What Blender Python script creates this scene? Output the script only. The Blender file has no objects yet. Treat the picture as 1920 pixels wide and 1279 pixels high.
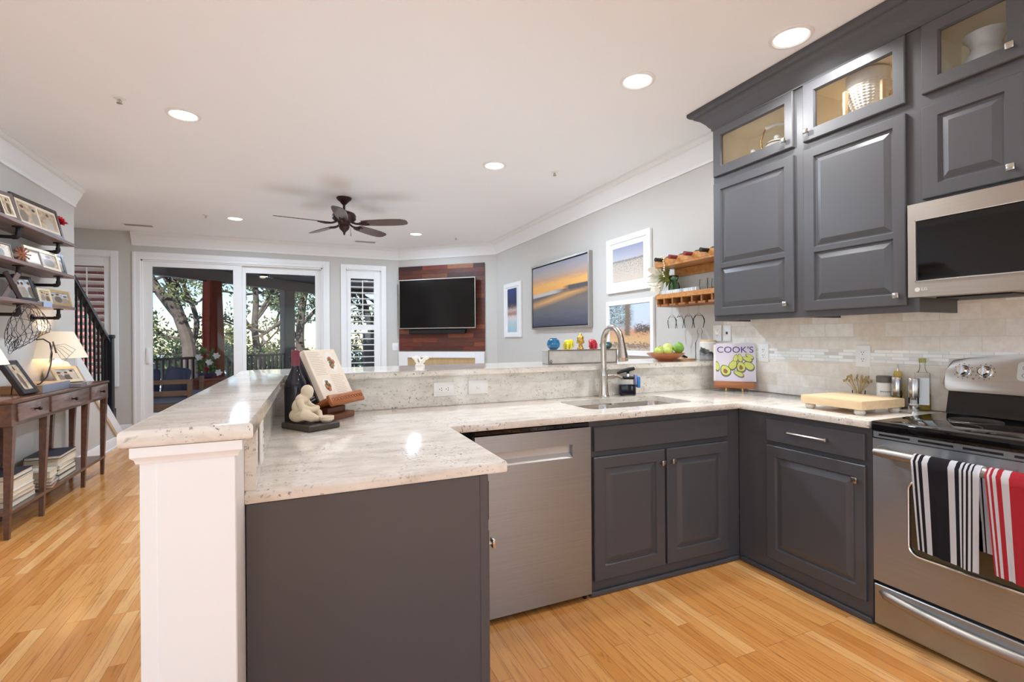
import bpy, bmesh, math, random
from mathutils import Matrix, Vector
random.seed(7)
S = bpy.context.scene
COL = S.collection
PI = math.pi

# ---------------------------------------------------------------- camera
cd = bpy.data.cameras.new('camera')
cam = bpy.data.objects.new('camera', cd)
COL.objects.link(cam)
EYE = 1.29
cd.sensor_width = 36.0
cd.lens = 918.0 / 1920.0 * 36.0
cd.shift_y = -4.0 / 1920.0
cd.clip_start = 0.05
cd.clip_end = 300
cam.matrix_world = (Matrix.Translation((0, 0, EYE)) @ Matrix.Rotation(math.radians(-23.82), 4, 'Z')
                    @ Matrix.Rotation(math.radians(90), 4, 'X') @ Matrix.Rotation(math.radians(-0.42), 4, 'Z'))
S.camera = cam

# ---------------------------------------------------------------- sky, sun, exposure
S.view_settings.view_transform = 'Standard'
S.view_settings.look = 'None'
S.view_settings.gamma = 1.0
S.view_settings.use_curve_mapping = False
S.view_settings.exposure = 0.12
S.cycles.max_bounces = 16
S.cycles.diffuse_bounces = 8
S.cycles.glossy_bounces = 6
S.cycles.transparent_max_bounces = 24
S.cycles.sample_clamp_indirect = 6.0
W = bpy.data.worlds.new('sky')
S.world = W
W.use_nodes = True
wn = W.node_tree
wn.nodes.clear()
sky = wn.nodes.new('ShaderNodeTexSky')
sky.sky_type = 'NISHITA'
sky.sun_disc = False
sky.sun_elevation = math.radians(58)
sky.sun_rotation = math.radians(200)
sky.air_density = 1.0
sky.dust_density = 0.1
sky.ozone_density = 3.0
bg = wn.nodes.new('ShaderNodeBackground')
bg.inputs['Strength'].default_value = 0.17
wo = wn.nodes.new('ShaderNodeOutputWorld')
wn.links.new(sky.outputs[0], bg.inputs[0])
wn.links.new(bg.outputs[0], wo.inputs[0])


def lamp(name, kind, loc, energy, color=(1, 1, 1), rot=(0, 0, 0), **kw):
    d = bpy.data.lights.new(name, kind)
    d.energy = energy
    d.color = color
    for k, v in kw.items():
        setattr(d, k, v)
    o = bpy.data.objects.new(name, d)
    o.location = loc
    o.rotation_euler = rot
    COL.objects.link(o)
    return o


# the sun stands behind the house, to the right: it lights the trees, not the room
lamp('sun', 'SUN', (3, -6, 9), 9.0, (1.0, 0.97, 0.92), (math.radians(48), 0, math.radians(-20)), angle=math.radians(1.0))
# fill lamps added out of view behind the camera to brighten the kitchen
lamp('fill_back', 'AREA', (0.1, -2.72, 1.35), 13, (0.72, 0.91, 1.12), (math.radians(130), 0, 0),
     shape='RECTANGLE', size=3.0, size_y=2.0)
lamp('fill_streak', 'AREA', (2.58, -2.68, 1.35), 7, (0.86, 0.95, 1.05), (math.radians(90), 0, 0),
     shape='RECTANGLE', size=0.2, size_y=2.0)  # strip lamp added to streak the dishwasher steel with reflections
lamp('fill_side', 'AREA', (-2.20, -0.6, 1.35), 43, (0.81, 0.94, 1.07), (0, math.radians(-128), 0),
     shape='RECTANGLE', size=2.0, size_y=3.0)  # added lamp, tilted up to lift the ceiling and wall cabinets
# fill lamp added unseen behind the left wall to brighten the stairwell
lamp('fill_stair', 'AREA', (-2.65, 4.6, 2.25), 14, (0.84, 0.94, 1.05), (math.radians(-82), 0, 0),
     shape='RECTANGLE', size=0.8, size_y=0.9)


# ---------------------------------------------------------------- material helpers
MATS = {}


def _new(name):
    m = bpy.data.materials.new(name)
    m.use_nodes = True
    nt = m.node_tree
    b = nt.nodes['Principled BSDF']
    MATS[name] = m
    return m, nt, b


def P(name, c, rough=0.5, metal=0.0, spec=0.5, coat=0.0, emit=None, es=1.0, bump=0.0, bscale=60.0, var=0.0, vscale=8.0, trans=0.0, ior=1.45):
    if name in MATS:
        return MATS[name]
    m, nt, b = _new(name)
    b.inputs['Base Color'].default_value = (*c, 1)
    b.inputs['Roughness'].default_value = rough
    b.inputs['Metallic'].default_value = metal
    b.inputs['Specular IOR Level'].default_value = spec
    b.inputs['Coat Weight'].default_value = coat
    b.inputs['Coat Roughness'].default_value = 0.08
    b.inputs['Transmission Weight'].default_value = trans
    b.inputs['IOR'].default_value = ior
    if emit:
        b.inputs['Emission Color'].default_value = (*emit, 1)
        b.inputs['Emission Strength'].default_value = es
    tc = None
    if bump or var:
        tc = nt.nodes.new('ShaderNodeTexCoord')
    if bump:
        n = nt.nodes.new('ShaderNodeTexNoise')
        n.inputs['Scale'].default_value = bscale
        n.inputs['Detail'].default_value = 4
        nt.links.new(tc.outputs['Object'], n.inputs['Vector'])
        bp = nt.nodes.new('ShaderNodeBump')
        bp.inputs['Strength'].default_value = bump
        bp.inputs['Distance'].default_value = 0.01
        nt.links.new(n.outputs['Fac'], bp.inputs['Height'])
        nt.links.new(bp.outputs[0], b.inputs['Normal'])
    if var:
        n = nt.nodes.new('ShaderNodeTexNoise')
        n.inputs['Scale'].default_value = vscale
        n.inputs['Detail'].default_value = 5
        nt.links.new(tc.outputs['Object'], n.inputs['Vector'])
        r = nt.nodes.new('ShaderNodeValToRGB')
        r.color_ramp.elements[0].position = 0.3
        r.color_ramp.elements[1].position = 0.7
        r.color_ramp.elements[0].color = (*[max(0, x * (1 - var)) for x in c], 1)
        r.color_ramp.elements[1].color = (*[min(1, x * (1 + var)) for x in c], 1)
        nt.links.new(n.outputs['Fac'], r.inputs['Fac'])
        nt.links.new(r.outputs[0], b.inputs['Base Color'])
    return m


def nodes(nt, *kinds):
    return [nt.nodes.new('ShaderNode' + k) for k in kinds]


def ramp(nt, stops, interp='LINEAR'):
    r = nt.nodes.new('ShaderNodeValToRGB')
    cr = r.color_ramp
    cr.interpolation = interp
    while len(cr.elements) > 1:
        cr.elements.remove(cr.elements[-1])
    cr.elements[0].position = stops[0][0]
    cr.elements[0].color = (*stops[0][1], 1)
    for p, c in stops[1:]:
        e = cr.elements.new(p)
        e.color = (*c, 1)
    return r


def mixc(nt, fac, a, b_, mode='MIX'):
    m = nt.nodes.new('ShaderNodeMix')
    m.data_type = 'RGBA'
    m.blend_type = mode
    for sock, v in ((m.inputs[0], fac), (m.inputs[6], a), (m.inputs[7], b_)):
        if hasattr(v, 'is_linked') or hasattr(v, 'links'):
            nt.links.new(v, sock)
        elif isinstance(v, (int, float)):
            sock.default_value = v
        else:
            sock.default_value = (*v, 1)
    return m.outputs[2]


def mapping(nt, out, scale=(1, 1, 1), rot=(0, 0, 0), loc=(0, 0, 0)):
    mp = nt.nodes.new('ShaderNodeMapping')
    mp.inputs['Scale'].default_value = scale
    mp.inputs['Rotation'].default_value = rot
    mp.inputs['Location'].default_value = loc
    nt.links.new(out, mp.inputs['Vector'])
    return mp.outputs[0]


def noise(nt, vec, scale, detail=4, rough=0.5, dist=0.0):
    n = nt.nodes.new('ShaderNodeTexNoise')
    n.inputs['Scale'].default_value = scale
    n.inputs['Detail'].default_value = detail
    n.inputs['Roughness'].default_value = rough
    n.inputs['Distortion'].default_value = dist
    nt.links.new(vec, n.inputs['Vector'])
    return n.outputs['Fac']


def srgb(r, g, b):
    f = lambda v: ((v / 255 + 0.055) / 1.055) ** 2.4 if v > 10 else v / 255 / 12.92
    return (f(r), f(g), f(b))


# ---------------------------------------------------------------- materials
def mat_granite(name, tint=(1, 1, 1), dark=0.5):
    m, nt, b = _new(name)
    tc, = nodes(nt, 'TexCoord')
    v = tc.outputs['Object']
    base = ramp(nt, [(0.30, srgb(203, 196, 186)), (0.5, srgb(226, 221, 213)), (0.7, srgb(238, 235, 230))])
    nt.links.new(noise(nt, mapping(nt, v, (1.0, 2.2, 2.2), (0, 0, 0.25)), 7, 8, 0.65, 0.4), base.inputs[0])
    vein = ramp(nt, [(0.40, (0, 0, 0)), (0.60, (0, 0, 0)), (0.68, (1, 1, 1))])
    nt.links.new(noise(nt, mapping(nt, v, (1.0, 3.4, 3.4), (0, 0, 0.25)), 13, 9, 0.72, 0.8), vein.inputs[0])
    c1 = mixc(nt, vein.outputs[0], base.outputs[0], srgb(168, 160, 155))
    speck = ramp(nt, [(0.585, (0, 0, 0)), (0.665, (1, 1, 1))])
    nt.links.new(noise(nt, v, 85, 4, 0.65), speck.inputs[0])
    patch = ramp(nt, [(0.44, (0, 0, 0)), (0.62, (1, 1, 1))])
    nt.links.new(noise(nt, v, 5.0, 3, 0.5), patch.inputs[0])
    mul = nt.nodes.new('ShaderNodeMath')
    mul.operation = 'MULTIPLY'
    nt.links.new(speck.outputs[0], mul.inputs[0])
    nt.links.new(patch.outputs[0], mul.inputs[1])
    c2 = mixc(nt, mul.outputs[0], c1, srgb(92, 88, 92))
    sp2 = ramp(nt, [(0.665, (0, 0, 0)), (0.72, (dark, dark, dark))])
    nt.links.new(noise(nt, v, 64, 3, 0.55), sp2.inputs[0])
    c3 = mixc(nt, sp2.outputs[0], c2, srgb(70, 64, 66))
    c4 = mixc(nt, 1.0, c3, tint, 'MULTIPLY')
    nt.links.new(c4, b.inputs['Base Color'])
    b.inputs['Roughness'].default_value = 0.10
    b.inputs['Specular IOR Level'].default_value = 0.55
    return m


def mat_planks(name):
    m, nt, b = _new(name)
    tc, = nodes(nt, 'TexCoord')
    v = mapping(nt, tc.outputs['Object'], (1, 1, 1), (0, 0, math.radians(90)))
    br, = nodes(nt, 'TexBrick')
    br.offset = 0.37
    br.offset_frequency = 3
    br.inputs['Scale'].default_value = 1.0
    br.inputs['Brick Width'].default_value = 0.72
    br.inputs['Row Height'].default_value = 0.0575
    br.inputs['Mortar Size'].default_value = 0.0008
    br.inputs['Mortar Smooth'].default_value = 0.3
    br.inputs['Bias'].default_value = 0.0
    br.inputs['Color1'].default_value = (0, 0, 0, 1)
    br.inputs['Color2'].default_value = (1, 1, 1, 1)
    br.inputs['Mortar'].default_value = (0.5, 0.5, 0.5, 1)
    nt.links.new(v, br.inputs['Vector'])
    tone = ramp(nt, [(0.0, srgb(198, 132, 66)), (0.25, srgb(216, 152, 84)), (0.5, srgb(222, 162, 94)), (0.75, srgb(208, 142, 74)), (1.0, srgb(234, 182, 118))])
    nt.links.new(br.outputs['Color'], tone.inputs[0])
    add, = nodes(nt, 'VectorMath')
    add.operation = 'MULTIPLY_ADD'
    nt.links.new(br.outputs['Color'], add.inputs[0])
    add.inputs[1].default_value = (7.3, 3.1, 0)
    nt.links.new(tc.outputs['Object'], add.inputs[2])
    g = noise(nt, mapping(nt, add.outputs[0], (26, 1.3, 1)), 3.2, 8, 0.62, 0.6)
    gr = ramp(nt, [(0.32, srgb(150, 92, 44)), (0.5, (1, 1, 1)), (0.75, (1, 1, 1))])
    nt.links.new(g, gr.inputs[0])
    c1 = mixc(nt, 0.42, tone.outputs[0], gr.outputs[0], 'MULTIPLY')
    kn = noise(nt, mapping(nt, add.outputs[0], (9, 2.2, 1)), 2.1, 3, 0.5, 0.3)
    kr = ramp(nt, [(0.70, (0, 0, 0)), (0.80, (1, 1, 1))])
    nt.links.new(kn, kr.inputs[0])
    c2 = mixc(nt, kr.outputs[0], c1, srgb(128, 74, 36))
    seam = mixc(nt, br.outputs['Fac'], c2, srgb(120, 72, 36))
    nt.links.new(seam, b.inputs['Base Color'])
    b.inputs['Roughness'].default_value = 0.17
    b.inputs['Specular IOR Level'].default_value = 0.5
    bp, = nodes(nt, 'Bump')
    bp.inputs['Strength'].default_value = 0.12
    bp.inputs['Distance'].default_value = 0.002
    bp.invert = True
    nt.links.new(br.outputs['Fac'], bp.inputs['Height'])
    nt.links.new(bp.outputs[0], b.inputs['Normal'])
    return m


def mat_wood(name, c1, c2, axis='x', rough=0.4, scale=1.0, coat=0.0):
    m, nt, b = _new(name)
    tc, = nodes(nt, 'TexCoord')
    sc = {'x': (1.2, 14, 14), 'y': (14, 1.2, 14), 'z': (14, 14, 1.2)}[axis]
    g = noise(nt, mapping(nt, tc.outputs['Object'], tuple(s * scale for s in sc)), 2.4, 7, 0.6, 0.7)
    r = ramp(nt, [(0.28, c1), (0.72, c2)])
    nt.links.new(g, r.inputs[0])
    nt.links.new(r.outputs[0], b.inputs['Base Color'])
    b.inputs['Roughness'].default_value = rough
    b.inputs['Coat Weight'].default_value = coat
    return m


def mat_steel(name, c, rough=0.28, axis='z', aniso=0.75):
    m, nt, b = _new(name)
    tc, = nodes(nt, 'TexCoord')
    sc = {'x': (1, 160, 160), 'y': (160, 1, 160), 'z': (160, 160, 1)}[axis]
    g = noise(nt, mapping(nt, tc.outputs['Object'], sc), 3.0, 3, 0.6)
    r = ramp(nt, [(0.3, tuple(x * 0.93 for x in c)), (0.7, tuple(min(1, x * 1.06) for x in c))])
    nt.links.new(g, r.inputs[0])
    nt.links.new(r.outputs[0], b.inputs['Base Color'])
    b.inputs['Metallic'].default_value = 1.0
    b.inputs['Roughness'].default_value = rough
    bp, = nodes(nt, 'Bump')
    b.inputs['Anisotropic'].default_value = aniso
    tg, = nodes(nt, 'Tangent')
    tg.direction_type = 'RADIAL'
    tg.axis = 'Z'
    nt.links.new(tg.outputs[0], b.inputs['Tangent'])
    b.inputs['Anisotropic Rotation'].default_value = 0.25
    bp.inputs['Strength'].default_value = 0.06
    bp.inputs['Distance'].default_value = 0.001
    nt.links.new(g, bp.inputs['Height'])
    nt.links.new(bp.outputs[0], b.inputs['Normal'])
    return m


def mat_glass(name, tint=(1, 1, 1), refl=1.0, rough=0.0):
    """thin clear glass: transparent plus a Fresnel reflection"""
    m = bpy.data.materials.new(name)
    m.use_nodes = True
    MATS[name] = m
    nt = m.node_tree
    nt.nodes.clear()
    t, g, mx, fr, o = nodes(nt, 'BsdfTransparent', 'BsdfGlossy', 'MixShader', 'Fresnel', 'OutputMaterial')
    t.inputs[0].default_value = (*tint, 1)
    g.inputs['Roughness'].default_value = rough
    fr.inputs['IOR'].default_value = 1.0 + 0.45 * refl
    nt.links.new(fr.outputs[0], mx.inputs[0])
    nt.links.new(t.outputs[0], mx.inputs[1])
    nt.links.new(g.outputs[0], mx.inputs[2])
    nt.links.new(mx.outputs[0], o.inputs[0])
    return m


def mat_tiles(name):
    """tumbled travertine subway tile with grout; object coordinates, y along the wall, z up"""
    m, nt, b = _new(name)
    tc, = nodes(nt, 'TexCoord')
    sep, com = nodes(nt, 'SeparateXYZ', 'CombineXYZ')
    nt.links.new(tc.outputs['Object'], sep.inputs[0])
    nt.links.new(sep.outputs[1], com.inputs[0])
    nt.links.new(sep.outputs[2], com.inputs[1])
    v = mapping(nt, com.outputs[0], loc=(0.03, -0.890, 0))
    br, = nodes(nt, 'TexBrick')
    br.inputs['Scale'].default_value = 1.0
    br.inputs['Brick Width'].default_value = 0.165
    br.inputs['Row Height'].default_value = 0.0795
    br.inputs['Mortar Size'].default_value = 0.0022
    br.inputs['Mortar Smooth'].default_value = 0.4
    br.inputs['Color1'].default_value = (0, 0, 0, 1)
    br.inputs['Color2'].default_value = (1, 1, 1, 1)
    nt.links.new(v, br.inputs['Vector'])
    tone = ramp(nt, [(0.0, srgb(224, 214, 202)), (0.4, srgb(240, 235, 227)), (0.7, srgb(230, 218, 204)), (1.0, srgb(246, 243, 238))])
    nt.links.new(br.outputs['Color'], tone.inputs[0])
    mo = ramp(nt, [(0.35, (0.86, 0.84, 0.81)), (0.6, (1, 1, 1))])
    nt.links.new(noise(nt, tc.outputs['Object'], 26, 6, 0.65), mo.inputs[0])
    c1 = mixc(nt, 0.7, tone.outputs[0], mo.outputs[0], 'MULTIPLY')
    c2 = mixc(nt, br.outputs['Fac'], c1, srgb(222, 217, 208))
    nt.links.new(c2, b.inputs['Base Color'])
    b.inputs['Roughness'].default_value = 0.45
    bp, = nodes(nt, 'Bump')
    bp.inputs['Strength'].default_value = 0.25
    bp.inputs['Distance'].default_value = 0.002
    bp.invert = True
    nt.links.new(br.outputs['Fac'], bp.inputs['Height'])
    nt.links.new(bp.outputs[0], b.inputs['Normal'])
    return m


def mat_mosaic(name):
    m, nt, b = _new(name)
    tc, = nodes(nt, 'TexCoord')
    sep, com = nodes(nt, 'SeparateXYZ', 'CombineXYZ')
    nt.links.new(tc.outputs['Object'], sep.inputs[0])
    nt.links.new(sep.outputs[1], com.inputs[0])
    nt.links.new(sep.outputs[2], com.inputs[1])
    br, = nodes(nt, 'TexBrick')
    br.offset = 0.31
    br.inputs['Scale'].default_value = 1.0
    br.inputs['Brick Width'].default_value = 0.085
    br.inputs['Row Height'].default_value = 0.0187
    br.inputs['Mortar Size'].default_value = 0.0012
    br.inputs['Color1'].default_value = (0, 0, 0, 1)
    br.inputs['Color2'].default_value = (1, 1, 1, 1)
    nt.links.new(com.outputs[0], br.inputs['Vector'])
    tone = ramp(nt, [(0.0, srgb(206, 203, 198)), (0.12, srgb(240, 241, 238)), (0.6, srgb(248, 250, 250)), (1.0, srgb(228, 230, 228))])
    nt.links.new(br.outputs['Color'], tone.inputs[0])
    c2 = mixc(nt, br.outputs['Fac'], tone.outputs[0], srgb(214, 210, 204))
    nt.links.new(c2, b.inputs['Base Color'])
    b.inputs['Roughness'].default_value = 0.12
    return m


def mat_brickpanel(name, stops, bw, rh, mortar=0.002, mc=(0.02, 0.01, 0.01), rough=0.5, swap=True, grain=0.5, uvw='xz'):
    m, nt, b = _new(name)
    tc, = nodes(nt, 'TexCoord')
    sep, com = nodes(nt, 'SeparateXYZ', 'CombineXYZ')
    nt.links.new(tc.outputs['Object'], sep.inputs[0])
    nt.links.new(sep.outputs['xyz'.index(uvw[0])], com.inputs[0])
    nt.links.new(sep.outputs['xyz'.index(uvw[1])], com.inputs[1])
    br, = nodes(nt, 'TexBrick')
    br.offset = 0.41
    br.inputs['Scale'].default_value = 1.0
    br.inputs['Brick Width'].default_value = bw
    br.inputs['Row Height'].default_value = rh
    br.inputs['Mortar Size'].default_value = mortar
    br.inputs['Color1'].default_value = (0, 0, 0, 1)
    br.inputs['Color2'].default_value = (1, 1, 1, 1)
    nt.links.new(com.outputs[0], br.inputs['Vector'])
    tone = ramp(nt, stops)
    nt.links.new(br.outputs['Color'], tone.inputs[0])
    gr = ramp(nt, [(0.3, (0.45, 0.45, 0.45)), (0.65, (1.2, 1.2, 1.2))])
    nt.links.new(noise(nt, mapping(nt, com.outputs[0], (3, 40, 1)), 2.5, 6, 0.65, 0.5), gr.inputs[0])
    c1 = mixc(nt, grain, tone.outputs[0], gr.outputs[0], 'MULTIPLY')
    c2 = mixc(nt, br.outputs['Fac'], c1, mc)
    nt.links.new(c2, b.inputs['Base Color'])
    b.inputs['Roughness'].default_value = rough
    return m


def mat_uv(name, build, rough=0.5, coat=0.0, bump=0.0):
    """build(nt, uv) returns a colour socket; used for pictures (flat things that are pictures in the place)"""
    m, nt, b = _new(name)
    tc, = nodes(nt, 'TexCoord')
    c = build(nt, tc.outputs['UV'])
    nt.links.new(c, b.inputs['Base Color'])
    b.inputs['Roughness'].default_value = rough
    b.inputs['Coat Weight'].default_value = coat
    return m


def v_of(nt, uv, i=1):
    sp = nt.nodes.new('ShaderNodeSeparateXYZ')
    nt.links.new(uv, sp.inputs[0])
    return sp.outputs[i]


def madd(nt, a, k, c=0.0, op='MULTIPLY_ADD'):
    n = nt.nodes.new('ShaderNodeMath')
    n.operation = 'MULTIPLY_ADD' if op == 'ADD' else op
    for s, v in zip(n.inputs, (a, k, c)):
        if isinstance(v, (int, float)):
            s.default_value = v
        else:
            nt.links.new(v, s)
    return n.outputs[0]


def cloth_stripes(name, stops, axis=0):
    def f(nt, uv):
        r = ramp(nt, stops, 'CONSTANT')
        nt.links.new(v_of(nt, uv, axis), r.inputs[0])
        return r.outputs[0]
    return mat_uv(name, f, 0.95)


granite = mat_granite('white_granite', tint=(1.0, 0.985, 0.955), dark=0.40)
granite_up = mat_granite('white_granite_upstand', tint=(0.98, 0.985, 0.97), dark=0.55)
floor_m = mat_planks('oak_planks')
wall_m = P('grey_wall_paint', srgb(202, 199, 193), 0.75, bump=0.02, bscale=180)
ceil_m = P('white_ceiling_paint', srgb(247, 249, 250), 0.85)
trim_m = P('white_trim_paint', srgb(238, 238, 237), 0.38)
white_m = P('white_gloss', srgb(240, 240, 238), 0.25)
paint_m = P('charcoal_cabinet_paint', srgb(80, 80, 83), 0.32, spec=0.5)
cream_m = P('cabinet_interior_cream', srgb(246, 236, 214), 0.6)
steel_m = mat_steel('brushed_steel', srgb(178, 185, 192), 0.36, 'x')
steelz_m = mat_steel('brushed_steel_upright', srgb(158, 165, 172), 0.34, 'x')
steel_warm = mat_steel('warm_brushed_steel', srgb(188, 181, 172), 0.34, 'x')
satin_m = mat_steel('satin_steel', srgb(172, 166, 158), 0.46, 'x', 0.3)
nickel_m = P('brushed_nickel', srgb(196, 190, 182), 0.24, 1.0)
chrome_m = P('polished_chrome', srgb(222, 222, 222), 0.08, 1.0)
black_gloss = P('black_glass', srgb(12, 11, 11), 0.04, spec=0.6)
black_m = P('matt_black', srgb(20, 19, 19), 0.5)
iron_m = P('dark_iron', srgb(52, 46, 46), 0.45, 0.6)
glass_m = mat_glass('window_glass', (1, 1, 1), 0.6)
clear_m = mat_glass('clear_glassware', (0.985, 0.99, 0.99), 0.38)
walnut_m = mat_wood('walnut_table', srgb(74, 48, 36), srgb(112, 74, 54), 'y', 0.28, 1.0, 0.3)
shelfwood_m = mat_wood('weathered_shelf_board', srgb(96, 78, 74), srgb(150, 124, 116), 'y', 0.5)
rackwood_m = mat_wood('oak_rack', srgb(160, 102, 50), srgb(206, 148, 86), 'y', 0.45)
maple_m = mat_wood('maple_board', srgb(222, 188, 142), srgb(238, 212, 172), 'y', 0.45)
cherry_m = mat_wood('cherry_stand', srgb(140, 78, 40), srgb(186, 116, 66), 'x', 0.35)
tile_m = mat_tiles('travertine_tile')
mosaic_m = mat_mosaic('glass_mosaic')
plate_m = P('white_plate_plastic', srgb(238, 238, 236), 0.3)
slot_m = P('dark_slot', srgb(60, 58, 56), 0.6)


# ---------------------------------------------------------------- mesh builder
class MB:
    def __init__(self, xf=None):
        self.bm = bmesh.new()
        self.uv = self.bm.loops.layers.uv.new('UVMap')
        self.xf = xf or Matrix.Identity(4)

    def _done(self, verts, m=None):
        mm = self.xf @ m if m is not None else self.xf
        bmesh.ops.transform(self.bm, matrix=mm, verts=verts)
        return self

    def box(self, x0, x1, y0, y1, z0, z1, bevel=0.0, seg=1, m=None):
        r = bmesh.ops.create_cube(self.bm, size=1.0)
        vs = r['verts']
        for v in vs:
            v.co = Vector(((x0 + x1) / 2 + v.co.x * (x1 - x0), (y0 + y1) / 2 + v.co.y * (y1 - y0), (z0 + z1) / 2 + v.co.z * (z1 - z0)))
        if bevel > 0:
            es = {e for v in vs for e in v.link_edges}
            rr = bmesh.ops.bevel(self.bm, geom=list(es), offset=bevel, segments=seg, affect='EDGES', profile=0.5)
            vs = list({v for f in rr['faces'] for v in f.verts} | {v for v in vs if v.is_valid})
            allv = set(vs)
            stack = list(vs)
            while stack:
                v = stack.pop()
                for e in v.link_edges:
                    w = e.other_vert(v)
                    if w not in allv:
                        allv.add(w)
                        stack.append(w)
            vs = list(allv)
        return self._done(vs, m)

    def cyl(self, p0, p1, r0, r1=None, seg=16, caps=True):
        p0, p1 = Vector(p0), Vector(p1)
        r1 = r0 if r1 is None else r1
        d = p1 - p0
        if d.length < 1e-7:
            return self
        q = d.to_track_quat('Z', 'Y').to_matrix()
        a = [p0 + q @ Vector((r0 * math.cos(2 * PI * i / seg), r0 * math.sin(2 * PI * i / seg), 0)) for i in range(seg)]
        b = [p1 + q @ Vector((r1 * math.cos(2 * PI * i / seg), r1 * math.sin(2 * PI * i / seg), 0)) for i in range(seg)]
        va = [self.bm.verts.new(p) for p in a]
        vb = [self.bm.verts.new(p) for p in b]
        for i in range(seg):
            j = (i + 1) % seg
            self.bm.faces.new((va[i], va[j], vb[j], vb[i]))
        if caps:
            if r0 > 1e-6:
                self.bm.faces.new(va[::-1])
            if r1 > 1e-6:
                self.bm.faces.new(vb)
        return self._done(va + vb)

    def tube(self, pts, r, seg=10, closed=False, caps=True):
        """a smooth tube along a polyline; r may be a list"""
        pts = [Vector(p) for p in pts]
        n = len(pts)
        rs = r if isinstance(r, (list, tuple)) else [r] * n
        rings = []
        up = Vector((0, 0, 1))
        prev = None
        for i, p in enumerate(pts):
            if closed:
                t = pts[(i + 1) % n] - pts[(i - 1) % n]
            else:
                t = pts[min(i + 1, n - 1)] - pts[max(i - 1, 0)]
            t.normalize()
            if prev is None:
                a = t.cross(up)
                if a.length < 1e-4:
                    a = t.cross(Vector((1, 0, 0)))
            else:
                a = prev - t * prev.dot(t)
            a.normalize()
            prev = a
            c = t.cross(a)
            rings.append([self.bm.verts.new(p + (a * math.cos(2 * PI * k / seg) + c * math.sin(2 * PI * k / seg)) * rs[i]) for k in range(seg)])
        m = n if closed else n - 1
        for i in range(m):
            A, B = rings[i], rings[(i + 1) % n]
            for k in range(seg):
                j = (k + 1) % seg
                self.bm.faces.new((A[k], A[j], B[j], B[k]))
        if caps and not closed:
            self.bm.faces.new(rings[0][::-1])
            self.bm.faces.new(rings[-1])
        return self._done([v for g in rings for v in g])

    def lathe(self, prof, seg=28, at=(0, 0, 0), m=None, sx=1.0, sy=1.0):
        """prof: list of (r, z)"""
        rings = []
        made = []
        for r, z in prof:
            if r < 1e-6:
                v = self.bm.verts.new((at[0], at[1], at[2] + z))
                rings.append([v])
                made.append(v)
            else:
                g = [self.bm.verts.new((at[0] + sx * r * math.cos(2 * PI * k / seg), at[1] + sy * r * math.sin(2 * PI * k / seg), at[2] + z)) for k in range(seg)]
                rings.append(g)
                made += g
        for A, B in zip(rings, rings[1:]):
            for k in range(seg):
                j = (k + 1) % seg
                if len(A) == 1 and len(B) == 1:
                    continue
                if len(A) == 1:
                    self.bm.faces.new((A[0], B[j], B[k]))
                elif len(B) == 1:
                    self.bm.faces.new((A[k], A[j], B[0]))
                else:
                    self.bm.faces.new((A[k], A[j], B[j], B[k]))
        return self._done(made, m)

    def ball(self, c, r, seg=18, rings=10, scale=(1, 1, 1), m=None):
        res = bmesh.ops.create_uvsphere(self.bm, u_segments=seg, v_segments=rings, radius=r)
        for v in res['verts']:
            v.co = Vector((c[0] + v.co.x * scale[0], c[1] + v.co.y * scale[1], c[2] + v.co.z * scale[2]))
        return self._done(res['verts'], m)

    def prism(self, poly, z0, z1, bevel=0.0, seg=2, hole=None, m=None):
        """polygon in x,y pulled from z0 to z1; hole is an inner polygon"""
        bm = self.bm
        top = [bm.verts.new((p[0], p[1], z1)) for p in poly]
        bot = [bm.verts.new((p[0], p[1], z0)) for p in poly]
        loops = [(top, bot)]
        if hole:
            ht = [bm.verts.new((p[0], p[1], z1)) for p in hole]
            hb = [bm.verts.new((p[0], p[1], z0)) for p in hole]
            loops.append((ht, hb))
        for t, b_ in loops:
            n = len(t)
            for i in range(n):
                j = (i + 1) % n
                bm.faces.new((b_[i], b_[j], t[j], t[i]))
        if hole:
            for k in (0, 1):
                es = []
                for L in loops:
                    vs = L[k]
                    for i in range(len(vs)):
                        e = bm.edges.get((vs[i], vs[(i + 1) % len(vs)]))
                        es.append(e)
                bmesh.ops.triangle_fill(bm, use_beauty=True, edges=es)
        else:
            bm.faces.new(top)
            bm.faces.new(bot[::-1])
        allv = [v for L in loops for s in L for v in s]
        if bevel > 0:
            es = []
            for L in loops[:1]:
                for vs in L:
                    for i in range(len(vs)):
                        es.append(bm.edges.get((vs[i], vs[(i + 1) % len(vs)])))
            r = bmesh.ops.bevel(bm, geom=es, offset=bevel, segments=seg, affect='EDGES', profile=0.6)
            allv = list({v for v in allv if v.is_valid} | {v for f in r['faces'] for v in f.verts})
        return self._done(allv, m)

    def extrude_profile(self, prof, p0, p1, up=(0, 0, 1), out=None, m0=0.0, m1=0.0):
        """prof (a, b): a along 'out', b along up; swept from p0 to p1; m0/m1 shear the ends (mitre: length change per unit of a)"""
        p0, p1 = Vector(p0), Vector(p1)
        t = (p1 - p0).normalized()
        up = Vector(up)
        out = Vector(out)
        A = [self.bm.verts.new(p0 + out * a + up * b + t * (m0 * a)) for a, b in prof]
        B = [self.bm.verts.new(p1 + out * a + up * b - t * (m1 * a)) for a, b in prof]
        n = len(prof)
        for i in range(n):
            j = (i + 1) % n
            self.bm.faces.new((A[i], A[j], B[j], B[i]))
        self.bm.faces.new(A[::-1])
        self.bm.faces.new(B)
        return self._done(A + B)

    def quad(self, pts, uv=True):
        vs = [self.bm.verts.new(p) for p in pts]
        f = self.bm.faces.new(vs)
        if uv:
            for l, c in zip(f.loops, ((0, 0), (1, 0), (1, 1), (0, 1))):
                l[self.uv].uv = c
        return self._done(vs)

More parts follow.
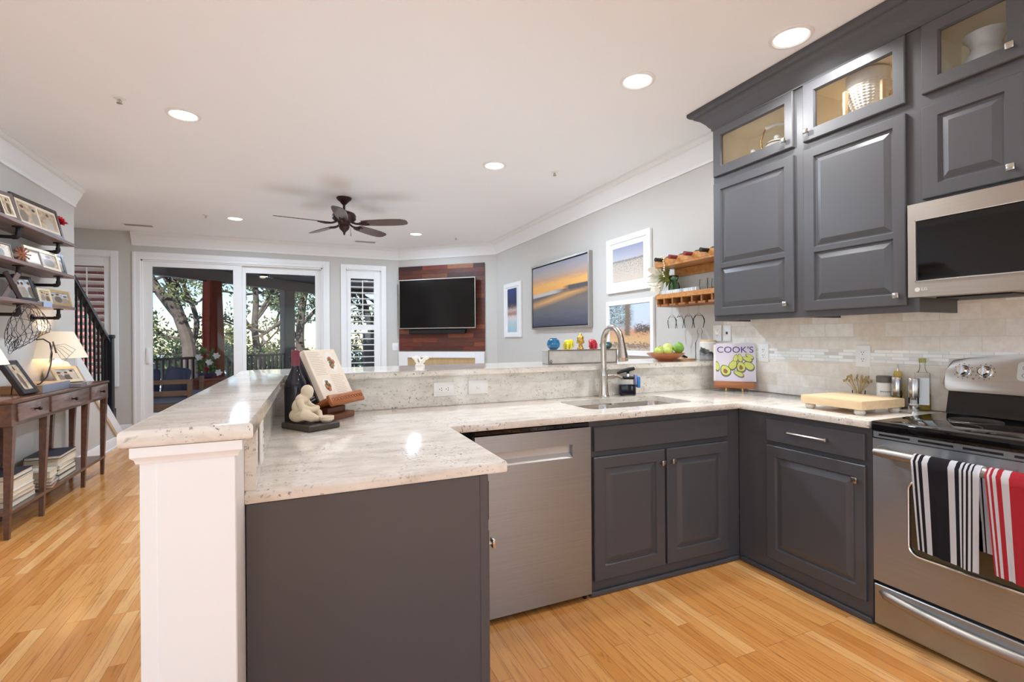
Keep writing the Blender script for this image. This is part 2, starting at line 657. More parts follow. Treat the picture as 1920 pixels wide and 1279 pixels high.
    def panel(self, w, h, t, panels, chamfer=0.004, through=False, deep=0.011, bev=0.028, lip=0.006, m=None):
        """a cabinet door: x 0..w, z 0..h, front at y=0 facing -y, back at y=t; raised panels, or a hole for glass"""
        bm = self.bm
        made = []

        def V(x, y, z):
            v = bm.verts.new((x, y, z))
            made.append(v)
            return v

        def rect(x0, z0, x1, z1, y):
            return [V(x0, y, z0), V(x1, y, z0), V(x1, y, z1), V(x0, y, z1)]

        def band(a, b_):
            for i in range(4):
                j = (i + 1) % 4
                bm.faces.new((a[i], a[j], b_[j], b_[i]))
        c = chamfer
        back = rect(0, 0, w, h, t)
        mid = rect(0, 0, w, h, c)
        front = rect(c, c, w - c, h - c, 0)
        band(back, mid)
        band(mid, front)
        if not through:
            bm.faces.new(back[::-1])
        xs = sorted({c, w - c} | {p[0] for p in panels} | {p[2] for p in panels})
        zs = sorted({c, h - c} | {p[1] for p in panels} | {p[3] for p in panels})
        for i in range(len(xs) - 1):
            for j in range(len(zs) - 1):
                cx, cz = (xs[i] + xs[i + 1]) / 2, (zs[j] + zs[j + 1]) / 2
                if any(p[0] < cx < p[2] and p[1] < cz < p[3] for p in panels):
                    continue
                bm.faces.new(rect(xs[i], zs[j], xs[i + 1], zs[j + 1], 0))
        for (x0, z0, x1, z1) in panels:
            def ins(d, y):
                return rect(x0 + d, z0 + d, x1 - d, z1 - d, y)
            if through:
                a, b1, b2 = ins(0, 0), ins(lip, deep), ins(lip, t)
                band(a, b1)
                band(b1, b2)
                outer = back
                band(b2, outer)
            else:
                a, b1, b2, b3 = ins(0, 0), ins(lip, deep), ins(lip + 0.006, deep), ins(lip + 0.006 + bev, 0.001)
                band(a, b1)
                band(b1, b2)
                band(b2, b3)
                bm.faces.new(b3)
        bmesh.ops.remove_doubles(bm, verts=made, dist=1e-6)
        return self._done([v for v in made if v.is_valid], m)

    def build(self, name, mat, parent=None, local=False, smooth=True, angle=35, fix=True):
        bm = self.bm
        if parent is not None and not local:
            bmesh.ops.transform(bm, matrix=world_of(parent).inverted(), verts=bm.verts[:])
        if fix:
            bmesh.ops.recalc_face_normals(bm, faces=bm.faces[:])
        me = bpy.data.meshes.new(name)
        bm.to_mesh(me)
        bm.free()
        if smooth:
            me.shade_smooth()
            me.set_sharp_from_angle(angle=math.radians(angle))
        me.materials.append(mat)
        o = bpy.data.objects.new(name, me)
        COL.objects.link(o)
        if parent is not None:
            o.parent = parent
        return o


def world_of(o):
    m = o.matrix_basis.copy()
    p = o.parent
    while p is not None:
        m = p.matrix_basis @ m
        p = p.parent
    return m


def thing(name, label, cat, loc=(0, 0, 0), rz=0.0, group=None, rot=None):
    o = bpy.data.objects.new(name, None)
    o.empty_display_size = 0.05
    o.location = loc
    o.rotation_euler = rot if rot else (0, 0, rz)
    COL.objects.link(o)
    o['label'] = label
    o['category'] = cat
    if group:
        o['group'] = group
    return o


def tag(o, label, cat, group=None, kind=None):
    o['label'] = label
    o['category'] = cat
    if group:
        o['group'] = group
    if kind:
        o['kind'] = kind
    return o


def struct(o):
    o['kind'] = 'structure'
    return o


def copy_thing(r, loc, label, rz=None, group=None):
    c = r.copy()
    COL.objects.link(c)
    c.location = loc
    c['label'] = label
    if rz is not None:
        c.rotation_euler = (r.rotation_euler[0], r.rotation_euler[1], rz)
    if group:
        c['group'] = group

    def rec(a, b_):
        for ch in [x for x in COL.objects if x.parent == a]:
            d = ch.copy()
            COL.objects.link(d)
            d.parent = b_
            rec(ch, d)
    rec(r, c)
    return c


def text_mesh(txt, size, extrude=0.0004, bold=False):
    cu = bpy.data.curves.new('lettering', 'FONT')
    cu.body = txt
    cu.size = size
    cu.extrude = extrude
    cu.align_x = 'CENTER'
    cu.align_y = 'CENTER'
    if bold:
        cu.offset = size * 0.02
    o = bpy.data.objects.new('lettering', cu)
    COL.objects.link(o)
    bpy.context.view_layer.update()
    me = bpy.data.meshes.new_from_object(o)
    bpy.data.objects.remove(o)
    bpy.data.curves.remove(cu)
    return me


def text_obj(name, txt, size, mat, parent, mtx, extrude=0.0004, bold=False, sx=1.0):
    me = text_mesh(txt, size, extrude, bold)
    me.transform(mtx @ Matrix.Diagonal((sx, 1, 1, 1)))
    me.materials.clear()
    me.materials.append(mat)
    o = bpy.data.objects.new(name, me)
    COL.objects.link(o)
    if parent:
        o.parent = parent
    return o


def rrect(x0, y0, x1, y1, r, seg=5):
    out = []
    for cx, cy, a0 in ((x1 - r, y0 + r, -90), (x1 - r, y1 - r, 0), (x0 + r, y1 - r, 90), (x0 + r, y0 + r, 180)):
        for i in range(seg + 1):
            a = math.radians(a0 + 90 * i / seg)
            out.append((cx + r * math.cos(a), cy + r * math.sin(a)))
    return out


RX90 = Matrix.Rotation(math.radians(90), 4, 'X')
# ================================================================ THE ROOM
XR, XL, YF, YB, ZC = 2.95, -2.03, 8.45, -2.6, 2.84
YLE = 6.27           # the left wall ends here and the stair opens
XS = -3.15           # far side of the stair
CA, CB = (1.62, 8.45), (2.95, 7.28)   # the canted corner wall

struct(MB().box(XS - 0.2, XR + 0.2, YB - 0.2, YF + 0.18, -0.12, 0.0).build('floor', floor_m))
struct(MB().box(XS - 0.2, XR + 0.2, YB - 0.2, YF + 0.18, ZC, ZC + 0.12).build('ceiling', ceil_m))
struct(MB().box(XR, XR + 0.15, YB - 0.2, YF + 0.18, 0, ZC).build('wall_right', wall_m))
mb = MB().box(XL - 0.14, XL, 0.9, YLE, 0, ZC).box(XL - 0.14, XL, YB - 0.2, -2.1, 0, ZC).box(XL - 0.14, XL, -2.1, 0.9, 0, 0.3).box(XL - 0.14, XL, -2.1, 0.9, 2.6, ZC)  # the gap beside the camera is added for the side fill lamp
struct(mb.build('wall_left', wall_m, smooth=False))
struct(MB().box(XS - 0.15, XS, 2.2, YF + 0.18, 0, ZC).build('wall_stair', wall_m))
struct(MB().box(XS, XL - 0.14, 2.2, 2.35, 0, ZC).build('wall_stairwell', wall_m))


def wall_holes(xs0, xs1, y0, y1, holes, name, mat):
    """a wall along x with openings (x0, x1, z0, z1)"""
    mb = MB()
    xs = sorted({xs0, xs1} | {h[0] for h in holes} | {h[1] for h in holes})
    for a, b_ in zip(xs, xs[1:]):
        cut = [h for h in holes if h[0] <= a and h[1] >= b_]
        z = 0.0
        for h in sorted(cut, key=lambda q: q[2]):
            if h[2] > z:
                mb.box(a, b_, y0, y1, z, h[2])
            z = h[3]
        if z < ZC:
            mb.box(a, b_, y0, y1, z, ZC)
    return struct(mb.build(name, mat, smooth=False))


DOOR = (-2.0, 0.40, 0.0, 2.455)
WIN2 = (0.76, 1.32, 0.55, 2.45)
WIN1 = (-2.98, -2.34, 0.75, 2.47)
wall_holes(XS - 0.15, CA[0] + 0.3, YF, YF + 0.16, [WIN1, DOOR, WIN2], 'wall_far', wall_m)
# behind the camera: openings made up for the fill lamps, never in view
mb = MB()
for a in ((XL - 0.14, -1.4, 0, ZC), (1.62, 2.47, 0, ZC), (2.69, XR, 0, ZC), (2.47, 2.69, 0, 0.30), (2.47, 2.69, 2.40, ZC), (-1.4, 1.62, 0, 0.30), (-1.4, 1.62, 2.55, ZC)):
    mb.box(a[0], a[1], YB - 0.14, YB, a[2], a[3])
struct(mb.build('wall_back', wall_m, smooth=False))
mb = MB()
for x in (-1.4, -0.41, 0.57, 1.56):
    mb.box(x, x + 0.06, YB - 0.10, YB - 0.04, 0.30, 2.55)
mb.box(-1.4, 1.62, YB - 0.10, YB - 0.04, 0.30, 0.36).box(-1.4, 1.62, YB - 0.10, YB - 0.04, 2.49, 2.55)
struct(mb.build('fill_window_frame', trim_m, smooth=False))  # unseen window frame, added around the back fill lamp

# canted wall with the television
ca, cb = Vector((*CA, 0)), Vector((*CB, 0))
cdir = (cb - ca).normalized()
cout = Vector((cdir.y, -cdir.x, 0))        # into the room
if cout.y > 0:
    cout = -cout
CANT = math.atan2(cdir.y, cdir.x)
mcant = Matrix.Translation(ca) @ Matrix.Rotation(CANT, 4, 'Z')   # local x along the wall, local -y into the room
CL = (cb - ca).length
struct(MB(mcant).box(-0.02, CL + 0.02, 0, 0.12, 0, ZC).build('wall_corner', wall_m))

# crown mouldings: (out from the wall, up)
CR = [(0, -0.195), (0.016, -0.195), (0.020, -0.165), (0.028, -0.158), (0.034, -0.135), (0.058, -0.095), (0.070, -0.062), (0.070, -0.052),
      (0.080, -0.050), (0.094, -0.030), (0.094, -0.012), (0.100, -0.010), (0.100, 0.0), (0, 0)]
a_fr = math.tan(math.radians(90 - 41.3) / 2)
half_far = math.tan(math.radians(41.3) / 2)
half_right = math.tan(math.radians(48.7) / 2)
struct(MB().extrude_profile(CR, (XR, 2.50, ZC), (XR, CB[1], ZC), out=(-1, 0, 0), m1=half_right).build('trim_1', trim_m, angle=50))
struct(MB().extrude_profile(CR, (CA[0], CA[1], ZC), (CB[0], CB[1], ZC), out=cout, m0=half_far, m1=half_right).build('trim_2', trim_m, angle=50))
struct(MB().extrude_profile(CR, (-2.10, YF, ZC), (CA[0], YF, ZC), out=(0, -1, 0), m1=half_far).build('trim_3', trim_m, angle=50))
struct(MB().extrude_profile(CR, (XL, YB, ZC), (XL, YLE, ZC), out=(1, 0, 0)).build('trim_4', trim_m, angle=50))
BB = [(0, 0), (0.022, 0), (0.022, 0.016), (0.014, 0.024), (0.014, 0.115), (0.008, 0.128), (0, 0.13)]
struct(MB().extrude_profile(BB, (XL, YB, 0), (XL, 7.85, 0), out=(1, 0, 0)).build('baseboard_left', trim_m))
struct(MB().extrude_profile(BB, (XS, YF, 0), (-2.10, YF, 0), out=(0, -1, 0)).build('baseboard_far', trim_m))
struct(MB().extrude_profile(BB, (0.505, YF, 0), (CA[0], YF, 0), out=(0, -1, 0)).build('baseboard_window', trim_m))
struct(MB().extrude_profile(BB, (XR, 2.95, 0), (XR, CB[1], 0), out=(-1, 0, 0)).build('baseboard_right', trim_m))

# ---------------------------------------------------------------- sliding door
dr = thing('door_1', 'white framed two panel sliding glass door to the porch', 'door', (-0.8, YF, 0))
dr['kind'] = 'structure'
for k in ('label', 'category'):
    del dr[k]
CAS = [(0, 0), (0.024, 0), (0.024, 0.03), (0.018, 0.04), (0.018, 0.085), (0.012, 0.10), (0, 0.10)]
mb = MB()
for a in ((-2.10, -2.0), (0.40, 0.505)):
    mb.box(a[0], a[1], YF - 0.022, YF + 0.001, 0, 2.56, 0.004)
    mb.box(a[0] + 0.012, a[1] - 0.06, YF - 0.030, YF - 0.02, 0, 2.55, 0.003)
mb.box(-2.0, 0.40, YF - 0.022, YF + 0.001, 2.455, 2.56, 0.0)
mb.box(-2.028, 0.428, YF - 0.0295, YF - 0.02, 2.50, 2.548, 0.0)
mb.box(-2.0, -1.98, YF, YF + 0.15, 0, 2.455).box(0.38, 0.40, YF, YF + 0.15, 0, 2.455).box(-2.0, 0.40, YF, YF + 0.15, 2.435, 2.455)
mb.box(-2.0, 0.40, YF, YF + 0.15, 0, 0.03)
mb.build('door_casing', trim_m, dr)


def glazed(x0, x1, gx0, gx1, y, gz0, gz1, name):
    mb = MB()
    t = 0.045
    z1 = 2.435
    mb.box(x0, gx0, y, y + t, 0.03, z1, 0.003).box(gx1, x1, y, y + t, 0.03, z1, 0.003)
    mb.box(gx0, gx1, y, y + t, 0.03, gz0, 0.0).box(gx0, gx1, y, y + t, gz1, z1, 0.0)
    f = mb.build(name, white_m, dr)
    MB().box(gx0 - 0.005, gx1 + 0.005, y + 0.018, y + 0.026, gz0 - 0.005, gz1 + 0.005).build('pane', glass_m, f)
    return f


f = glazed(-1.985, -0.745, -1.874, -0.862, YF + 0.02, 0.27, 2.364, 'door_panel')
MB().box(-1.945, -1.905, YF - 0.005, YF + 0.021, 0.98, 1.20, 0.006, 2).build('door_handle', white_m, f)
f = glazed(-0.80, 0.385, -0.696, 0.291, YF + 0.075, 0.27, 2.335, 'door_panel')


# ---------------------------------------------------------------- shuttered windows
def window(name, o, slats, tilt=-8, casing=0.085):
    x0, x1, z0, z1 = o
    w = thing(name, '', '', ((x0 + x1) / 2, YF, z0))
    del w['label'], w['category']
    w['kind'] = 'structure'
    mb = MB()
    c = casing
    mb.box(x0 - c, x0, YF - 0.022, YF + 0.001, z0 - c, z1 + c, 0.004).box(x1, x1 + c, YF - 0.022, YF + 0.001, z0 - c, z1 + c, 0.004)
    mb.box(x0, x1, YF - 0.022, YF + 0.001, z1, z1 + c, 0.004).box(x0, x1, YF - 0.022, YF + 0.001, z0 - c, z0, 0.004)
    mb.box(x0, x0 + 0.015, YF, YF + 0.15, z0, z1).box(x1 - 0.015, x1, YF, YF + 0.15, z0, z1)
    mb.box(x0, x1, YF, YF + 0.15, z0, z0 + 0.015).box(x0, x1, YF, YF + 0.15, z1 - 0.015, z1)
    mb.build('window_frame', trim_m, w)
    sx0, sx1, segs = slats
    for (a, b_) in segs:
        pass
    mb = MB()
    y = YF + 0.012
    top = segs[0][1]
    mb.box(x0 + 0.016, sx0, y, y + 0.03, z0 + 0.016, z1 - 0.016, 0.003).box(sx1, x1 - 0.016, y, y + 0.03, z0 + 0.016, z1 - 0.016, 0.003)
    zz = z1 - 0.016
    for (a, b_) in segs:
        mb.box(sx0, sx1, y, y + 0.03, b_, zz)
        zz = a
    mb.box(sx0, sx1, y, y + 0.03, z0 + 0.016, zz)
    sh = mb.build('shutter', white_m, w)
    mb = MB()
    for (a, b_) in segs:
        n = round((b_ - a) / 0.094)
        for i in range(n):
            z = a + (i + 0.5) * (b_ - a) / n
            mb.box(sx0, sx1, -0.042, 0.042, -0.006, 0.006, 0.003, m=Matrix.Translation((0, y + 0.02, z)) @ Matrix.Rotation(math.radians(tilt), 4, 'X'))
    mb.build('louvre', white_m, sh)
    mb = MB()
    for (a, b_) in segs[:1]:
        mb.box((sx0 + sx1) / 2 - 0.007, (sx0 + sx1) / 2 + 0.007, y - 0.028, y - 0.016, a + 0.03, b_ - 0.03)
    mb.build('tilt_rod', white_m, sh)
    mb = MB()
    mb.box(x0 + 0.015, x1 - 0.015, YF + 0.12, YF + 0.127, z0 + 0.015, z1 - 0.015)
    mb.build('pane', glass_m, w)
    return w


window('window_2', WIN2, (0.835, 1.205, [(1.545, 2.31), (0.66, 1.455)]))
window('window_1', WIN1, (-2.78, -2.42, [(0.85, 2.335)]), -30)

# ---------------------------------------------------------------- half wall under the raised bar
mb = MB()
mb.box(-0.28, -0.12, 1.19, 2.87, 0, 1.084)
mb.box(-0.28, XR, 2.722, 2.87, 0, 1.084)
struct(mb.build('wall_peninsula', trim_m, smooth=False))
mb = MB()
mb.box(-0.283, -0.117, 1.176, 1.19, 0, 1.052, 0.002)
mb.box(-0.255, -0.118, 1.174, 1.18, 0, 1.05, 0.001)
CAP = [(0, 0), (0.005, 0), (0.007, 0.008), (0.013, 0.014), (0.013, 0.0335), (0, 0.0335)]
mb.extrude_profile(CAP, (-0.283, 1.176, 1.05), (-0.117, 1.176, 1.05), out=(0, -1, 0), m0=-1.0, m1=-1.0)
mb.extrude_profile(CAP, (-0.117, 1.176, 1.05), (-0.117, 1.39, 1.05), out=(1, 0, 0), m0=-1.0)
mb.extrude_profile(CAP, (-0.283, 2.87, 1.05), (-0.283, 1.176, 1.05), out=(-1, 0, 0), m1=-1.0)
struct(mb.build('trim_5', trim_m))

# ---------------------------------------------------------------- tiled wall behind the range
mb = MB()
mb.box(2.938, 2.9505, 0.2, 2.72, 0.916, 1.139).box(2.938, 2.9505, 0.2, 2.72, 1.213, 1.46)
struct(mb.build('wall_tile', tile_m, smooth=False))
struct(MB().box(2.936, 2.9505, 0.2, 2.72, 1.139, 1.213).build('trim_6', mosaic_m, smooth=False))

# ---------------------------------------------------------------- stair
SL = -0.745


def line_z(y, y0=6.28, z0=1.19):
    return z0 + SL * (y - y0)


mb = MB(Matrix.Translation((XL - 0.10, 0, 0)) @ Matrix(((0, 0, 1, 0), (1, 0, 0, 0), (0, 1, 0, 0), (0, 0, 0, 1))))
mb.prism([(YLE, 0), (7.86, 0), (YLE, line_z(YLE) - 0.02)], 0, 0.10)
struct(mb.build('wall_knee', wall_m, smooth=False))
mb = MB(Matrix.Translation((XL, 0, 0)) @ Matrix(((0, 0, 1, 0), (1, 0, 0, 0), (0, 1, 0, 0), (0, 0, 0, 1))))
mb.prism([(YLE, line_z(YLE) - 0.15), (YLE, line_z(YLE)), (7.86, 0.02), (7.86, 0.0), (7.68, 0.0)], -0.10, 0.018)
struct(mb.build('trim_7', trim_m, smooth=False))
mb = MB(Matrix.Translation((XL, 0, 0)) @ Matrix(((0, 0, 1, 0), (1, 0, 0, 0), (0, 1, 0, 0), (0, 0, 0, 1))))
mb.prism([(YLE, line_z(YLE) - 0.19), (YLE, line_z(YLE) - 0.15), (7.68, 0.0), (7.62, 0.0)], 0.0, 0.016)
struct(mb.build('trim_8', P('tan_moulding', srgb(206, 182, 152), 0.5), smooth=False))
st = thing('staircase', 'oak staircase with white risers climbing behind the left wall', 'staircase', (-2.6, 7.5, 0))
mb, mr = MB(), MB()
for i in range(9):
    y1 = 7.80 - i * 0.25
    mb.box(XS + 0.004, XL - 0.145, y1 - 0.275, y1 + 0.02, 0.186 * (i + 1) - 0.03, 0.186 * (i + 1), 0.006, 2)
    mr.box(XS + 0.004, XL - 0.145, y1 - 0.02, y1, 0.186 * i, 0.186 * (i + 1) - 0.03)
mb.build('tread', mat_wood('stair_oak', srgb(190, 134, 78), srgb(216, 164, 104), 'x', 0.3), st)
mr.build('riser', trim_m, st)
rl = thing('stair_railing', 'black stair railing with square balusters and newel post', 'railing', (XL - 0.05, 7.4, 0))
rb = P('black_railing', srgb(26, 25, 30), 0.35)
xr_ = XL - 0.045
mb = MB()
mb.box(xr_ - 0.045, xr_ + 0.045, 7.355, 7.445, line_z(7.4) - 0.02, 1.36, 0.006)
mb.box(xr_ - 0.055, xr_ + 0.055, 7.345, 7.455, 1.33, 1.375, 0.01, 2)
mb.box(xr_ - 0.055, xr_ + 0.055, 7.345, 7.455, line_z(7.4) - 0.04, line_z(7.4) + 0.12, 0.004)
mb.build('newel_post', rb, rl)
HR = [(-0.03, -0.03), (0.03, -0.03), (0.035, 0.0), (0.022, 0.028), (0, 0.035), (-0.022, 0.028), (-0.035, 0.0)]
mb = MB().extrude_profile(HR, (xr_, 6.2, 2.045), (xr_, 7.40, 1.285), out=(1, 0, 0), up=(0, 0.53, 0.85))
mb.build('handrail', P('handrail_satin', srgb(40, 44, 58), 0.18), rl)
for i in range(9):
    y = 6.33 + i * 0.122
    MB().box(xr_ - 0.009, xr_ + 0.009, y - 0.009, y + 0.009, line_z(y) - 0.01, 2.045 + (y - 6.2) * (-0.633) - 0.02).build('baluster', rb, rl)
# ================================================================ KITCHEN: worktops, cabinets, appliances
RZ = -PI / 2          # local -y looks to world -x (fronts on the right wall); local x runs towards the camera

HOLE = rrect(1.42, 2.19, 2.14, 2.56, 0.06, 5)
o = MB().prism([(-0.1195, 1.385), (0.592, 1.385), (0.605, 2.043), (2.322, 2.043), (2.322, 1.349), (2.936, 1.349), (2.936, 2.70), (-0.1195, 2.70)],
               0.880, 0.914, 0.007, 2, hole=HOLE[::-1]).build('worktop', granite, angle=40)
tag(o, 'white speckled granite worktop wrapping the sink corner and peninsula', 'worktop')
o = MB().prism([(-0.313, 1.156), (-0.083, 1.156), (-0.058, 2.667), (2.948, 2.667), (2.948, 3.27), (-0.20, 3.27), (-0.268, 3.24), (-0.29, 3.17)],
               1.0845, 1.118, 0.009, 3).build('bar_counter', granite, angle=40)
tag(o, 'raised white granite bar top on the half wall', 'bar counter')
mb = MB()
mb.box(-0.1195, -0.094, 1.392, 2.70, 0.9142, 1.084)
mb.box(-0.1195, 2.936, 2.7002, 2.7215, 0.9142, 1.084)
o = mb.build('stone_upstand', granite_up, smooth=False)
tag(o, 'granite upstand between the worktop and the raised bar', 'backsplash')

KN = [(0.006, 0), (0.006, 0.016), (0.0, 0.016)]


def knob(parent, x, z, y=0.0, s=0.014, name='knob'):
    mb = MB()
    mb.cyl((x, y, z), (x, y - 0.018, z), 0.006, seg=10)
    mb.box(x - s, x + s, y - 0.028, y - 0.017, z - s, z + s, 0.004, 2)
    return mb.build(name, nickel_m, parent, local=True)


def door_part(parent, name, x, z, w, h, y, panels, through=False, mat=None, t=0.02):
    d = MB(Matrix.Translation((x, y, z))).panel(w, h, t, panels, through=through).build(name, mat or paint_m, parent, local=True, smooth=False)
    return d


# ---------------------------------------------------------------- peninsula cabinet
t = thing('base_cabinet', 'charcoal peninsula base cabinet with a plain end panel facing the kitchen', 'cabinet', (0.2, 2.0, 0))
MB().box(-0.1175, 0.528, 1.405, 2.07, 0, 0.879).build('carcass', paint_m, t)
mb = MB().box(-0.1175, 0.530, 1.393, 1.405, 0, 0.879, 0.0015)
mb.box(0.505, 0.531, 1.390, 1.394, 0, 0.879, 0.001)
mb.build('end_panel', paint_m, t)
mside = Matrix.Translation((0.548, 1.425, 0)) @ Matrix.Rotation(PI / 2, 4, 'Z')
MB(mside @ Matrix.Translation((0, 0, 0.725))).panel(0.60, 0.125, 0.02, []).build('drawer_front', paint_m, t)
d = MB(mside @ Matrix.Translation((0, 0, 0.085))).panel(0.60, 0.61, 0.02, [(0.055, 0.055, 0.545, 0.555)]).build('door', paint_m, t)
mb = MB(mside)
mb.cyl((0.030, 0, 0.640), (0.030, -0.018, 0.640), 0.006, seg=10).box(0.016, 0.044, -0.028, -0.017, 0.626, 0.654, 0.004, 2)
mb.build('knob', nickel_m, d)

# ---------------------------------------------------------------- dishwasher
t = thing('dishwasher', 'stainless steel dishwasher with a pocket handle beside the peninsula', 'dishwasher', (1.02, 2.055, 0))
X0, X1 = 0.722, 1.326
mb = MB()
y0, y1 = 2.052, 2.085
px0, px1, pz0, pz1 = 0.80, 1.222, 0.712, 0.776
mb.box(X0, px0, y0, y1, 0.03, 0.853).box(px1, X1, y0, y1, 0.03, 0.853)
mb.box(px0, px1, y0, y1, 0.03, pz0).box(px0, px1, y0, y1, pz1, 0.853)
mb.build('door', steelz_m, t, smooth=False)
mb = MB()
mb.box(px0, px1, y1 - 0.004, y1, pz0, pz1)
mb.quad([(px0, y0 + 0.001, pz0), (px1, y0 + 0.001, pz0), (px1, y1 - 0.004, pz0 + 0.022), (px0, y1 - 0.004, pz0 + 0.022)])
mb.build('handle_pocket', P('pocket_steel', srgb(206, 204, 200), 0.45, 0.25), t, smooth=False)
mb = MB().box(X0 + 0.01, X1 - 0.01, 2.09, 2.66, 0.03, 0.872)
mb.build('tub', black_m, t)
mb = MB().box(X0 + 0.004, X1 - 0.004, 2.062, 2.09, 0.857, 0.873)
for i in range(9):
    mb.box(0.86 + i * 0.045, 0.885 + i * 0.045, 2.058, 2.064, 0.860, 0.868)
mb.build('control_strip', black_gloss, t)
mb = MB().box(X0 + 0.01, X1 - 0.01, 2.10, 2.12, 0.0, 0.03).box(X1 - 0.03, X1 - 0.015, 2.075, 2.09, 0.0, 0.03)
mb.build('kick_plate', black_m, t)

# ---------------------------------------------------------------- sink cabinet
t = thing('base_cabinet', 'charcoal cabinet under the sink with two raised panel doors', 'cabinet', (1.35, 2.08, 0))
mb = MB(Matrix.Identity(4))
mb.box(-0.018, 1.008, 0.0, 0.02, 0.0, 0.879).box(-0.018, 0.0, 0.02, 0.60, 0.0, 0.879).box(0.99, 1.008, 0.02, 0.60, 0, 0.879).box(0, 0.99, 0.02, 0.60, 0.08, 0.10)
mb.build('carcass', paint_m, t, local=True)
MB().box(-0.018, 0.998, -0.016, -0.0005, 0.0, 0.026, 0.005).build('toe_trim', paint_m, t, local=True)
door_part(t, 'false_drawer_front', 0.003, 0.724, 0.899, 0.122, -0.021, [])
d = door_part(t, 'door', 0.0, 0.078, 0.446, 0.618, -0.021, [(0.062, 0.070, 0.388, 0.560)])
knob(d, 0.420, 0.630, -0.021)
d = door_part(t, 'door', 0.462, 0.078, 0.440, 0.618, -0.021, [(0.060, 0.070, 0.384, 0.560)])
knob(d, 0.462 + 0.028, 0.632, -0.021)

# ---------------------------------------------------------------- corner cabinet beside the range
t = thing('base_cabinet', 'charcoal base cabinet with one drawer and one door beside the stove', 'cabinet', (2.36, 2.078, 0), RZ)
mb = MB()
mb.box(0.0, 0.722, 0.0, 0.02, 0.0, 0.879).box(0.704, 0.722, 0.02, 0.57, 0, 0.879).box(0.0, 0.704, 0.03, 0.57, 0.08, 0.10)
mb.build('carcass', paint_m, t, local=True)
MB().box(0.016, 0.722, -0.016, -0.0005, 0.0, 0.026, 0.005).build('toe_trim', paint_m, t, local=True)
d = door_part(t, 'drawer_front', 0.195, 0.728, 0.504, 0.120, -0.021, [])
mb = MB()
mb.tube([(0.340, -0.045, 0.792), (0.39, -0.050, 0.794), (0.44, -0.051, 0.794), (0.49, -0.050, 0.794), (0.535, -0.045, 0.792)], [0.008, 0.0075, 0.007, 0.0075, 0.008], 8)
mb.box(0.337, 0.349, -0.048, -0.0212, 0.784, 0.800, 0.002).box(0.527, 0.539, -0.048, -0.0212, 0.784, 0.800, 0.002)
mb.build('handle', nickel_m, d, local=True)
d = door_part(t, 'door', 0.195, 0.092, 0.506, 0.614, -0.021, [(0.052, 0.060, 0.462, 0.556)])
knob(d, 0.195 + 0.472, 0.636, -0.021)

# ---------------------------------------------------------------- sink
t = thing('sink', 'stainless steel double bowl sink set under the worktop', 'sink', (1.78, 2.37, 0.88))
for (x0, x1) in ((1.425, 1.765), (1.795, 2.135)):
    mb = MB()
    rings = []
    for (d, z, r) in ((-0.012, 0.8795, 0.06), (0.0, 0.8795, 0.06), (0.004, 0.86, 0.06), (0.014, 0.73, 0.055), (0.05, 0.705, 0.04), (0.15, 0.700, 0.015)):
        rings.append([mb.bm.verts.new((p[0], p[1], z)) for p in rrect(x0 + d, 2.195 + d, x1 - d, 2.555 - d, r, 5)])
    for A, B in zip(rings, rings[1:]):
        n = len(A)
        for i in range(n):
            j = (i + 1) % n
            mb.bm.faces.new((A[i], A[j], B[j], B[i]))
    mb.bm.faces.new(rings[-1])
    b_ = mb.build('bowl', P('sink_steel', srgb(196, 188, 178), 0.22, 1.0), t, fix=True)
    MB().lathe([(0.0, 0.002), (0.035, 0.004), (0.04, 0.0), (0.04, -0.02)], 20, ((x0 + x1) / 2, 2.375, 0.701)).build('drain', chrome_m, b_)

# ---------------------------------------------------------------- tap
t = thing('faucet', 'brushed nickel gooseneck faucet with pull down spray head behind the sink', 'faucet', (1.80, 2.63, 0.9142))
MB().lathe([(0.0, 0), (0.036, 0), (0.036, 0.006), (0.031, 0.012), (0.028, 0.05), (0.025, 0.12), (0.027, 0.135), (0.027, 0.142), (0.020, 0.175), (0.018, 0.19), (0, 0.19)], 24).build('faucet_body', nickel_m, t, local=True)
pts = [(0, 0, 0.18), (0, 0, 0.26), (0, 0, 0.33)]
for i in range(1, 13):
    a = PI * i / 13 * 0.97
    pts.append((0, -0.095 + 0.095 * math.cos(a), 0.335 + 0.108 * math.sin(a)))
pts.append((0, -0.196, 0.325))
MB().tube(pts, 0.0190, 16).build('spout', nickel_m, t, local=True)
mb = MB()
mb.cyl((0, -0.193, 0.345), (0, -0.197, 0.318), 0.0215, 0.0225, 20)
mb.cyl((0, -0.197, 0.318), (0, -0.204, 0.255), 0.0225, 0.032, 20)
mb.cyl((0, -0.204, 0.255), (0, -0.206, 0.235), 0.033, 0.029, 20)
mb.build('spray_head', nickel_m, t, local=True)
mb = MB()
mb.cyl((0.012, 0, 0.128), (0.062, -0.005, 0.130), 0.0165, seg=16).cyl((0.062, -0.005, 0.130), (0.070, -0.006, 0.130), 0.0175, seg=16)
mb.tube([(0.068, -0.006, 0.130), (0.09, -0.010, 0.133), (0.105, -0.03, 0.125), (0.112, -0.045, 0.118)], [0.012, 0.011, 0.010, 0.011], 10)
mb.build('lever', nickel_m, t, local=True)

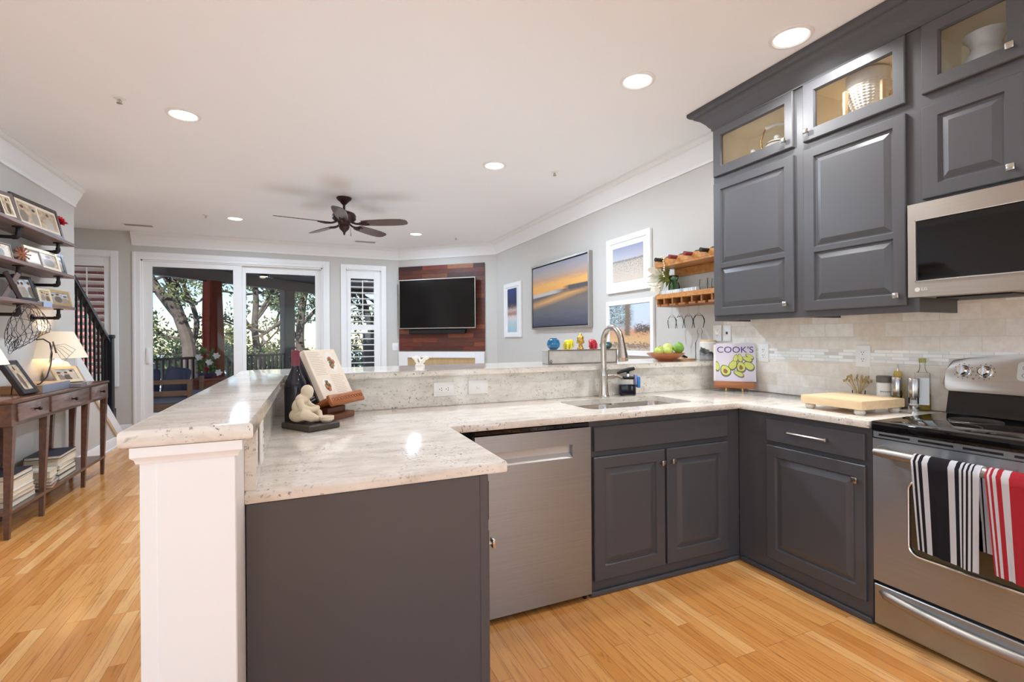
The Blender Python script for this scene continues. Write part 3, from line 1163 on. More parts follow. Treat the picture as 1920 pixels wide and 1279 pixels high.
# ---------------------------------------------------------------- outlet plates
def outlet(loc, rz, label, w=0.08, h=0.122, horiz=False, kind='socket', name='outlet', group=None):
    """plate in local x,z facing local -y"""
    t = thing(name, label, 'outlet' if kind != 'switch' else 'switch', loc, rz, group)
    W_, H_ = (h, w) if horiz else (w, h)
    pl = MB().box(-W_ / 2, W_ / 2, -0.007, -0.0006, -H_ / 2, H_ / 2, 0.003, 2).build('cover_plate', plate_m, t, local=True)
    mb = MB()
    if kind == 'socket':
        face = MB()
        if horiz:
            face.box(-0.033, 0.033, -0.009, -0.007, -0.017, 0.017, 0.001)
        else:
            face.box(-0.017, 0.017, -0.009, -0.007, -0.033, 0.033, 0.001)
        face.build('receptacle', white_m, t, local=True)
        for s in (-1, 1):
            mb = MB()
            for (a, b_) in ((-0.006, 0.004), (0.006, 0.004), (0, -0.008)):
                x, z = (a, b_ + s * 0.019)
                if horiz:
                    x, z = (b_ + s * 0.019, a)
                mb.box(x - 0.0017, x + 0.0017, -0.0096, -0.0085, z - 0.0032, z + 0.0032)
            mb.build('socket_holes', slot_m, t, local=True)
    elif kind == 'jack':
        mb.box(-0.007, 0.007, -0.010, -0.007, -0.009, 0.009)
        mb.build('slots', slot_m, t, local=True)
    else:
        mb.box(-0.006, 0.006, -0.014, -0.007, -0.011, 0.011, 0.002) if not horiz else mb.box(-0.011, 0.011, -0.014, -0.007, -0.006, 0.006, 0.002)
        for s in (-1, 1):
            if horiz:
                mb.cyl((s * 0.03, -0.008, 0), (s * 0.03, -0.0065, 0), 0.003, seg=8)
        mb.build('toggle', white_m, t, local=True)
    return t


outlet((0.767, 2.700, 1.008), 0, 'horizontal double socket on the upstand, left of the switch plate', horiz=True)
outlet((0.972, 2.700, 1.010), 0, 'horizontal switch plate on the granite upstand', horiz=True, kind='switch', name='light_switch')
outlet((-0.0935, 1.53, 1.012), PI / 2, 'white socket on the side upstand near the bar end', w=0.085, h=0.12)
outlet((2.938, 2.375, 1.181), RZ, 'white socket on the tile just right of the cookbook stand')
outlet((2.938, 1.732, 1.177), RZ, 'white socket on the tile above the cutting board')
outlet((2.95, 2.787, 1.322), RZ, 'white socket under the wall cabinet, left of the phone jack')
outlet((2.938, 2.684, 1.322), RZ, 'white plate with one small jack under the wall cabinet', w=0.072, kind='jack', name='wall_jack')
outlet((1.55, YF, 1.17), 0, 'light switch by the television wall corner', w=0.10, h=0.13, kind='switch', name='light_switch')

# ---------------------------------------------------------------- wall cabinets
def wall_cabinet(label, y0, w, zb, doors, glass, z_split=2.362, zt=2.70):
    """local: x 0..w, front frame at y=0"""
    t = thing('upper_cabinet', label, 'cabinet', (2.62, y0, 0), RZ)
    D = 0.329
    fr = MB()
    cuts = [(a, b_) for a, b_, *_ in doors]
    s = 0.018
    fr.box(0, s, 0.02, D, zb, zt).box(w - s, w, 0.02, D, zb, zt)
    fr.box(s, w - s, D - 0.006, D, zb, zt)
    fr.box(s, w - s, 0.02, D - 0.006, zb + 0.03, zb + 0.045)
    fr.box(s, w - s, 0.02, D - 0.006, z_split - 0.018, z_split)
    fr.box(s, w - s, 0.02, D - 0.006, zt - 0.018, zt)
    fr.build('carcass', paint_m, t, local=True, smooth=False)
    f = MB()
    gz0, gz1 = glass[0], glass[1]
    f.box(0, w, 0, 0.02, gz1 - 0.02, zt + 0.02)
    xs = [0.0] + [v for g in doors for v in (g[0] + 0.03, g[1] - 0.03)] + [w]
    for a, b_ in zip(xs[0::2], xs[1::2]):
        f.box(a, b_, 0, 0.02, gz0 + 0.03, gz1 - 0.02)
    f.box(0, w, 0, 0.02, zb, gz0 + 0.03)
    f.build('face_frame', paint_m, t, local=True, smooth=False)
    li = MB()
    a, b_, c, d = s + 0.0005, w - s - 0.0005, z_split + 0.0005, zt - 0.0185
    li.box(a, a + 0.004, 0.0205, D - 0.007, c, d).box(b_ - 0.004, b_, 0.0205, D - 0.007, c, d)
    li.box(a, b_, D - 0.011, D - 0.007, c, d).box(a, b_, 0.0205, D - 0.007, c, c + 0.004).box(a, b_, 0.0205, D - 0.007, d - 0.004, d)
    li.build('lining', cream_m, t, local=True, smooth=False)
    for (x0, x1, dz0, dz1, panels, knobs) in doors:
        dd = door_part(t, 'door', x0, dz0, x1 - x0, dz1 - dz0, -0.021, panels)
        knob(dd, knobs[0], dz0 + 0.045, -0.021)
        gw, gh = x1 - x0, gz1 - gz0
        gd = door_part(t, 'glass_door', x0, gz0, gw, gh, -0.021, [(0.062, 0.060, gw - 0.050, gh - 0.052)], through=True)
        MB().box(x0 + 0.064, x1 - 0.052, -0.008, -0.004, gz0 + 0.062, gz1 - 0.054).build('pane', glass_m, gd, local=True)
        knob(gd, knobs[1], gz0 + 0.05, -0.021)
    return t


z0, z1 = 1.435, 2.328
pa = [(0.058, 0.345, 0.528, 0.845), (0.058, 0.050, 0.528, 0.318)]
wall_cabinet('leftmost charcoal wall cabinet, next to the wine rack, kettle behind its glass', 2.50, 0.625, 1.40,
             [(0.012, 0.595, z0, z1, pa, (0.555, 0.550))], (2.375, 2.695))
pb = [(0.060, 0.345, 0.450, 0.845), (0.060, 0.050, 0.450, 0.318)]
wall_cabinet('charcoal wall cabinet left of the microwave, ribbed planter behind its glass', 1.875, 0.575, 1.40,
             [(0.030, 0.532, z0, z1, pb, (0.500, 0.060))], (2.375, 2.695))
pc = [(0.060, 0.060, 0.285, 0.360)]
wall_cabinet('charcoal wall cabinet above the microwave with a milk can behind glass', 1.30, 0.765, 1.89,
             [(0.022, 0.366, 1.908, 2.322, pc, (0.332, 0.332)), (0.390, 0.735, 1.908, 2.322, pc, (0.42, 0.42))], (2.382, 2.695))

CC = [(0, 2.700), (0.010, 2.700), (0.012, 2.716), (0.020, 2.722), (0.034, 2.745), (0.062, 2.775), (0.088, 2.790), (0.092, 2.800), (0.112, 2.806), (0.122, 2.818), (0.122, 2.838), (0, 2.838)]
mb = MB()
mb.extrude_profile(CC, (2.62, 2.50, 0), (2.62, 0.535, 0), out=(-1, 0, 0), m0=-1.0)
mb.extrude_profile(CC, (2.95, 2.50, 0), (2.62, 2.50, 0), out=(0, 1, 0), m1=-1.0)
mb.box(2.62, 2.945, 0.54, 2.50, 2.7205, 2.838)
o = mb.build('cabinet_cornice', paint_m, angle=50)
tag(o, 'charcoal crown moulding along the top of the wall cabinets', 'cornice')

# ---------------------------------------------------------------- microwave
t = thing('microwave', 'stainless over the range microwave with a black glass door', 'microwave', (2.56, 1.315, 1.465), RZ)
w, h = 0.76, 0.42
MB().box(0.018, w - 0.018, 0.03, 0.385, 0.006, h - 0.004, 0.002).build('body', black_m, t, local=True)
mb = MB()
gx0, gx1, gz0, gz1 = 0.028, 0.575, 0.068, 0.345
mb.box(0, gx0, 0, 0.03, 0.0, h, 0.0).box(gx1, w, 0, 0.03, 0, h, 0.0).box(gx0, gx1, 0, 0.03, 0, gz0).box(gx0, gx1, 0, 0.03, gz1, h)
d = mb.build('door', steel_warm, t, local=True, smooth=False)
MB().box(gx0 + 0.004, gx1 - 0.004, 0.006, 0.02, gz0 + 0.004, gz1 - 0.004, 0.002).build('window', black_gloss, d, local=True)
mb = MB()
mb.box(gx0, gx0 + 0.004, -0.002, 0.008, gz0, gz1).box(gx0, gx1, -0.002, 0.008, gz0, gz0 + 0.004).box(gx0, gx1, -0.002, 0.008, gz1 - 0.004, gz1)
mb.build('window_trim', P('bright_trim', srgb(232, 228, 222), 0.18, 0.9), d, local=True)
MB().tube([(0.61, -0.035, 0.05), (0.61, -0.045, 0.12), (0.61, -0.045, 0.30), (0.61, -0.035, 0.37)], 0.012, 12).build('handle', steelz_m, d, local=True)
MB().box(0.66, w - 0.01, -0.001, 0.004, 0.03, h - 0.03).build('control_panel', black_gloss, t, local=True)
logo_m = P('badge_silver', srgb(226, 224, 220), 0.3, 0.3)
mb = MB().cyl((0.037, 0.0005, 0.033), (0.037, -0.0012, 0.033), 0.010, seg=24)
lg = mb.build('badge', logo_m, d, local=True)
text_obj('badge_lettering', 'LG', 0.019, logo_m, d, Matrix.Translation((0.064, -0.0008, 0.0335)) @ RX90, bold=True)
mb = MB()
for x in (0.06, 0.42):
    mb.box(x, x + 0.26, 0.10, 0.26, -0.006, 0.0055, 0.002)
mb.build('grease_filter', black_m, t, local=True)
MB().box(0.02, w - 0.02, 0.04, 0.37, 0.0015, 0.0058).build('underside', P('light_grey_enamel', srgb(186, 184, 178), 0.4), t, local=True)

# ---------------------------------------------------------------- stove
t = thing('stove', 'stainless electric stove with a black glass cooktop', 'stove', (2.34, 1.343, 0), RZ)
w = 0.758
MB().box(0.006, w - 0.006, 0.03, 0.585, 0.03, 0.86).build('body', P('stove_side_grey', srgb(60, 58, 56), 0.4), t, local=True)
mb = MB().box(0.0, w, -0.012, 0.535, 0.876, 0.917, 0.006, 2)
ck = mb.build('cooktop', black_gloss, t, local=True)
mb = MB()
for (cx, cy, r) in ((0.20, 0.14, 0.115), (0.56, 0.14, 0.09), (0.20, 0.38, 0.09), (0.56, 0.38, 0.115)):
    mb.tube([(cx + r * math.cos(a * PI / 24), cy + r * math.sin(a * PI / 24), 0.9168) for a in range(48)], 0.0012, 4, closed=True)
mb.build('burner_ring', P('burner_grey', srgb(70, 66, 62), 0.3), ck, local=True)
mb = MB().box(0.0, w, 0.0, 0.03, 0.842, 0.874, 0.003)
vs = mb.build('vent_strip', steel_m, t, local=True)
mb = MB()
for i in range(5):
    x = 0.025 + i * 0.148
    mb.box(x, x + 0.118, -0.001, 0.004, 0.853, 0.862, 0.0)
mb.build('vent_slot', black_m, vs, local=True)
mb = MB()
wx0, wx1, wz0, wz1 = 0.135, w - 0.135, 0.375, 0.690
mb.xf = RX90
mb.prism([(0, 0.213), (w, 0.213), (w, 0.840), (0, 0.840)], -0.035, 0.0, hole=rrect(wx0, wz0, wx1, wz1, 0.04, 6)[::-1])
od = mb.build('oven_door', steel_m, t, local=True, smooth=False)
mb = MB(Matrix.Translation((0, 0.012, 0)) @ RX90)
mb.prism(rrect(wx0 - 0.01, wz0 - 0.01, wx1 + 0.01, wz1 + 0.01, 0.0305, 5), -0.010, 0.004)
mb.build('oven_window', P('bronze_oven_glass', srgb(74, 66, 50), 0.07, spec=0.6), od, local=True)
mb = MB()
ring = [(p[0], -0.001, p[1]) for p in rrect(wx0 + 0.002, wz0 + 0.002, wx1 - 0.002, wz1 - 0.002, 0.04, 6)]
mb.tube(ring, 0.0042, 6, closed=True)
mb.build('window_trim', P('bright_trim', srgb(232, 228, 222), 0.18, 0.9), od, local=True)
mb = MB()
pts = [(0.04 + 0.678 * i / 20, -0.058 - 0.012 * math.sin(PI * i / 20), 0.793) for i in range(21)]
mb.tube(pts, [0.015] + [0.019] * 19 + [0.015], 16)
for s in (0.05, w - 0.05):
    mb.tube([(s, 0.002, 0.800), (s, -0.03, 0.800), (s, -0.056, 0.795)], [0.017, 0.016, 0.018], 12)
mb.build('handle', satin_m, od, local=True)
mb = MB().box(0.0, w, 0.0, 0.035, 0.02, 0.198, 0.004)
dwr = mb.build('warming_drawer', steel_m, t, local=True)
mb = MB()
prof = []
pts = [(0.02 + (w - 0.04) * i / 24, 0.004 - 0.024 * math.sin(PI * i / 24) ** 0.6, 0.168 - 0.022 * math.sin(PI * i / 24)) for i in range(25)]
mb.tube(pts, [0.004] + [0.021] * 23 + [0.004], 16)
mb.build('drawer_lip', satin_m, dwr, local=True)
# backguard
bgm = Matrix.Translation((0, 0.535, 0.918)) @ Matrix.Rotation(math.radians(-14), 4, 'X') @ RX90
mb = MB(bgm)
poly = []
for p in ([(0.030, 0.105), (0.010, 0.118), (0.002, 0.145), (0.010, 0.200), (0.018, 0.235), (0.032, 0.256), (0.055, 0.264)]):
    poly.append(p)
for i in range(1, 12):
    x = 0.055 + (w - 0.11) * i / 12
    poly.append((x, 0.264 + 0.030 * math.sin(PI * i / 12)))
poly += [(w - p[0], p[1]) for p in [(0.030, 0.105), (0.010, 0.118), (0.002, 0.145), (0.010, 0.200), (0.018, 0.235), (0.032, 0.256), (0.055, 0.264)]][::-1]
mb.prism(poly[::-1], -0.025, 0.018, 0.006, 2)
bgp = mb.build('backguard', steel_warm, t, local=True)
MB(bgm).box(0.024, w - 0.024, 0.0, 0.118, -0.02, 0.004).build('backguard_base', black_gloss, t, local=True)
for kx in (0.078, 0.158, 0.600, 0.680):
    mb = MB(bgm)
    mb.lathe([(0.0, 0.026), (0.016, 0.026), (0.022, 0.02), (0.0245, 0.004), (0.028, 0.003), (0.028, 0.0)], 24, (kx, 0.205, 0.018))
    mb.box(kx - 0.005, kx + 0.005, 0.182, 0.228, 0.040, 0.049, 0.002)
    mb.build('burner_knob', chrome_m, bgp, local=True)
    mb = MB(bgm)
    for i in range(11):
        a = math.radians(-60 + 30 * i)
        x, y = kx + 0.036 * math.sin(a), 0.205 + 0.036 * math.cos(a)
        mb.box(x - 0.0015, x + 0.0015, y - 0.0022, y + 0.0022, 0.0178, 0.0186)
    mb.build('dial_marks', slot_m, bgp, local=True)
MB(bgm).cyl((0.118, 0.170, 0.017), (0.118, 0.170, 0.0195), 0.0045, seg=12).build('indicator_light', P('red_indicator', srgb(168, 92, 84), 0.3), bgp, local=True)
mb = MB(bgm).prism(rrect(0.268, 0.172, 0.500, 0.258, 0.018, 5), 0.010, 0.0195)
mb.build('control_panel', P('pale_keypad', srgb(206, 204, 198), 0.35), bgp, local=True)
mb = MB(bgm)
for i in range(2):
    for j in range(2):
        mb.tube([(0.297 + 0.012 * math.cos(a * PI / 12) + 0.04 * i, 0.196 + 0.035 * j + 0.010 * math.sin(a * PI / 12), 0.0197) for a in range(24)], 0.0007, 4, closed=True)
mb.build('keypad_buttons', slot_m, bgp, local=True)


# ---------------------------------------------------------------- kitchen towels over the oven handle
def towel(name, label, y_mid, width, front, back, stops, seed, loc_x=2.273):
    rnd = random.Random(seed)
    t = thing(name, label, 'towel', (loc_x, y_mid, 0.793), RZ)
    mb = MB()
    nu, path = 28, []
    R = 0.0245
    for i in range(9):
        path.append((R + 0.008, -back + (back) * i / 8))
    for i in range(1, 8):
        a = PI * i / 8
        path.append((R * math.cos(a), R * math.sin(a)))
    for i in range(15):
        path.append((-R - 0.006, -front * i / 14))
    grid = []
    for j, (py, pz) in enumerate(path):
        row = []
        for i in range(nu + 1):
            u = i / nu
            k = max(0.0, -pz) / 0.4
            wave = 0.010 * k * math.sin(u * 9 + seed + pz * 2) + 0.004 * k * math.sin(u * 23 + seed * 2)
            narrow = 1 - 0.16 * k if py < 0 else 1 - 0.05 * k
            x = (u - 0.5) * width * narrow + (0.014 * k if py < 0 else 0.022 * k)
            z = pz - (0.02 * u * k if py < 0 else 0)
            row.append(mb.bm.verts.new((x, py + (min(wave, 0.004) if py > 0 else -abs(wave)), z)))
        grid.append(row)
    n = len(path) - 1
    for j in range(n):
        for i in range(nu):
            f = mb.bm.faces.new((grid[j][i], grid[j][i + 1], grid[j + 1][i + 1], grid[j + 1][i]))
            for l, c in zip(f.loops, ((i, j), (i + 1, j), (i + 1, j + 1), (i, j + 1))):
                l[mb.uv].uv = (c[0] / nu, c[1] / n)
    bmesh.ops.solidify(mb.bm, geom=mb.bm.faces[:], thickness=0.003)
    o = mb.build('cloth', cloth_stripes(name + '_stripes', stops), t, local=True, angle=60)
    return t


wh, bk, rd = srgb(238, 238, 240), srgb(40, 36, 42), srgb(206, 52, 62)
towel('kitchen_towel', 'black and white striped towel hung on the oven handle', 1.040, 0.215, 0.345, 0.30,
      [(0, wh), (0.035, bk), (0.075, wh), (0.11, bk), (0.17, wh), (0.26, bk), (0.56, wh), (0.66, bk), (0.72, wh), (0.755, bk), (0.785, wh), (0.82, bk), (0.85, wh), (0.885, bk), (0.91, wh)], 1)
towel('kitchen_towel', 'red and white striped towel hung on the oven handle', 0.800, 0.235, 0.345, 0.30,
      [(0, rd), (0.02, wh), (0.05, rd), (0.08, wh), (0.125, rd), (0.18, wh), (0.27, rd), (0.75, wh), (0.84, rd), (0.9, wh), (0.94, rd)], 2)
# ================================================================ PICTURES, TELEVISION WALL, THINGS ON THE COUNTERS
def noise_uv(nt, uv, sc, detail=5, rough=0.6, dist=0.5):
    return noise(nt, mapping(nt, uv, sc), 1.0, detail, rough, dist)


def art_sunset(nt, uv):
    v = v_of(nt, uv)
    n = noise_uv(nt, uv, (3.2, 14, 1), 8, 0.68)
    vv = madd(nt, madd(nt, n, 0.20, -0.10), 1.0, v, 'ADD')
    r = ramp(nt, [(0.02, srgb(70, 72, 88)), (0.20, srgb(96, 96, 104)), (0.38, srgb(118, 110, 104)), (0.50, srgb(104, 92, 84)), (0.545, srgb(132, 110, 96)),
                  (0.56, srgb(232, 168, 92)), (0.68, srgb(234, 178, 100)), (0.76, srgb(196, 156, 128)), (0.84, srgb(176, 162, 156)), (1.0, srgb(150, 152, 168))])
    nt.links.new(vv, r.inputs[0])
    # light lying on the wet sand
    u = v_of(nt, uv, 0)
    gx = madd(nt, u, 1.0, madd(nt, v, -5.0, 1.72), 'ADD')
    w = madd(nt, madd(nt, gx, 0.0, 0.0, 'ABSOLUTE'), -2.4, 1.0)
    hv = ramp(nt, [(0.26, (0, 0, 0)), (0.40, (1, 1, 1)), (0.50, (1, 1, 1)), (0.53, (0, 0, 0))])
    nt.links.new(v, hv.inputs[0])
    f = madd(nt, madd(nt, w, 0.0, 1.0, 'MAXIMUM'), hv.outputs[0], 0, 'MULTIPLY')
    f = madd(nt, f, 0.85, 0, 'MULTIPLY')
    f = madd(nt, f, 0.0, 0, 'MAXIMUM')
    c = mixc(nt, f, r.outputs[0], srgb(226, 170, 100))
    # pale surf line on the left and a dark headland on the right
    sl = madd(nt, v, 1.0, madd(nt, u, -0.06, -0.515), 'ADD')
    sm = ramp(nt, [(0.0, (1, 1, 1)), (0.022, (1, 1, 1)), (0.034, (0, 0, 0))])
    nt.links.new(madd(nt, sl, 0.0, 0, 'ABSOLUTE'), sm.inputs[0])
    lm = ramp(nt, [(0.45, (1, 1, 1)), (0.62, (0, 0, 0))])
    nt.links.new(u, lm.inputs[0])
    c = mixc(nt, madd(nt, sm.outputs[0], lm.outputs[0], 0, 'MULTIPLY'), c, srgb(190, 186, 184))
    rm = ramp(nt, [(0.58, (0, 0, 0)), (0.70, (1, 1, 1))])
    nt.links.new(u, rm.inputs[0])
    hd = ramp(nt, [(0.0, (1, 1, 1)), (0.028, (1, 1, 1)), (0.04, (0, 0, 0))])
    nt.links.new(madd(nt, madd(nt, v, 1.0, -0.575, 'ADD'), 0.0, 0, 'ABSOLUTE'), hd.inputs[0])
    return mixc(nt, madd(nt, hd.outputs[0], rm.outputs[0], 0, 'MULTIPLY'), c, srgb(84, 82, 84))


def art_dune(nt, uv):
    v = v_of(nt, uv)
    n = noise_uv(nt, uv, (14, 22, 1), 6)
    vv = madd(nt, madd(nt, n, 0.10, -0.05), 1.0, v, 'ADD')
    r = ramp(nt, [(0.0, srgb(214, 200, 184)), (0.42, srgb(206, 196, 184)), (0.55, srgb(200, 190, 178)), (0.60, srgb(128, 124, 122)), (0.63, srgb(190, 190, 198)), (1.0, srgb(150, 156, 184))])
    nt.links.new(vv, r.inputs[0])
    gr = ramp(nt, [(0.50, (0, 0, 0)), (0.58, (1, 1, 1))])
    nt.links.new(noise_uv(nt, uv, (24, 40, 1), 6, 0.7), gr.inputs[0])
    lm = ramp(nt, [(0.05, (0, 0, 0)), (0.4, (0.8, 0.8, 0.8)), (0.60, (1, 1, 1)), (0.63, (0, 0, 0))])
    nt.links.new(v, lm.inputs[0])
    return mixc(nt, madd(nt, gr.outputs[0], lm.outputs[0], 0, 'MULTIPLY'), r.outputs[0], srgb(140, 130, 116))


def art_palms(nt, uv):
    v, u = v_of(nt, uv), v_of(nt, uv, 0)
    n = noise_uv(nt, uv, (16, 22, 1), 8, 0.72)
    vv = madd(nt, madd(nt, n, 0.55, -0.275), 1.0, v, 'ADD')
    r = ramp(nt, [(0.0, srgb(206, 186, 164)), (0.13, srgb(120, 100, 90)), (0.17, srgb(222, 186, 140)), (0.30, srgb(214, 170, 122)), (0.42, srgb(206, 150, 120)), (0.48, srgb(188, 180, 178)), (0.56, srgb(204, 212, 226)), (1.0, srgb(196, 214, 236))])
    nt.links.new(vv, r.inputs[0])
    hl = ramp(nt, [(0.62, (0, 0, 0)), (0.70, (1, 1, 1))])
    nt.links.new(u, hl.inputs[0])
    hv = ramp(nt, [(0.36, (0, 0, 0)), (0.40, (1, 1, 1)), (0.50, (1, 1, 1)), (0.57, (0, 0, 0))])
    nt.links.new(vv, hv.inputs[0])
    c = mixc(nt, madd(nt, hl.outputs[0], hv.outputs[0], 0, 'MULTIPLY'), r.outputs[0], srgb(96, 86, 78))
    fo = ramp(nt, [(0.42, (0, 0, 0)), (0.50, (1, 1, 1))])
    nt.links.new(noise_uv(nt, uv, (11, 20, 1), 8, 0.75, 1.8), fo.inputs[0])
    la = ramp(nt, [(0.52, (1, 1, 1)), (0.66, (0, 0, 0))])
    nt.links.new(u, la.inputs[0])
    lv = ramp(nt, [(0.45, (0, 0, 0)), (0.60, (1, 1, 1))])
    nt.links.new(v, lv.inputs[0])
    f = madd(nt, madd(nt, fo.outputs[0], la.outputs[0], 0, 'MULTIPLY'), lv.outputs[0], 0, 'MULTIPLY')
    gc = ramp(nt, [(0.34, srgb(70, 74, 62)), (0.5, srgb(108, 114, 98)), (0.6, srgb(140, 178, 174))])
    nt.links.new(noise_uv(nt, uv, (8, 6, 1), 4), gc.inputs[0])
    c = mixc(nt, madd(nt, f, 0.95, 0, 'MULTIPLY'), c, gc.outputs[0])
    tr = ramp(nt, [(0.0, (1, 1, 1)), (0.04, (1, 1, 1)), (0.09, (0, 0, 0))])
    nt.links.new(madd(nt, madd(nt, u, 1.0, madd(nt, n, 0.22, -0.58), 'ADD'), 0, 0, 'ABSOLUTE'), tr.inputs[0])
    tv = ramp(nt, [(0.30, (0, 0, 0)), (0.34, (1, 1, 1))])
    nt.links.new(v, tv.inputs[0])
    return mixc(nt, madd(nt, tr.outputs[0], tv.outputs[0], 0, 'MULTIPLY'), c, srgb(124, 108, 92))


def art_poolside(nt, uv):
    v = v_of(nt, uv)
    n = noise_uv(nt, uv, (14, 40, 1), 7, 0.7)
    vv = madd(nt, madd(nt, n, 0.42, -0.21), 1.0, v, 'ADD')
    r = ramp(nt, [(0.0, srgb(160, 192, 206)), (0.20, srgb(180, 204, 208)), (0.34, srgb(222, 214, 208)), (0.42, srgb(150, 112, 106)), (0.50, srgb(214, 188, 178)), (0.58, srgb(96, 84, 88)), (0.66, srgb(52, 58, 82)), (1.0, srgb(54, 74, 128))])
    nt.links.new(vv, r.inputs[0])
    return r.outputs[0]


def picture(name, label, cat, x_front, y_far, y_near, z0, z1, fw, fd, frame_m, art, art_in=None, mat_c=None):
    """hung on the right wall; art_in = (left, right, bottom, top) margins of the image"""
    w, h = y_far - y_near, z1 - z0
    dep = XR - 0.001 - x_front
    t = thing(name, label, cat, (x_front, y_far, z0), RZ)
    mb = MB()
    mb.box(0, fw, 0, dep, 0, h, 0.003).box(w - fw, w, 0, dep, 0, h, 0.003).box(fw, w - fw, 0, dep, 0, fw, 0.002).box(fw, w - fw, 0, dep, h - fw, h, 0.002)
    mb.build('frame', frame_m, t, local=True, smooth=False)
    if art_in is None:
        g = 0.012
        MB().box(fw, w - fw, fd + 0.012, dep - 0.002, fw, h - fw).build('backing', black_m, t, local=True)
        a = (fw + g, w - fw - g, fw + g, h - fw - g)
        MB().quad([(a[0], fd, a[2]), (a[1], fd, a[2]), (a[1], fd, a[3]), (a[0], fd, a[3])]).build('canvas', art, t, local=True)
        MB().box(a[0], a[1], fd + 0.001, fd + 0.011, a[2], a[3]).build('stretcher', black_m, t, local=True)
    else:
        MB().box(fw, w - fw, fd, dep - 0.002, fw, h - fw).build('mat_board', mat_c or white_m, t, local=True)
        a = (art_in[0], w - art_in[1], art_in[2], h - art_in[3])
        MB().quad([(a[0], fd - 0.002, a[2]), (a[1], fd - 0.002, a[2]), (a[1], fd - 0.002, a[3]), (a[0], fd - 0.002, a[3])]).build('print', art, t, local=True)
    return t


mw = P('white_frame_lacquer', srgb(240, 240, 240), 0.35)
picture('framed_print', 'tall narrow white framed beach print nearest the television corner', 'picture', 2.925, 6.93, 6.32, 1.317, 2.12, 0.06, 0.010, mw,
        mat_uv('print_poolside', art_poolside, 0.4), (0.13, 0.15, 0.075, 0.085))
picture('painting', 'large sunset beach painting in a silver floater frame', 'picture', 2.895, 5.91, 4.50, 1.413, 2.247, 0.022, 0.012,
        P('silver_leaf', srgb(176, 172, 166), 0.35, 0.85), mat_uv('canvas_sunset', art_sunset, 0.6))
picture('framed_print', 'white framed print of sand dunes, upper one beside the wine rack', 'picture', 2.922, 4.21, 3.53, 1.740, 2.285, 0.055, 0.010, mw,
        mat_uv('print_dune', art_dune, 0.4), (0.105, 0.105, 0.105, 0.105))
picture('framed_print', 'white framed print of palm trees, lower one beside the wine rack', 'picture', 2.922, 4.22, 3.495, 1.122, 1.66, 0.045, 0.010, mw,
        mat_uv('print_palms', art_palms, 0.4), (0.055, 0.055, 0.050, 0.048))

# ---------------------------------------------------------------- television wall (local x along the canted wall, -y into the room)
t = thing('wood_wall_panel', 'reclaimed dark red wood plank panel behind the television', 'wall panel', ca + Vector((0, 0, 1.10)), CANT)
MB().box(0.012, 1.570, -0.022, -0.0005, 0.0, 1.425).build('planks', mat_brickpanel('reclaimed_planks',
    [(0.0, srgb(62, 32, 26)), (0.2, srgb(110, 52, 34)), (0.4, srgb(84, 40, 30)), (0.55, srgb(142, 78, 44)), (0.7, srgb(120, 54, 40)), (0.85, srgb(66, 42, 36)), (1.0, srgb(170, 104, 58))],
    0.46, 0.0713, 0.0015, (0.01, 0.006, 0.005), 0.5, grain=0.8), t, local=True, smooth=False)
t = thing('television', 'flat television with a thin silver bezel on the plank panel', 'television', ca + Vector((0, 0, 1.47)), CANT)
tvm = Matrix.Translation((0.068, -0.115, 0.0))
MB(tvm).box(0.0, 1.385, 0.0, 0.035, 0.0, 0.822, 0.004).build('cabinet', black_m, t, local=True)
mb = MB(tvm)
b_ = 0.013
mb.box(0, 1.385, -0.006, 0.004, 0, b_).box(0, 1.385, -0.006, 0.004, 0.822 - b_, 0.822).box(0, b_, -0.006, 0.004, b_, 0.822 - b_).box(1.385 - b_, 1.385, -0.006, 0.004, b_, 0.822 - b_)
mb.build('bezel', P('tv_silver', srgb(206, 200, 192), 0.3, 0.7), t, local=True, smooth=False)
MB(tvm).box(b_, 1.385 - b_, -0.003, 0.002, b_, 0.822 - b_).build('screen', P('tv_screen', srgb(22, 19, 18), 0.14, spec=0.4), t, local=True)
MB(tvm).box(0.45, 0.95, 0.035, 0.0915, 0.2, 0.6).build('wall_mount', black_m, t, local=True)
t = thing('soundbar', 'black soundbar under the television', 'speaker', ca + Vector((0, 0, 1.385)), CANT)
MB().box(0.24, 1.26, -0.10, -0.0225, 0.0, 0.070, 0.012, 2).build('housing', black_m, t, local=True)
MB().box(0.25, 1.25, -0.103, -0.0995, 0.008, 0.062).build('grille', P('speaker_cloth', srgb(28, 26, 26), 0.9), t, local=True)
t = thing('fireplace_surround', 'white surround with a tan stone inset below the wood panel', 'fireplace', ca + Vector((0, 0, 0)), CANT)
mb = MB()
mb.box(0.012, 0.18, -0.05, -0.0005, 0.0, 1.085, 0.004).box(1.41, 1.570, -0.05, -0.0005, 0.0, 1.085, 0.004).box(0.18, 1.41, -0.05, -0.0005, 0.985, 1.085, 0.004)
mb.build('surround', trim_m, t, local=True)
MB().box(0.18, 1.41, -0.03, -0.0005, 0.0, 0.985).build('inset', mat_wood('tan_stone', srgb(176, 146, 104), srgb(200, 170, 126), 'z', 0.6), t, local=True, smooth=False)

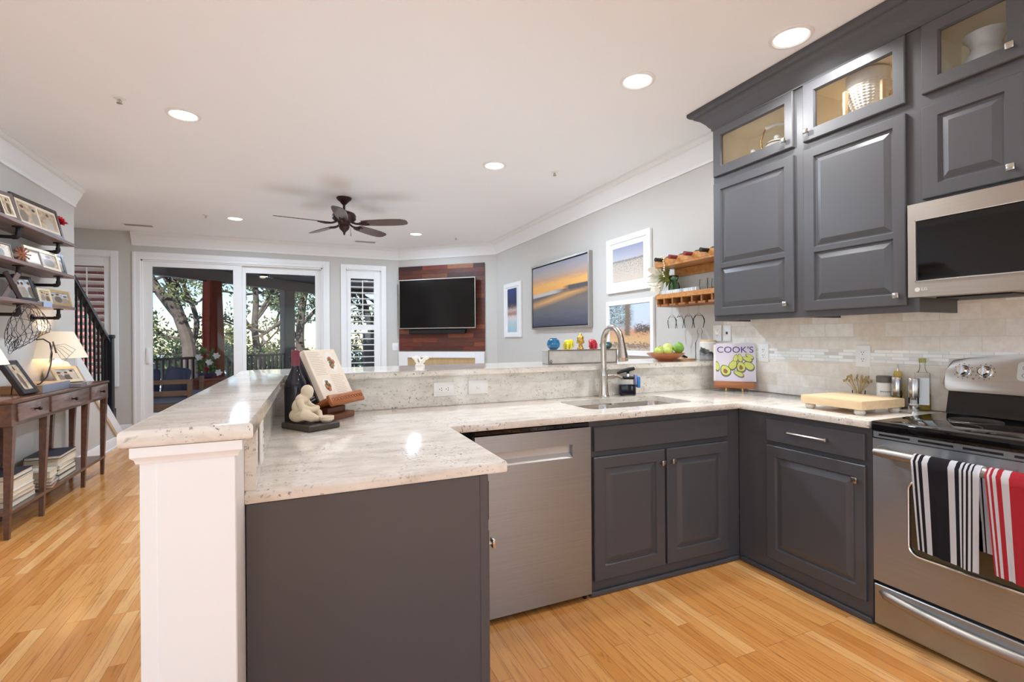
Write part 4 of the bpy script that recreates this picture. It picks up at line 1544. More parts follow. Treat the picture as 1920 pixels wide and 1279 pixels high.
# ---------------------------------------------------------------- wine rack and glass rack on the right wall
t = thing('wine_rack', 'upper oak wine rack shelf with scalloped front holding bottles', 'shelf', (2.72, 3.225, 1.865), RZ)
mb = MB()
mb.box(0.0, 0.72, 0.0, 0.2295, 0.0, 0.018, 0.002)
mb.build('shelf_board', rackwood_m, t, local=True)
mb = MB(RX90)
poly = [(0.0, 0.018), (0.0, 0.062)]
BX = [0.085, 0.245, 0.405, 0.565]
for c in BX:
    poly += [(c - 0.030, 0.066)]
    for i in range(7):
        a = PI + PI * i / 6
        poly.append((c + 0.022 * math.cos(a), 0.066 + 0.020 * math.sin(a)))
    poly += [(c + 0.030, 0.066)]
poly += [(0.72, 0.062), (0.72, 0.018)]
mb.prism(poly[::-1], -0.018, 0.0)
mb.build('front_lip', rackwood_m, t, local=True, smooth=False)
MB().box(0.0, 0.72, 0.205, 0.2295, -0.065, 0.0, 0.002).build('wall_rail', rackwood_m, t, local=True)
cols = [('black', srgb(34, 32, 32), 'leftmost wine bottle on the rack, dark capsule'), ('red', srgb(128, 52, 52), 'wine bottle with a red capsule, second on the rack'),
        ('red', srgb(128, 52, 52), 'wine bottle with a red capsule, third on the rack'), ('black', srgb(34, 32, 32), 'dark wine bottle nearest the wall cabinet')]
bot_m = P('dark_bottle_glass', srgb(22, 26, 22), 0.06, spec=0.6)
for c, (cn, cc, lab) in zip(BX, cols):
    b = thing('wine_bottle', lab, 'bottle', (2.945, 3.225 - c, 1.865 + 0.018 + 0.0365), 0, 'wine bottles on the rack', (0, -PI / 2, 0))
    MB().lathe([(0, 0.002), (0.030, 0.0), (0.036, 0.006), (0.036, 0.155), (0.030, 0.180), (0.017, 0.198), (0.0145, 0.205), (0.0145, 0.262), (0, 0.264)], 20).build('bottle_glass', bot_m, b, local=True)
    MB().lathe([(0.0152, 0.208), (0.0155, 0.280), (0.0165, 0.282), (0.0165, 0.290), (0, 0.291)], 20).build('capsule', P('capsule_' + cn, cc, 0.35), b, local=True)

t = thing('glass_rack', 'lower oak shelf with a rail for hanging stemware', 'shelf', (2.72, 3.225, 1.545), RZ)
MB().box(0.0, 0.72, 0.0, 0.2295, 0.060, 0.098, 0.002).build('shelf_board', rackwood_m, t, local=True)
mb = MB().box(0.0, 0.02, 0.02, 0.2295, 0.0, 0.060).box(0.02, 0.72, 0.205, 0.2295, 0.0, 0.060)
mb.build('wall_rail', rackwood_m, t, local=True)
GX = [0.058, 0.148, 0.244, 0.352]
rails = [0.020, 0.103, 0.196, 0.298, 0.405, 0.50, 0.60]
for a in rails:
    mb = MB().box(a - 0.008, a + 0.008, 0.004, 0.204, 0.018, 0.060).box(a - 0.034 if a > 0.03 else a + 0.001, a + 0.034, 0.004, 0.204, 0.0, 0.016)
    mb.build('glass_rail', mat_wood('rack_wood_dark', srgb(128, 80, 44), srgb(168, 112, 64), 'x', 0.45), t, local=True)
gl = None
labs = ['leftmost of the hanging stemmed glasses, beside the palm print', 'second hanging stemmed glass from the left, the slimmest', 'third hanging stemmed glass from the left', 'rightmost and largest hanging stemmed glass']
for i, (g, k, ln) in enumerate(zip(GX, (1.0, 0.85, 1.0, 1.22), (0, 0, 0, 0.0))):
    a = thing('wine_glass', labs[i], 'glass', (2.845, 3.225 - g, 1.5635), 0, 'hanging wine glasses')
    s = k
    prof = [(0.0, 0.004), (0.030, 0.002), (0.0305, 0.0), (0.006, -0.006), (0.0042, -0.02), (0.0042, -0.082), (0.010, -0.090), (0.024 * s, -0.104), (0.034 * s, -0.128), (0.036 * s, -0.150), (0.028 * s, -0.198),
            (0.0268 * s, -0.198), (0.0345 * s, -0.150), (0.0325 * s, -0.129), (0.022 * s, -0.106), (0.0, -0.096)]
    MB().lathe(prof, 26).build('stemware', clear_m, a, local=True)

t = thing('mirror_tray', 'small mirror tiled tray on the lower rack shelf', 'tray', (2.835, 3.03, 1.6435), 0)
MB().box(-0.075, 0.075, -0.215, 0.225, 0, 0.006).build('base', P('tray_silver', srgb(180, 184, 188), 0.15, 0.9), t, local=True)
mir = mat_brickpanel('mirror_tiles', [(0, srgb(206, 216, 222)), (0.5, srgb(238, 244, 246)), (1, srgb(150, 162, 170))], 0.02, 0.05, 0.0014, srgb(70, 74, 78), 0.06, grain=0.0, uvw='yz')
mb = MB().box(-0.079, -0.075, -0.219, 0.229, 0, 0.030).box(0.075, 0.079, -0.219, 0.229, 0, 0.030).box(-0.075, 0.075, -0.219, -0.215, 0, 0.030).box(-0.075, 0.075, 0.225, 0.229, 0, 0.030)
mb.build('rim', mir, t, local=True, smooth=False)
gg = mat_glass('green_glass', srgb(170, 196, 176), 1.2)
t = thing('vase', 'green glass vase holding white flowers on the mirror tray', 'vase', (2.835, 3.13, 1.650), 0)
MB().lathe([(0, 0.001), (0.036, 0.0), (0.042, 0.01), (0.045, 0.06), (0.040, 0.082), (0.028, 0.096), (0.027, 0.106), (0.036, 0.125), (0.034, 0.142), (0.024, 0.150),
            (0.021, 0.149), (0.031, 0.14), (0.033, 0.125), (0.024, 0.106), (0.036, 0.082), (0.041, 0.06), (0.038, 0.012), (0, 0.008)], 26).build('vase_glass', mat_glass('green_vase_glass', srgb(222, 236, 224), 0.5), t, local=True)


def petals(mb, c, d, n, ln, wd, spread, curl=0.0, seed=0):
    """a rosette of pointed petals around direction d"""
    rnd = random.Random(seed)
    q = Vector(d).normalized().to_track_quat('Z', 'Y').to_matrix().to_4x4()
    for i in range(n):
        a = 2 * PI * i / n + rnd.uniform(-0.2, 0.2)
        m = Matrix.Translation(c) @ q @ Matrix.Rotation(a, 4, 'Z') @ Matrix.Rotation(spread * rnd.uniform(0.8, 1.15), 4, 'Y')
        rows = []
        for j in range(6):
            u = j / 5
            w = wd * math.sin(PI * (0.12 + 0.86 * u)) * (1 - 0.15 * u)
            x = curl * u * u * ln
            rows.append([mb.bm.verts.new(m @ Vector((x - 0.12 * abs(k) * w, k * w, u * ln))) for k in (-1, 0, 1)])
        for A, B in zip(rows, rows[1:]):
            for k in (0, 1):
                mb.bm.faces.new((A[k], A[k + 1], B[k + 1], B[k]))


fl = thing('flower_bunch', 'large white blooms with green leaves leaning left from the green vase', 'flowers', (2.835, 3.15, 1.78), 0)
mb = MB()
mb.tube([(2.835, 3.132, 1.66), (2.832, 3.145, 1.76), (2.80, 3.22, 1.82)], 0.004, 6)
mb.tube([(2.842, 3.126, 1.66), (2.838, 3.142, 1.76), (2.83, 3.24, 1.78)], 0.004, 6)
mb.tube([(2.828, 3.128, 1.66), (2.828, 3.145, 1.765), (2.79, 3.21, 1.75)], 0.004, 6)
mb.build('stems', P('stem_green', srgb(112, 128, 64), 0.5), fl)
mb = MB()
petals(mb, (2.80, 3.22, 1.82), (-0.3, 0.7, 0.6), 10, 0.135, 0.040, 0.55, 0.2, 1)
petals(mb, (2.80, 3.22, 1.82), (-0.3, 0.7, 0.6), 6, 0.095, 0.024, 0.22, 0.1, 2)
petals(mb, (2.83, 3.24, 1.78), (0.0, 0.9, 0.05), 10, 0.13, 0.038, 0.6, 0.2, 3)
petals(mb, (2.79, 3.21, 1.75), (-0.45, 0.55, -0.55), 11, 0.145, 0.042, 0.55, 0.2, 4)
petals(mb, (2.79, 3.21, 1.75), (-0.45, 0.55, -0.55), 6, 0.09, 0.025, 0.2, 0.1, 5)
mb.build('blooms', P('white_petal', srgb(236, 234, 222), 0.6), fl, smooth=True)
mb = MB()
petals(mb, (2.82, 3.17, 1.79), (-0.3, 0.8, 0.3), 12, 0.10, 0.016, 0.95, 0.3, 7)
petals(mb, (2.825, 3.16, 1.77), (-0.3, 0.6, -0.2), 8, 0.085, 0.014, 0.9, 0.3, 8)
mb.build('leaves', P('bract_green', srgb(142, 152, 84), 0.5), fl, smooth=True)
t = thing('tumbler', 'clear tumbler nearest the mirror tray', 'glass', (2.80, 2.775, 1.6435), 0, 'tumblers on the rack shelf')
MB().lathe([(0, 0.004), (0.026, 0.0), (0.030, 0.006), (0.033, 0.04), (0.029, 0.085), (0.0275, 0.085), (0.031, 0.04), (0.027, 0.010), (0, 0.010)], 24).build('tumbler_glass', clear_m, t, local=True)
copy_thing(t, (2.86, 2.715, 1.6435), 'clear tumbler at the back of the rack shelf')
copy_thing(t, (2.79, 2.690, 1.6435), 'clear tumbler closest to the wall cabinet')
t = thing('fairy_lights', 'string of tiny clear fairy lights hanging from the wine rack', 'string lights', (2.715, 3.09, 1.94), 0)
pts = [(2.712, 3.175 - 0.01 * k + 0.012 * math.sin(k * 1.7), 1.938 + 0.012 * math.sin(k * 2.3)) for k in range(9)]
pts += [(2.706, 3.10 + 0.012 * math.sin(k * 1.3), 1.925 - 0.018 * k) for k in range(9)]
MB().tube(pts, 0.0012, 5).build('wire', P('clear_wire', srgb(214, 204, 186), 0.3), t)
mb = MB()
for p in pts:
    mb.ball((p[0] - 0.004, p[1] + random.uniform(-0.008, 0.008), p[2]), 0.0055, 8, 6)
mb.build('bulbs', P('frosted_bulb', srgb(246, 238, 214), 0.3), t)

# ---------------------------------------------------------------- on the raised bar
ZB = 1.1182
galv = P('galvanised_metal', srgb(186, 184, 180), 0.45, 0.35, var=0.12, vscale=14)
t = thing('planter_box', 'long galvanised metal box on the raised bar', 'box', (1.785, 2.90, ZB), 0)
MB().box(-0.262, 0.278, -0.045, 0.05, 0.0, 0.095, 0.003).build('box_body', galv, t, local=True)
mb = MB()
e = 0.006
for (x0, x1, z0, z1) in ((-0.264, 0.280, 0.0, e), (-0.264, 0.280, 0.095 - e, 0.0965), (-0.264, -0.264 + e, e, 0.095 - e), (0.280 - e, 0.280, e, 0.095 - e)):
    mb.box(x0, x1, -0.048, -0.044, z0, z1)
mb.build('rim_bands', P('rust_edge', srgb(112, 98, 88), 0.6, 0.3, var=0.3, vscale=30), t, local=True)
MB().tube([(-0.246 + 0.006 * math.cos(a * PI / 8), -0.050, 0.018 + 0.010 * math.sin(a * PI / 8)) for a in range(16)], 0.0015, 6, closed=True).build('ring_handle', iron_m, t, local=True)
ZT = ZB + 0.0968


def melt(parts, voxel, name, mat, parent, smooth=6, local=True):
    """join overlapping rounded forms into one continuous skin"""
    o = parts.build(name, mat, None, local=True, smooth=False)
    m = o.modifiers.new('remesh', 'REMESH')
    m.mode = 'VOXEL'
    m.voxel_size = voxel
    s = o.modifiers.new('soft', 'SMOOTH')
    s.iterations = smooth
    s.factor = 0.5
    bpy.context.view_layer.update()
    dg = bpy.context.evaluated_depsgraph_get()
    me = bpy.data.meshes.new_from_object(o.evaluated_get(dg))
    o.modifiers.clear()
    old = o.data
    o.data = me
    bpy.data.meshes.remove(old)
    if parent is not None:
        if not local:
            me.transform(world_of(parent).inverted())
        o.parent = parent
    me.shade_smooth()
    return o


t = thing('round_vase', 'small round blue glazed vase on the metal box', 'vase', (1.588, 2.905, ZT), 0)
MB().lathe([(0, 0.0), (0.024, 0.0), (0.040, 0.018), (0.045, 0.040), (0.038, 0.064), (0.024, 0.074), (0.026, 0.077), (0.022, 0.077), (0.030, 0.062), (0.030, 0.02), (0, 0.012)], 28).build('vase_body',
    P('blue_glaze', srgb(24, 104, 150), 0.16, coat=0.6, var=0.35, vscale=40), t, local=True)


def elephant(label, x, mat, flip):
    t = thing('elephant_figurine', label, 'figurine', (x, 2.905, ZT), 0.3 if flip else PI + 0.5, 'elephant figurines on the metal box')
    mb = MB()
    mb.ball((0, 0, 0.044), 0.026, scale=(1.15, 0.85, 0.92))
    mb.ball((0.030, 0, 0.052), 0.017, scale=(0.95, 0.95, 1.05))
    for sx in (-0.017, 0.017):
        for sy in (-0.012, 0.012):
            mb.cyl((sx, sy, 0.0), (sx, sy, 0.040), 0.0095, 0.011, 12)
    for s in (-1, 1):
        mb.ball((0.024, s * 0.018, 0.054), 0.014, scale=(0.75, 0.35, 1.0))
    mb.tube([(0.042, 0, 0.052), (0.052, 0, 0.042), (0.054, 0, 0.026), (0.060, 0, 0.014)], [0.009, 0.0075, 0.006, 0.005], 10)
    melt(mb, 0.0026, 'body', mat, t, 4)
    return t


elephant('small yellow glazed elephant figurine beside the blue vase', 1.698, P('yellow_glaze', srgb(226, 210, 44), 0.2, coat=0.5), True)
elephant('small red glazed elephant figurine right of the gold head', 1.905, P('red_glaze', srgb(190, 34, 56), 0.2, coat=0.5), False)
t = thing('head_sculpture', 'gold sculpted head with a topknot, centre of the metal box', 'sculpture', (1.800, 2.905, ZT), -0.35)
mb = MB()
mb.lathe([(0, 0), (0.024, 0.0), (0.026, 0.006), (0.015, 0.016), (0.013, 0.030), (0, 0.032)], 20)
mb.ball((0, 0, 0.060), 0.027, scale=(0.86, 0.95, 1.12))
mb.ball((0, -0.004, 0.045), 0.019, scale=(0.9, 0.95, 0.95))
mb.ball((0, 0.003, 0.078), 0.026, scale=(0.95, 0.98, 0.72))
mb.ball((0, 0.003, 0.098), 0.012)
mb.cyl((0, 0.003, 0.104), (0, 0.003, 0.118), 0.006, 0.001, 10)
mb.ball((0, -0.027, 0.054), 0.005, scale=(0.7, 1, 1.4))
for s in (-1, 1):
    mb.ball((s * 0.024, 0.002, 0.050), 0.006, scale=(0.5, 0.9, 2.2))
    mb.ball((s * 0.009, -0.0225, 0.064), 0.004, scale=(1.4, 0.6, 0.6))
mb.ball((0, -0.024, 0.042), 0.004, scale=(1.6, 0.7, 0.7))
melt(mb, 0.0022, 'head', P('gold_paint', srgb(206, 172, 88), 0.25, 0.85), t, 3)
t = thing('round_bowl', 'small dark teal glazed bowl at the right end of the metal box', 'bowl', (2.010, 2.905, ZT), 0)
MB().lathe([(0, 0.0), (0.026, 0.0), (0.044, 0.014), (0.048, 0.026), (0.040, 0.040), (0.028, 0.046), (0.030, 0.048), (0.026, 0.047), (0.034, 0.036), (0.034, 0.018), (0, 0.010)], 28).build('bowl_body',
    P('teal_glaze', srgb(38, 72, 80), 0.14, coat=0.6), t, local=True)

t = thing('fruit_bowl', 'terracotta brown bowl of green fruit on the raised bar', 'bowl', (2.48, 2.83, ZB), 0)
MB().lathe([(0, 0.002), (0.058, 0.0), (0.060, 0.010), (0.072, 0.014), (0.110, 0.034), (0.132, 0.052), (0.137, 0.060), (0.134, 0.061), (0.105, 0.040), (0.07, 0.022), (0, 0.018)], 36).build('bowl_body',
    P('terracotta_wood', srgb(164, 96, 56), 0.3, coat=0.3), t, local=True)
fr_m = [P('lime_skin', srgb(176, 192, 96), 0.35, bump=0.1, bscale=160, var=0.1), P('pear_skin', srgb(198, 204, 128), 0.4, var=0.12), P('mango_skin', srgb(120, 168, 70), 0.35, var=0.3, vscale=20)]
FR = [((-0.075, -0.01, 0.070), 0.036, (1, 1, 0.95), 0, 'green fruit at the left side of the brown bowl'),
      ((-0.020, -0.045, 0.072), 0.038, (1, 1, 0.96), 0, 'green fruit at the front of the brown bowl'),
      ((-0.015, 0.045, 0.074), 0.037, (1, 1, 0.96), 0, 'green fruit at the back of the brown bowl'),
      ((0.036, 0.000, 0.062), 0.030, (1, 1, 0.9), 1, 'small pale green fruit low in the middle of the bowl'),
      ((0.060, 0.045, 0.092), 0.042, (1.25, 0.95, 0.9), 1, 'pale pear shaped fruit on top of the bowl'),
      ((0.100, -0.025, 0.096), 0.043, (0.95, 0.9, 1.1), 2, 'bright green mango at the right rim of the bowl')]
for c, r, sc, k, lab in FR:
    f = thing('green_fruit' if k < 2 else 'mango', lab, 'fruit', (2.48 + c[0], 2.83 + c[1], ZB + c[2]), 0.4, 'fruit in the brown bowl')
    MB().lathe([(0, -r * 0.97), (r * 0.45, -r * 0.88), (r * 0.85, -r * 0.5), (r, 0), (r * 0.87, r * 0.48), (r * 0.5, r * 0.85), (r * 0.12, r * 0.95), (0, r * 0.90)], 22, sx=sc[0], sy=sc[1]).build('flesh', fr_m[k], f, local=True)
    MB().cyl((0, 0, r * 0.88), (0.002, 0, r * 1.08), 0.003, 0.002, 8).build('stem', P('fruit_stem', srgb(96, 78, 50), 0.7), f, local=True)
t = thing('serving_board', 'thin wooden serving board lying behind the fruit bowl', 'board', (2.70, 2.97, ZB), 0.2)
MB(Matrix.Translation((0, 0, 0))).prism(rrect(-0.10, -0.13, 0.10, 0.13, 0.03), 0, 0.012, 0.002, 1).build('board', mat_wood('acacia', srgb(176, 130, 84), srgb(208, 164, 116), 'y', 0.45), t, local=True)
t = thing('corkscrew', 'dark handled corkscrew leaning on the serving board', 'utensil', (2.70, 2.90, ZB + 0.012), 0)
MB().tube([(-0.075, -0.02, 0.040), (-0.03, -0.01, 0.034), (0.02, 0.0, 0.018), (0.05, 0.0, 0.008)], [0.007, 0.009, 0.008, 0.006], 10).build('handle', black_m, t, local=True)
MB().tube([(-0.05, -0.018, 0.030), (0.0, -0.006, 0.010), (0.03, 0.0, 0.004)], 0.004, 8).build('lever', nickel_m, t, local=True)


def marble(name):
    m, nt, b = _new(name)
    tc, = nodes(nt, 'TexCoord')
    v = tc.outputs['Object']
    sp = nt.nodes.new('ShaderNodeSeparateXYZ')
    nt.links.new(v, sp.inputs[0])
    n = noise(nt, v, 14, 7, 0.65, 1.2)
    d = madd(nt, n, 1.2, madd(nt, sp.outputs[2], -9.0, madd(nt, sp.outputs[0], -5.5, 0.44)))
    r = ramp(nt, [(0.40, srgb(236, 232, 226)), (0.50, srgb(226, 224, 220)), (0.53, srgb(96, 98, 100)), (0.75, srgb(60, 62, 64)), (1.0, srgb(150, 150, 150))])
    nt.links.new(d, r.inputs[0])
    nt.links.new(r.outputs[0], b.inputs['Base Color'])
    b.inputs['Roughness'].default_value = 0.25
    return m


t = thing('marble_canister', 'black and white marble canister with a wooden lid', 'canister', (2.862, 2.80, ZB), 0)
MB().lathe([(0, 0), (0.055, 0.0), (0.059, 0.004), (0.060, 0.135), (0.056, 0.140), (0, 0.140)], 32).build('body', marble('canister_marble'), t, local=True)
MB().lathe([(0.057, 0.1402), (0.057, 0.150), (0.052, 0.153), (0, 0.153)], 32).build('lid', maple_m, t, local=True)
t = thing('glass_cruet', 'clear glass cruet standing behind the marble canister', 'bottle', (2.895, 2.915, ZB), 0)
MB().lathe([(0, 0.002), (0.030, 0), (0.034, 0.01), (0.034, 0.13), (0.016, 0.165), (0.014, 0.20), (0.020, 0.205), (0.020, 0.225), (0.012, 0.245), (0, 0.25)], 22).build('cruet_glass', clear_m, t, local=True)
t = thing('coral_ornament', 'white branching coral ornament on the back edge of the bar', 'ornament', (0.745, 3.19, ZB), 0)
mb = MB()
rnd = random.Random(4)
mb.lathe([(0, 0), (0.032, 0.0), (0.030, 0.008), (0, 0.014)], 16)


def branch(p, d, ln, r, k):
    q = p + d * ln
    mb.tube([p, (p + q) / 2 + Vector((rnd.uniform(-1, 1), rnd.uniform(-1, 1), 0)) * 0.003, q], [r, r * 0.9, r * 0.8], 7)
    mb.ball(q, r * 1.15, 8, 6)
    if k:
        for _ in range(3):
            dd = (d + Vector((rnd.uniform(-1, 1), rnd.uniform(-1, 1), rnd.uniform(-0.35, 0.9))) * 0.95).normalized()
            branch(q, dd, ln * 0.72, r * 0.80, k - 1)


for i in range(5):
    a = i * 2 * PI / 5
    branch(Vector((0.012 * math.cos(a), 0.012 * math.sin(a), 0.006)), Vector((math.cos(a) * 0.75, math.sin(a) * 0.75, 1)).normalized(), 0.030, 0.0062, 2)
mb.build('coral', P('coral_white', srgb(238, 234, 226), 0.6), t, local=True)

# ---------------------------------------------------------------- by the sink
ZW = 0.9143
t = thing('soap_dispenser', 'square soap dispenser with dark blue liquid and a black pump', 'soap dispenser', (1.985, 2.635, ZW), -0.35)
MB().box(-0.052, 0.052, -0.036, 0.036, 0.0, 0.105, 0.010, 3).build('bottle', clear_m, t, local=True)
MB().box(-0.049, 0.049, -0.033, 0.033, 0.003, 0.072, 0.009, 3).build('liquid', P('navy_liquid', srgb(26, 24, 44), 0.08), t, local=True)
MB().box(-0.030, 0.042, -0.022, 0.022, 0.106, 0.124, 0.004).build('cap', black_m, t, local=True)
MB().cyl((0.008, 0, 0.124), (0.008, 0, 0.142), 0.015, 0.013, 16).build('collar', chrome_m, t, local=True)
mb = MB().cyl((0.008, 0, 0.142), (0.008, 0, 0.158), 0.010, seg=12)
mb.tube([(0.05, 0.0, 0.176), (0.012, 0, 0.168), (-0.03, -0.004, 0.160), (-0.065, -0.010, 0.146)], [0.011, 0.014, 0.012, 0.008], 10)
mb.build('pump', black_m, t, local=True)
t = thing('dish_brush', 'blue dish brush hanging on the side of the soap dispenser', 'brush', (2.048, 2.60, 0.965), -0.35)
MB().box(-0.010, 0.010, -0.022, 0.022, 0.0, 0.072, 0.006, 2).build('sponge', P('blue_sponge', srgb(60, 132, 196), 0.8), t, local=True)
MB().box(-0.026, -0.0105, -0.016, 0.016, 0.02, 0.086, 0.003).build('holder', P('pale_lilac_plastic', srgb(150, 150, 196), 0.4), t, local=True)

# cookbook stand with the magazine
CR_ = math.radians(-47)
t = thing('book_stand', 'wooden easel holding the magazine with avocados on the cover', 'stand', (2.797, 2.502, ZW), CR_)
mb = MB()
mb.box(-0.128, 0.128, -0.040, 0.020, 0.022, 0.066, 0.006, 2)
mb.build('ledge', cherry_m, t, local=True)
mb = MB().box(-0.105, 0.105, 0.030, 0.044, 0.03, 0.27, 0.003, m=Matrix.Rotation(math.radians(-11), 4, 'X'))
mb.build('back_board', cherry_m, t, local=True)
for s in (-1, 1):
    mb = MB().cyl((s * 0.052, -0.028, 0.0), (s * 0.052, -0.028, 0.023), 0.007, seg=10)
    mb.build('foot', P('brass_foot', srgb(190, 160, 104), 0.3, 0.9), t, local=True)
mb = MB().tube([(0.0, 0.085, 0.25), (0.0, 0.110, 0.12), (0.0, 0.125, 0.004)], 0.004, 8)
mb.tube([(-0.025, 0.092, 0.268), (-0.02, 0.090, 0.284), (0.02, 0.090, 0.284), (0.025, 0.092, 0.268)], 0.004, 8)
mb.build('prop', iron_m, t, local=True)
mg = thing('magazine', 'cooking magazine titled COOKS with sliced avocados on a lilac cover', 'magazine', (2.797, 2.502, ZW + 0.067), CR_)
lean = Matrix.Rotation(math.radians(-11), 4, 'X')
MB(lean).box(-0.132, 0.140, 0.002, 0.018, 0.0, 0.262, 0.001).build('pages', P('magazine_paper', srgb(236, 234, 232), 0.5), mg, local=True)


def cover(nt, uv):
    v = v_of(nt, uv)
    n = noise_uv(nt, uv, (3, 4, 1), 3)
    r = ramp(nt, [(0.0, srgb(226, 220, 232)), (0.25, srgb(196, 192, 220)), (0.6, srgb(186, 186, 222)), (1.0, srgb(204, 206, 232))])
    nt.links.new(madd(nt, n, 0.25, madd(nt, v, 1.0, -0.12), 'ADD'), r.inputs[0])
    return r.outputs[0]


cv = MB(lean).box(-0.118, 0.134, -0.0015, 0.0016, 0.0, 0.270).build('cover', mat_uv('lilac_cover', cover, 0.3), mg, local=True)
text_obj('cover_title', "COOK'S", 0.062, P('purple_ink', srgb(74, 62, 128), 0.5), cv, lean @ Matrix.Translation((0.008, -0.0022, 0.222)) @ RX90, sx=1.05)
AV = [(-0.055, 0.078, 0.036, 0.9, 0.5, 1), (-0.005, 0.118, 0.033, 0.75, -0.5, 0), (0.045, 0.105, 0.034, 0.85, 0.2, 1), (0.095, 0.112, 0.034, 0.75, 0.9, 0), (0.03, 0.055, 0.032, 0.5, 1.1, 0),
      (0.012, 0.163, 0.026, 0.6, -0.2, 0), (0.040, 0.166, 0.026, 0.6, 0.2, 0), (0.085, 0.158, 0.030, 0.5, 1.2, 0), (0.100, 0.178, 0.026, 0.5, 1.0, 0), (-0.108, 0.108, 0.030, 0.5, 0.1, 0)]
av_o, av_i, av_p, av_s = MB(lean), MB(lean), MB(lean), MB(lean)
for x, z, r, k, a, pit in AV:
    def disc(mb, s, yy, dz=0.0):
        ca_, sa_ = math.cos(a), math.sin(a)
        pts = []
        for i in range(20):
            th = 2 * PI * i / 20
            px, pz = k * s * r * math.cos(th) * (1 - 0.22 * math.sin(th)), s * r * math.sin(th) * 1.15
            pts.append((max(-0.117, min(0.133, x + px * ca_ - pz * sa_)), max(0.001, z + px * sa_ + pz * ca_ + dz)))
        vs = [mb.bm.verts.new((p[0], yy, p[1])) for p in pts]
        f = mb.bm.faces.new(vs)
        bmesh.ops.transform(mb.bm, matrix=lean, verts=vs)
    disc(av_s, 1.04, -0.00175, -0.006)
    disc(av_o, 1.0, -0.0020)
    disc(av_i, 0.86, -0.0023)
    if pit:
        disc(av_p, 0.42, -0.0026, -0.006)
av_s.build('printed_shadows', P('print_shadow', srgb(128, 122, 150), 0.4), cv, local=True, fix=False)
av_o.build('printed_skins', P('print_avocado_skin', srgb(112, 124, 48), 0.4), cv, local=True, fix=False)
av_i.build('printed_flesh', P('print_avocado_flesh', srgb(218, 222, 122), 0.4), cv, local=True, fix=False)
av_p.build('printed_pits', P('print_avocado_pit', srgb(158, 116, 72), 0.4), cv, local=True, fix=False)

# ---------------------------------------------------------------- by the stove
t = thing('cutting_board', 'thick maple cutting board on four pale feet beside the stove', 'cutting board', (2.588, 1.588, ZW), 0)
bm_ = Matrix.Translation((2.588, 1.588, ZW)) @ Matrix.Rotation(math.radians(-3.5), 4, 'Z')
MB(bm_).box(-0.153, 0.153, -0.160, 0.160, 0.027, 0.070, 0.004, 2).build('board', maple_m, t)
for sx in (-1, 1):
    for sy in (-1, 1):
        MB(bm_).lathe([(0, 0.0), (0.017, 0.0), (0.024, 0.010), (0.023, 0.021), (0.016, 0.0268), (0, 0.0268)], 20, (sx * 0.122, sy * 0.128, 0)).build('foot', P('pale_foot', srgb(208, 202, 190), 0.4), t)
t = thing('dried_wheat', 'bunch of dried wheat in a clear glass behind the cutting board', 'dried flowers', (2.865, 1.715, ZW), 0)
mb, mh = MB(), MB()
rnd = random.Random(11)
for i in range(46):
    a, rr = rnd.uniform(0, 2 * PI), rnd.uniform(0.2, 1) ** 0.6
    x, y = math.cos(a) * rr, math.sin(a) * rr
    h = rnd.uniform(0.125, 0.155) - 0.02 * rr
    top = Vector((x * 0.060, y * 0.078, h + 0.012))
    mb.tube([(x * 0.012, y * 0.012, 0.01), (x * 0.020, y * 0.022, 0.07), top], 0.0011, 4)
    mh.ball(top, 0.0050, 6, 4, (1, 1, 1.8))
mb.build('stalks', P('straw', srgb(196, 174, 128), 0.7), t, local=True)
mh.build('ears', P('straw_ears', srgb(178, 152, 106), 0.8), t, local=True)
MB().lathe([(0, 0.001), (0.026, 0), (0.028, 0.004), (0.032, 0.075), (0.0305, 0.075), (0.026, 0.006), (0, 0.005)], 22).build('glass', clear_m, t, local=True)
t = thing('spice_jar', 'white labelled jar with a grey brown lid behind the cutting board', 'jar', (2.865, 1.585, ZW), -0.9)
MB().lathe([(0, 0), (0.032, 0.0), (0.034, 0.004), (0.034, 0.120), (0.030, 0.130), (0, 0.130)], 28).build('body', P('cream_label', srgb(232, 228, 218), 0.4), t, local=True)
MB().lathe([(0.0355, 0.1302), (0.0360, 0.160), (0.032, 0.165), (0, 0.165)], 28).build('lid', P('taupe_lid', srgb(104, 94, 88), 0.4), t, local=True)
mb = MB()
for i in range(7):
    a = math.radians(-36 + i * 12) - PI / 2
    mb.box(-0.0018, 0.0018, -0.0006, 0.0006, 0, 0.005, m=Matrix.Translation((0.0343 * math.cos(a), 0.0343 * math.sin(a), 0.080)) @ Matrix.Rotation(a + PI / 2, 4, 'Z'))
mb.ball((0.0343 * math.cos(-PI / 2 - 0.2), 0.0343 * math.sin(-PI / 2 - 0.2), 0.045), 0.012, 12, 8, (1, 0.15, 0.5))
mb.build('label_marks', slot_m, t, local=True)
mill_s = P('mill_steel', srgb(190, 184, 178), 0.2, 1.0)
mill_g = mat_glass('mill_acrylic', (0.95, 0.95, 0.94), 0.8)
t = thing('pepper_mill', 'steel and clear pepper mill, nearer the cutting board', 'mill', (2.855, 1.520, ZW), 0, 'salt and pepper mills')
MB().lathe([(0, 0.068), (0.024, 0.068), (0.0245, 0.070), (0.0245, 0.160), (0.023, 0.163), (0, 0.163)], 26).build('top', mill_s, t, local=True)
MB().lathe([(0.021, 0.0675), (0.021, 0.036), (0.020, 0.036), (0.020, 0.0675)], 26).build('chamber', mill_g, t, local=True)
MB().lathe([(0, 0.028), (0.017, 0.028), (0.017, 0.055), (0, 0.055)], 20).build('filling', P('peppercorns', srgb(70, 52, 42), 0.8, bump=0.6, bscale=300), t, local=True)
MB().lathe([(0, 0.0), (0.0245, 0.0), (0.025, 0.003), (0.025, 0.025), (0.022, 0.0275), (0, 0.0275)], 26).build('base', mill_s, t, local=True)
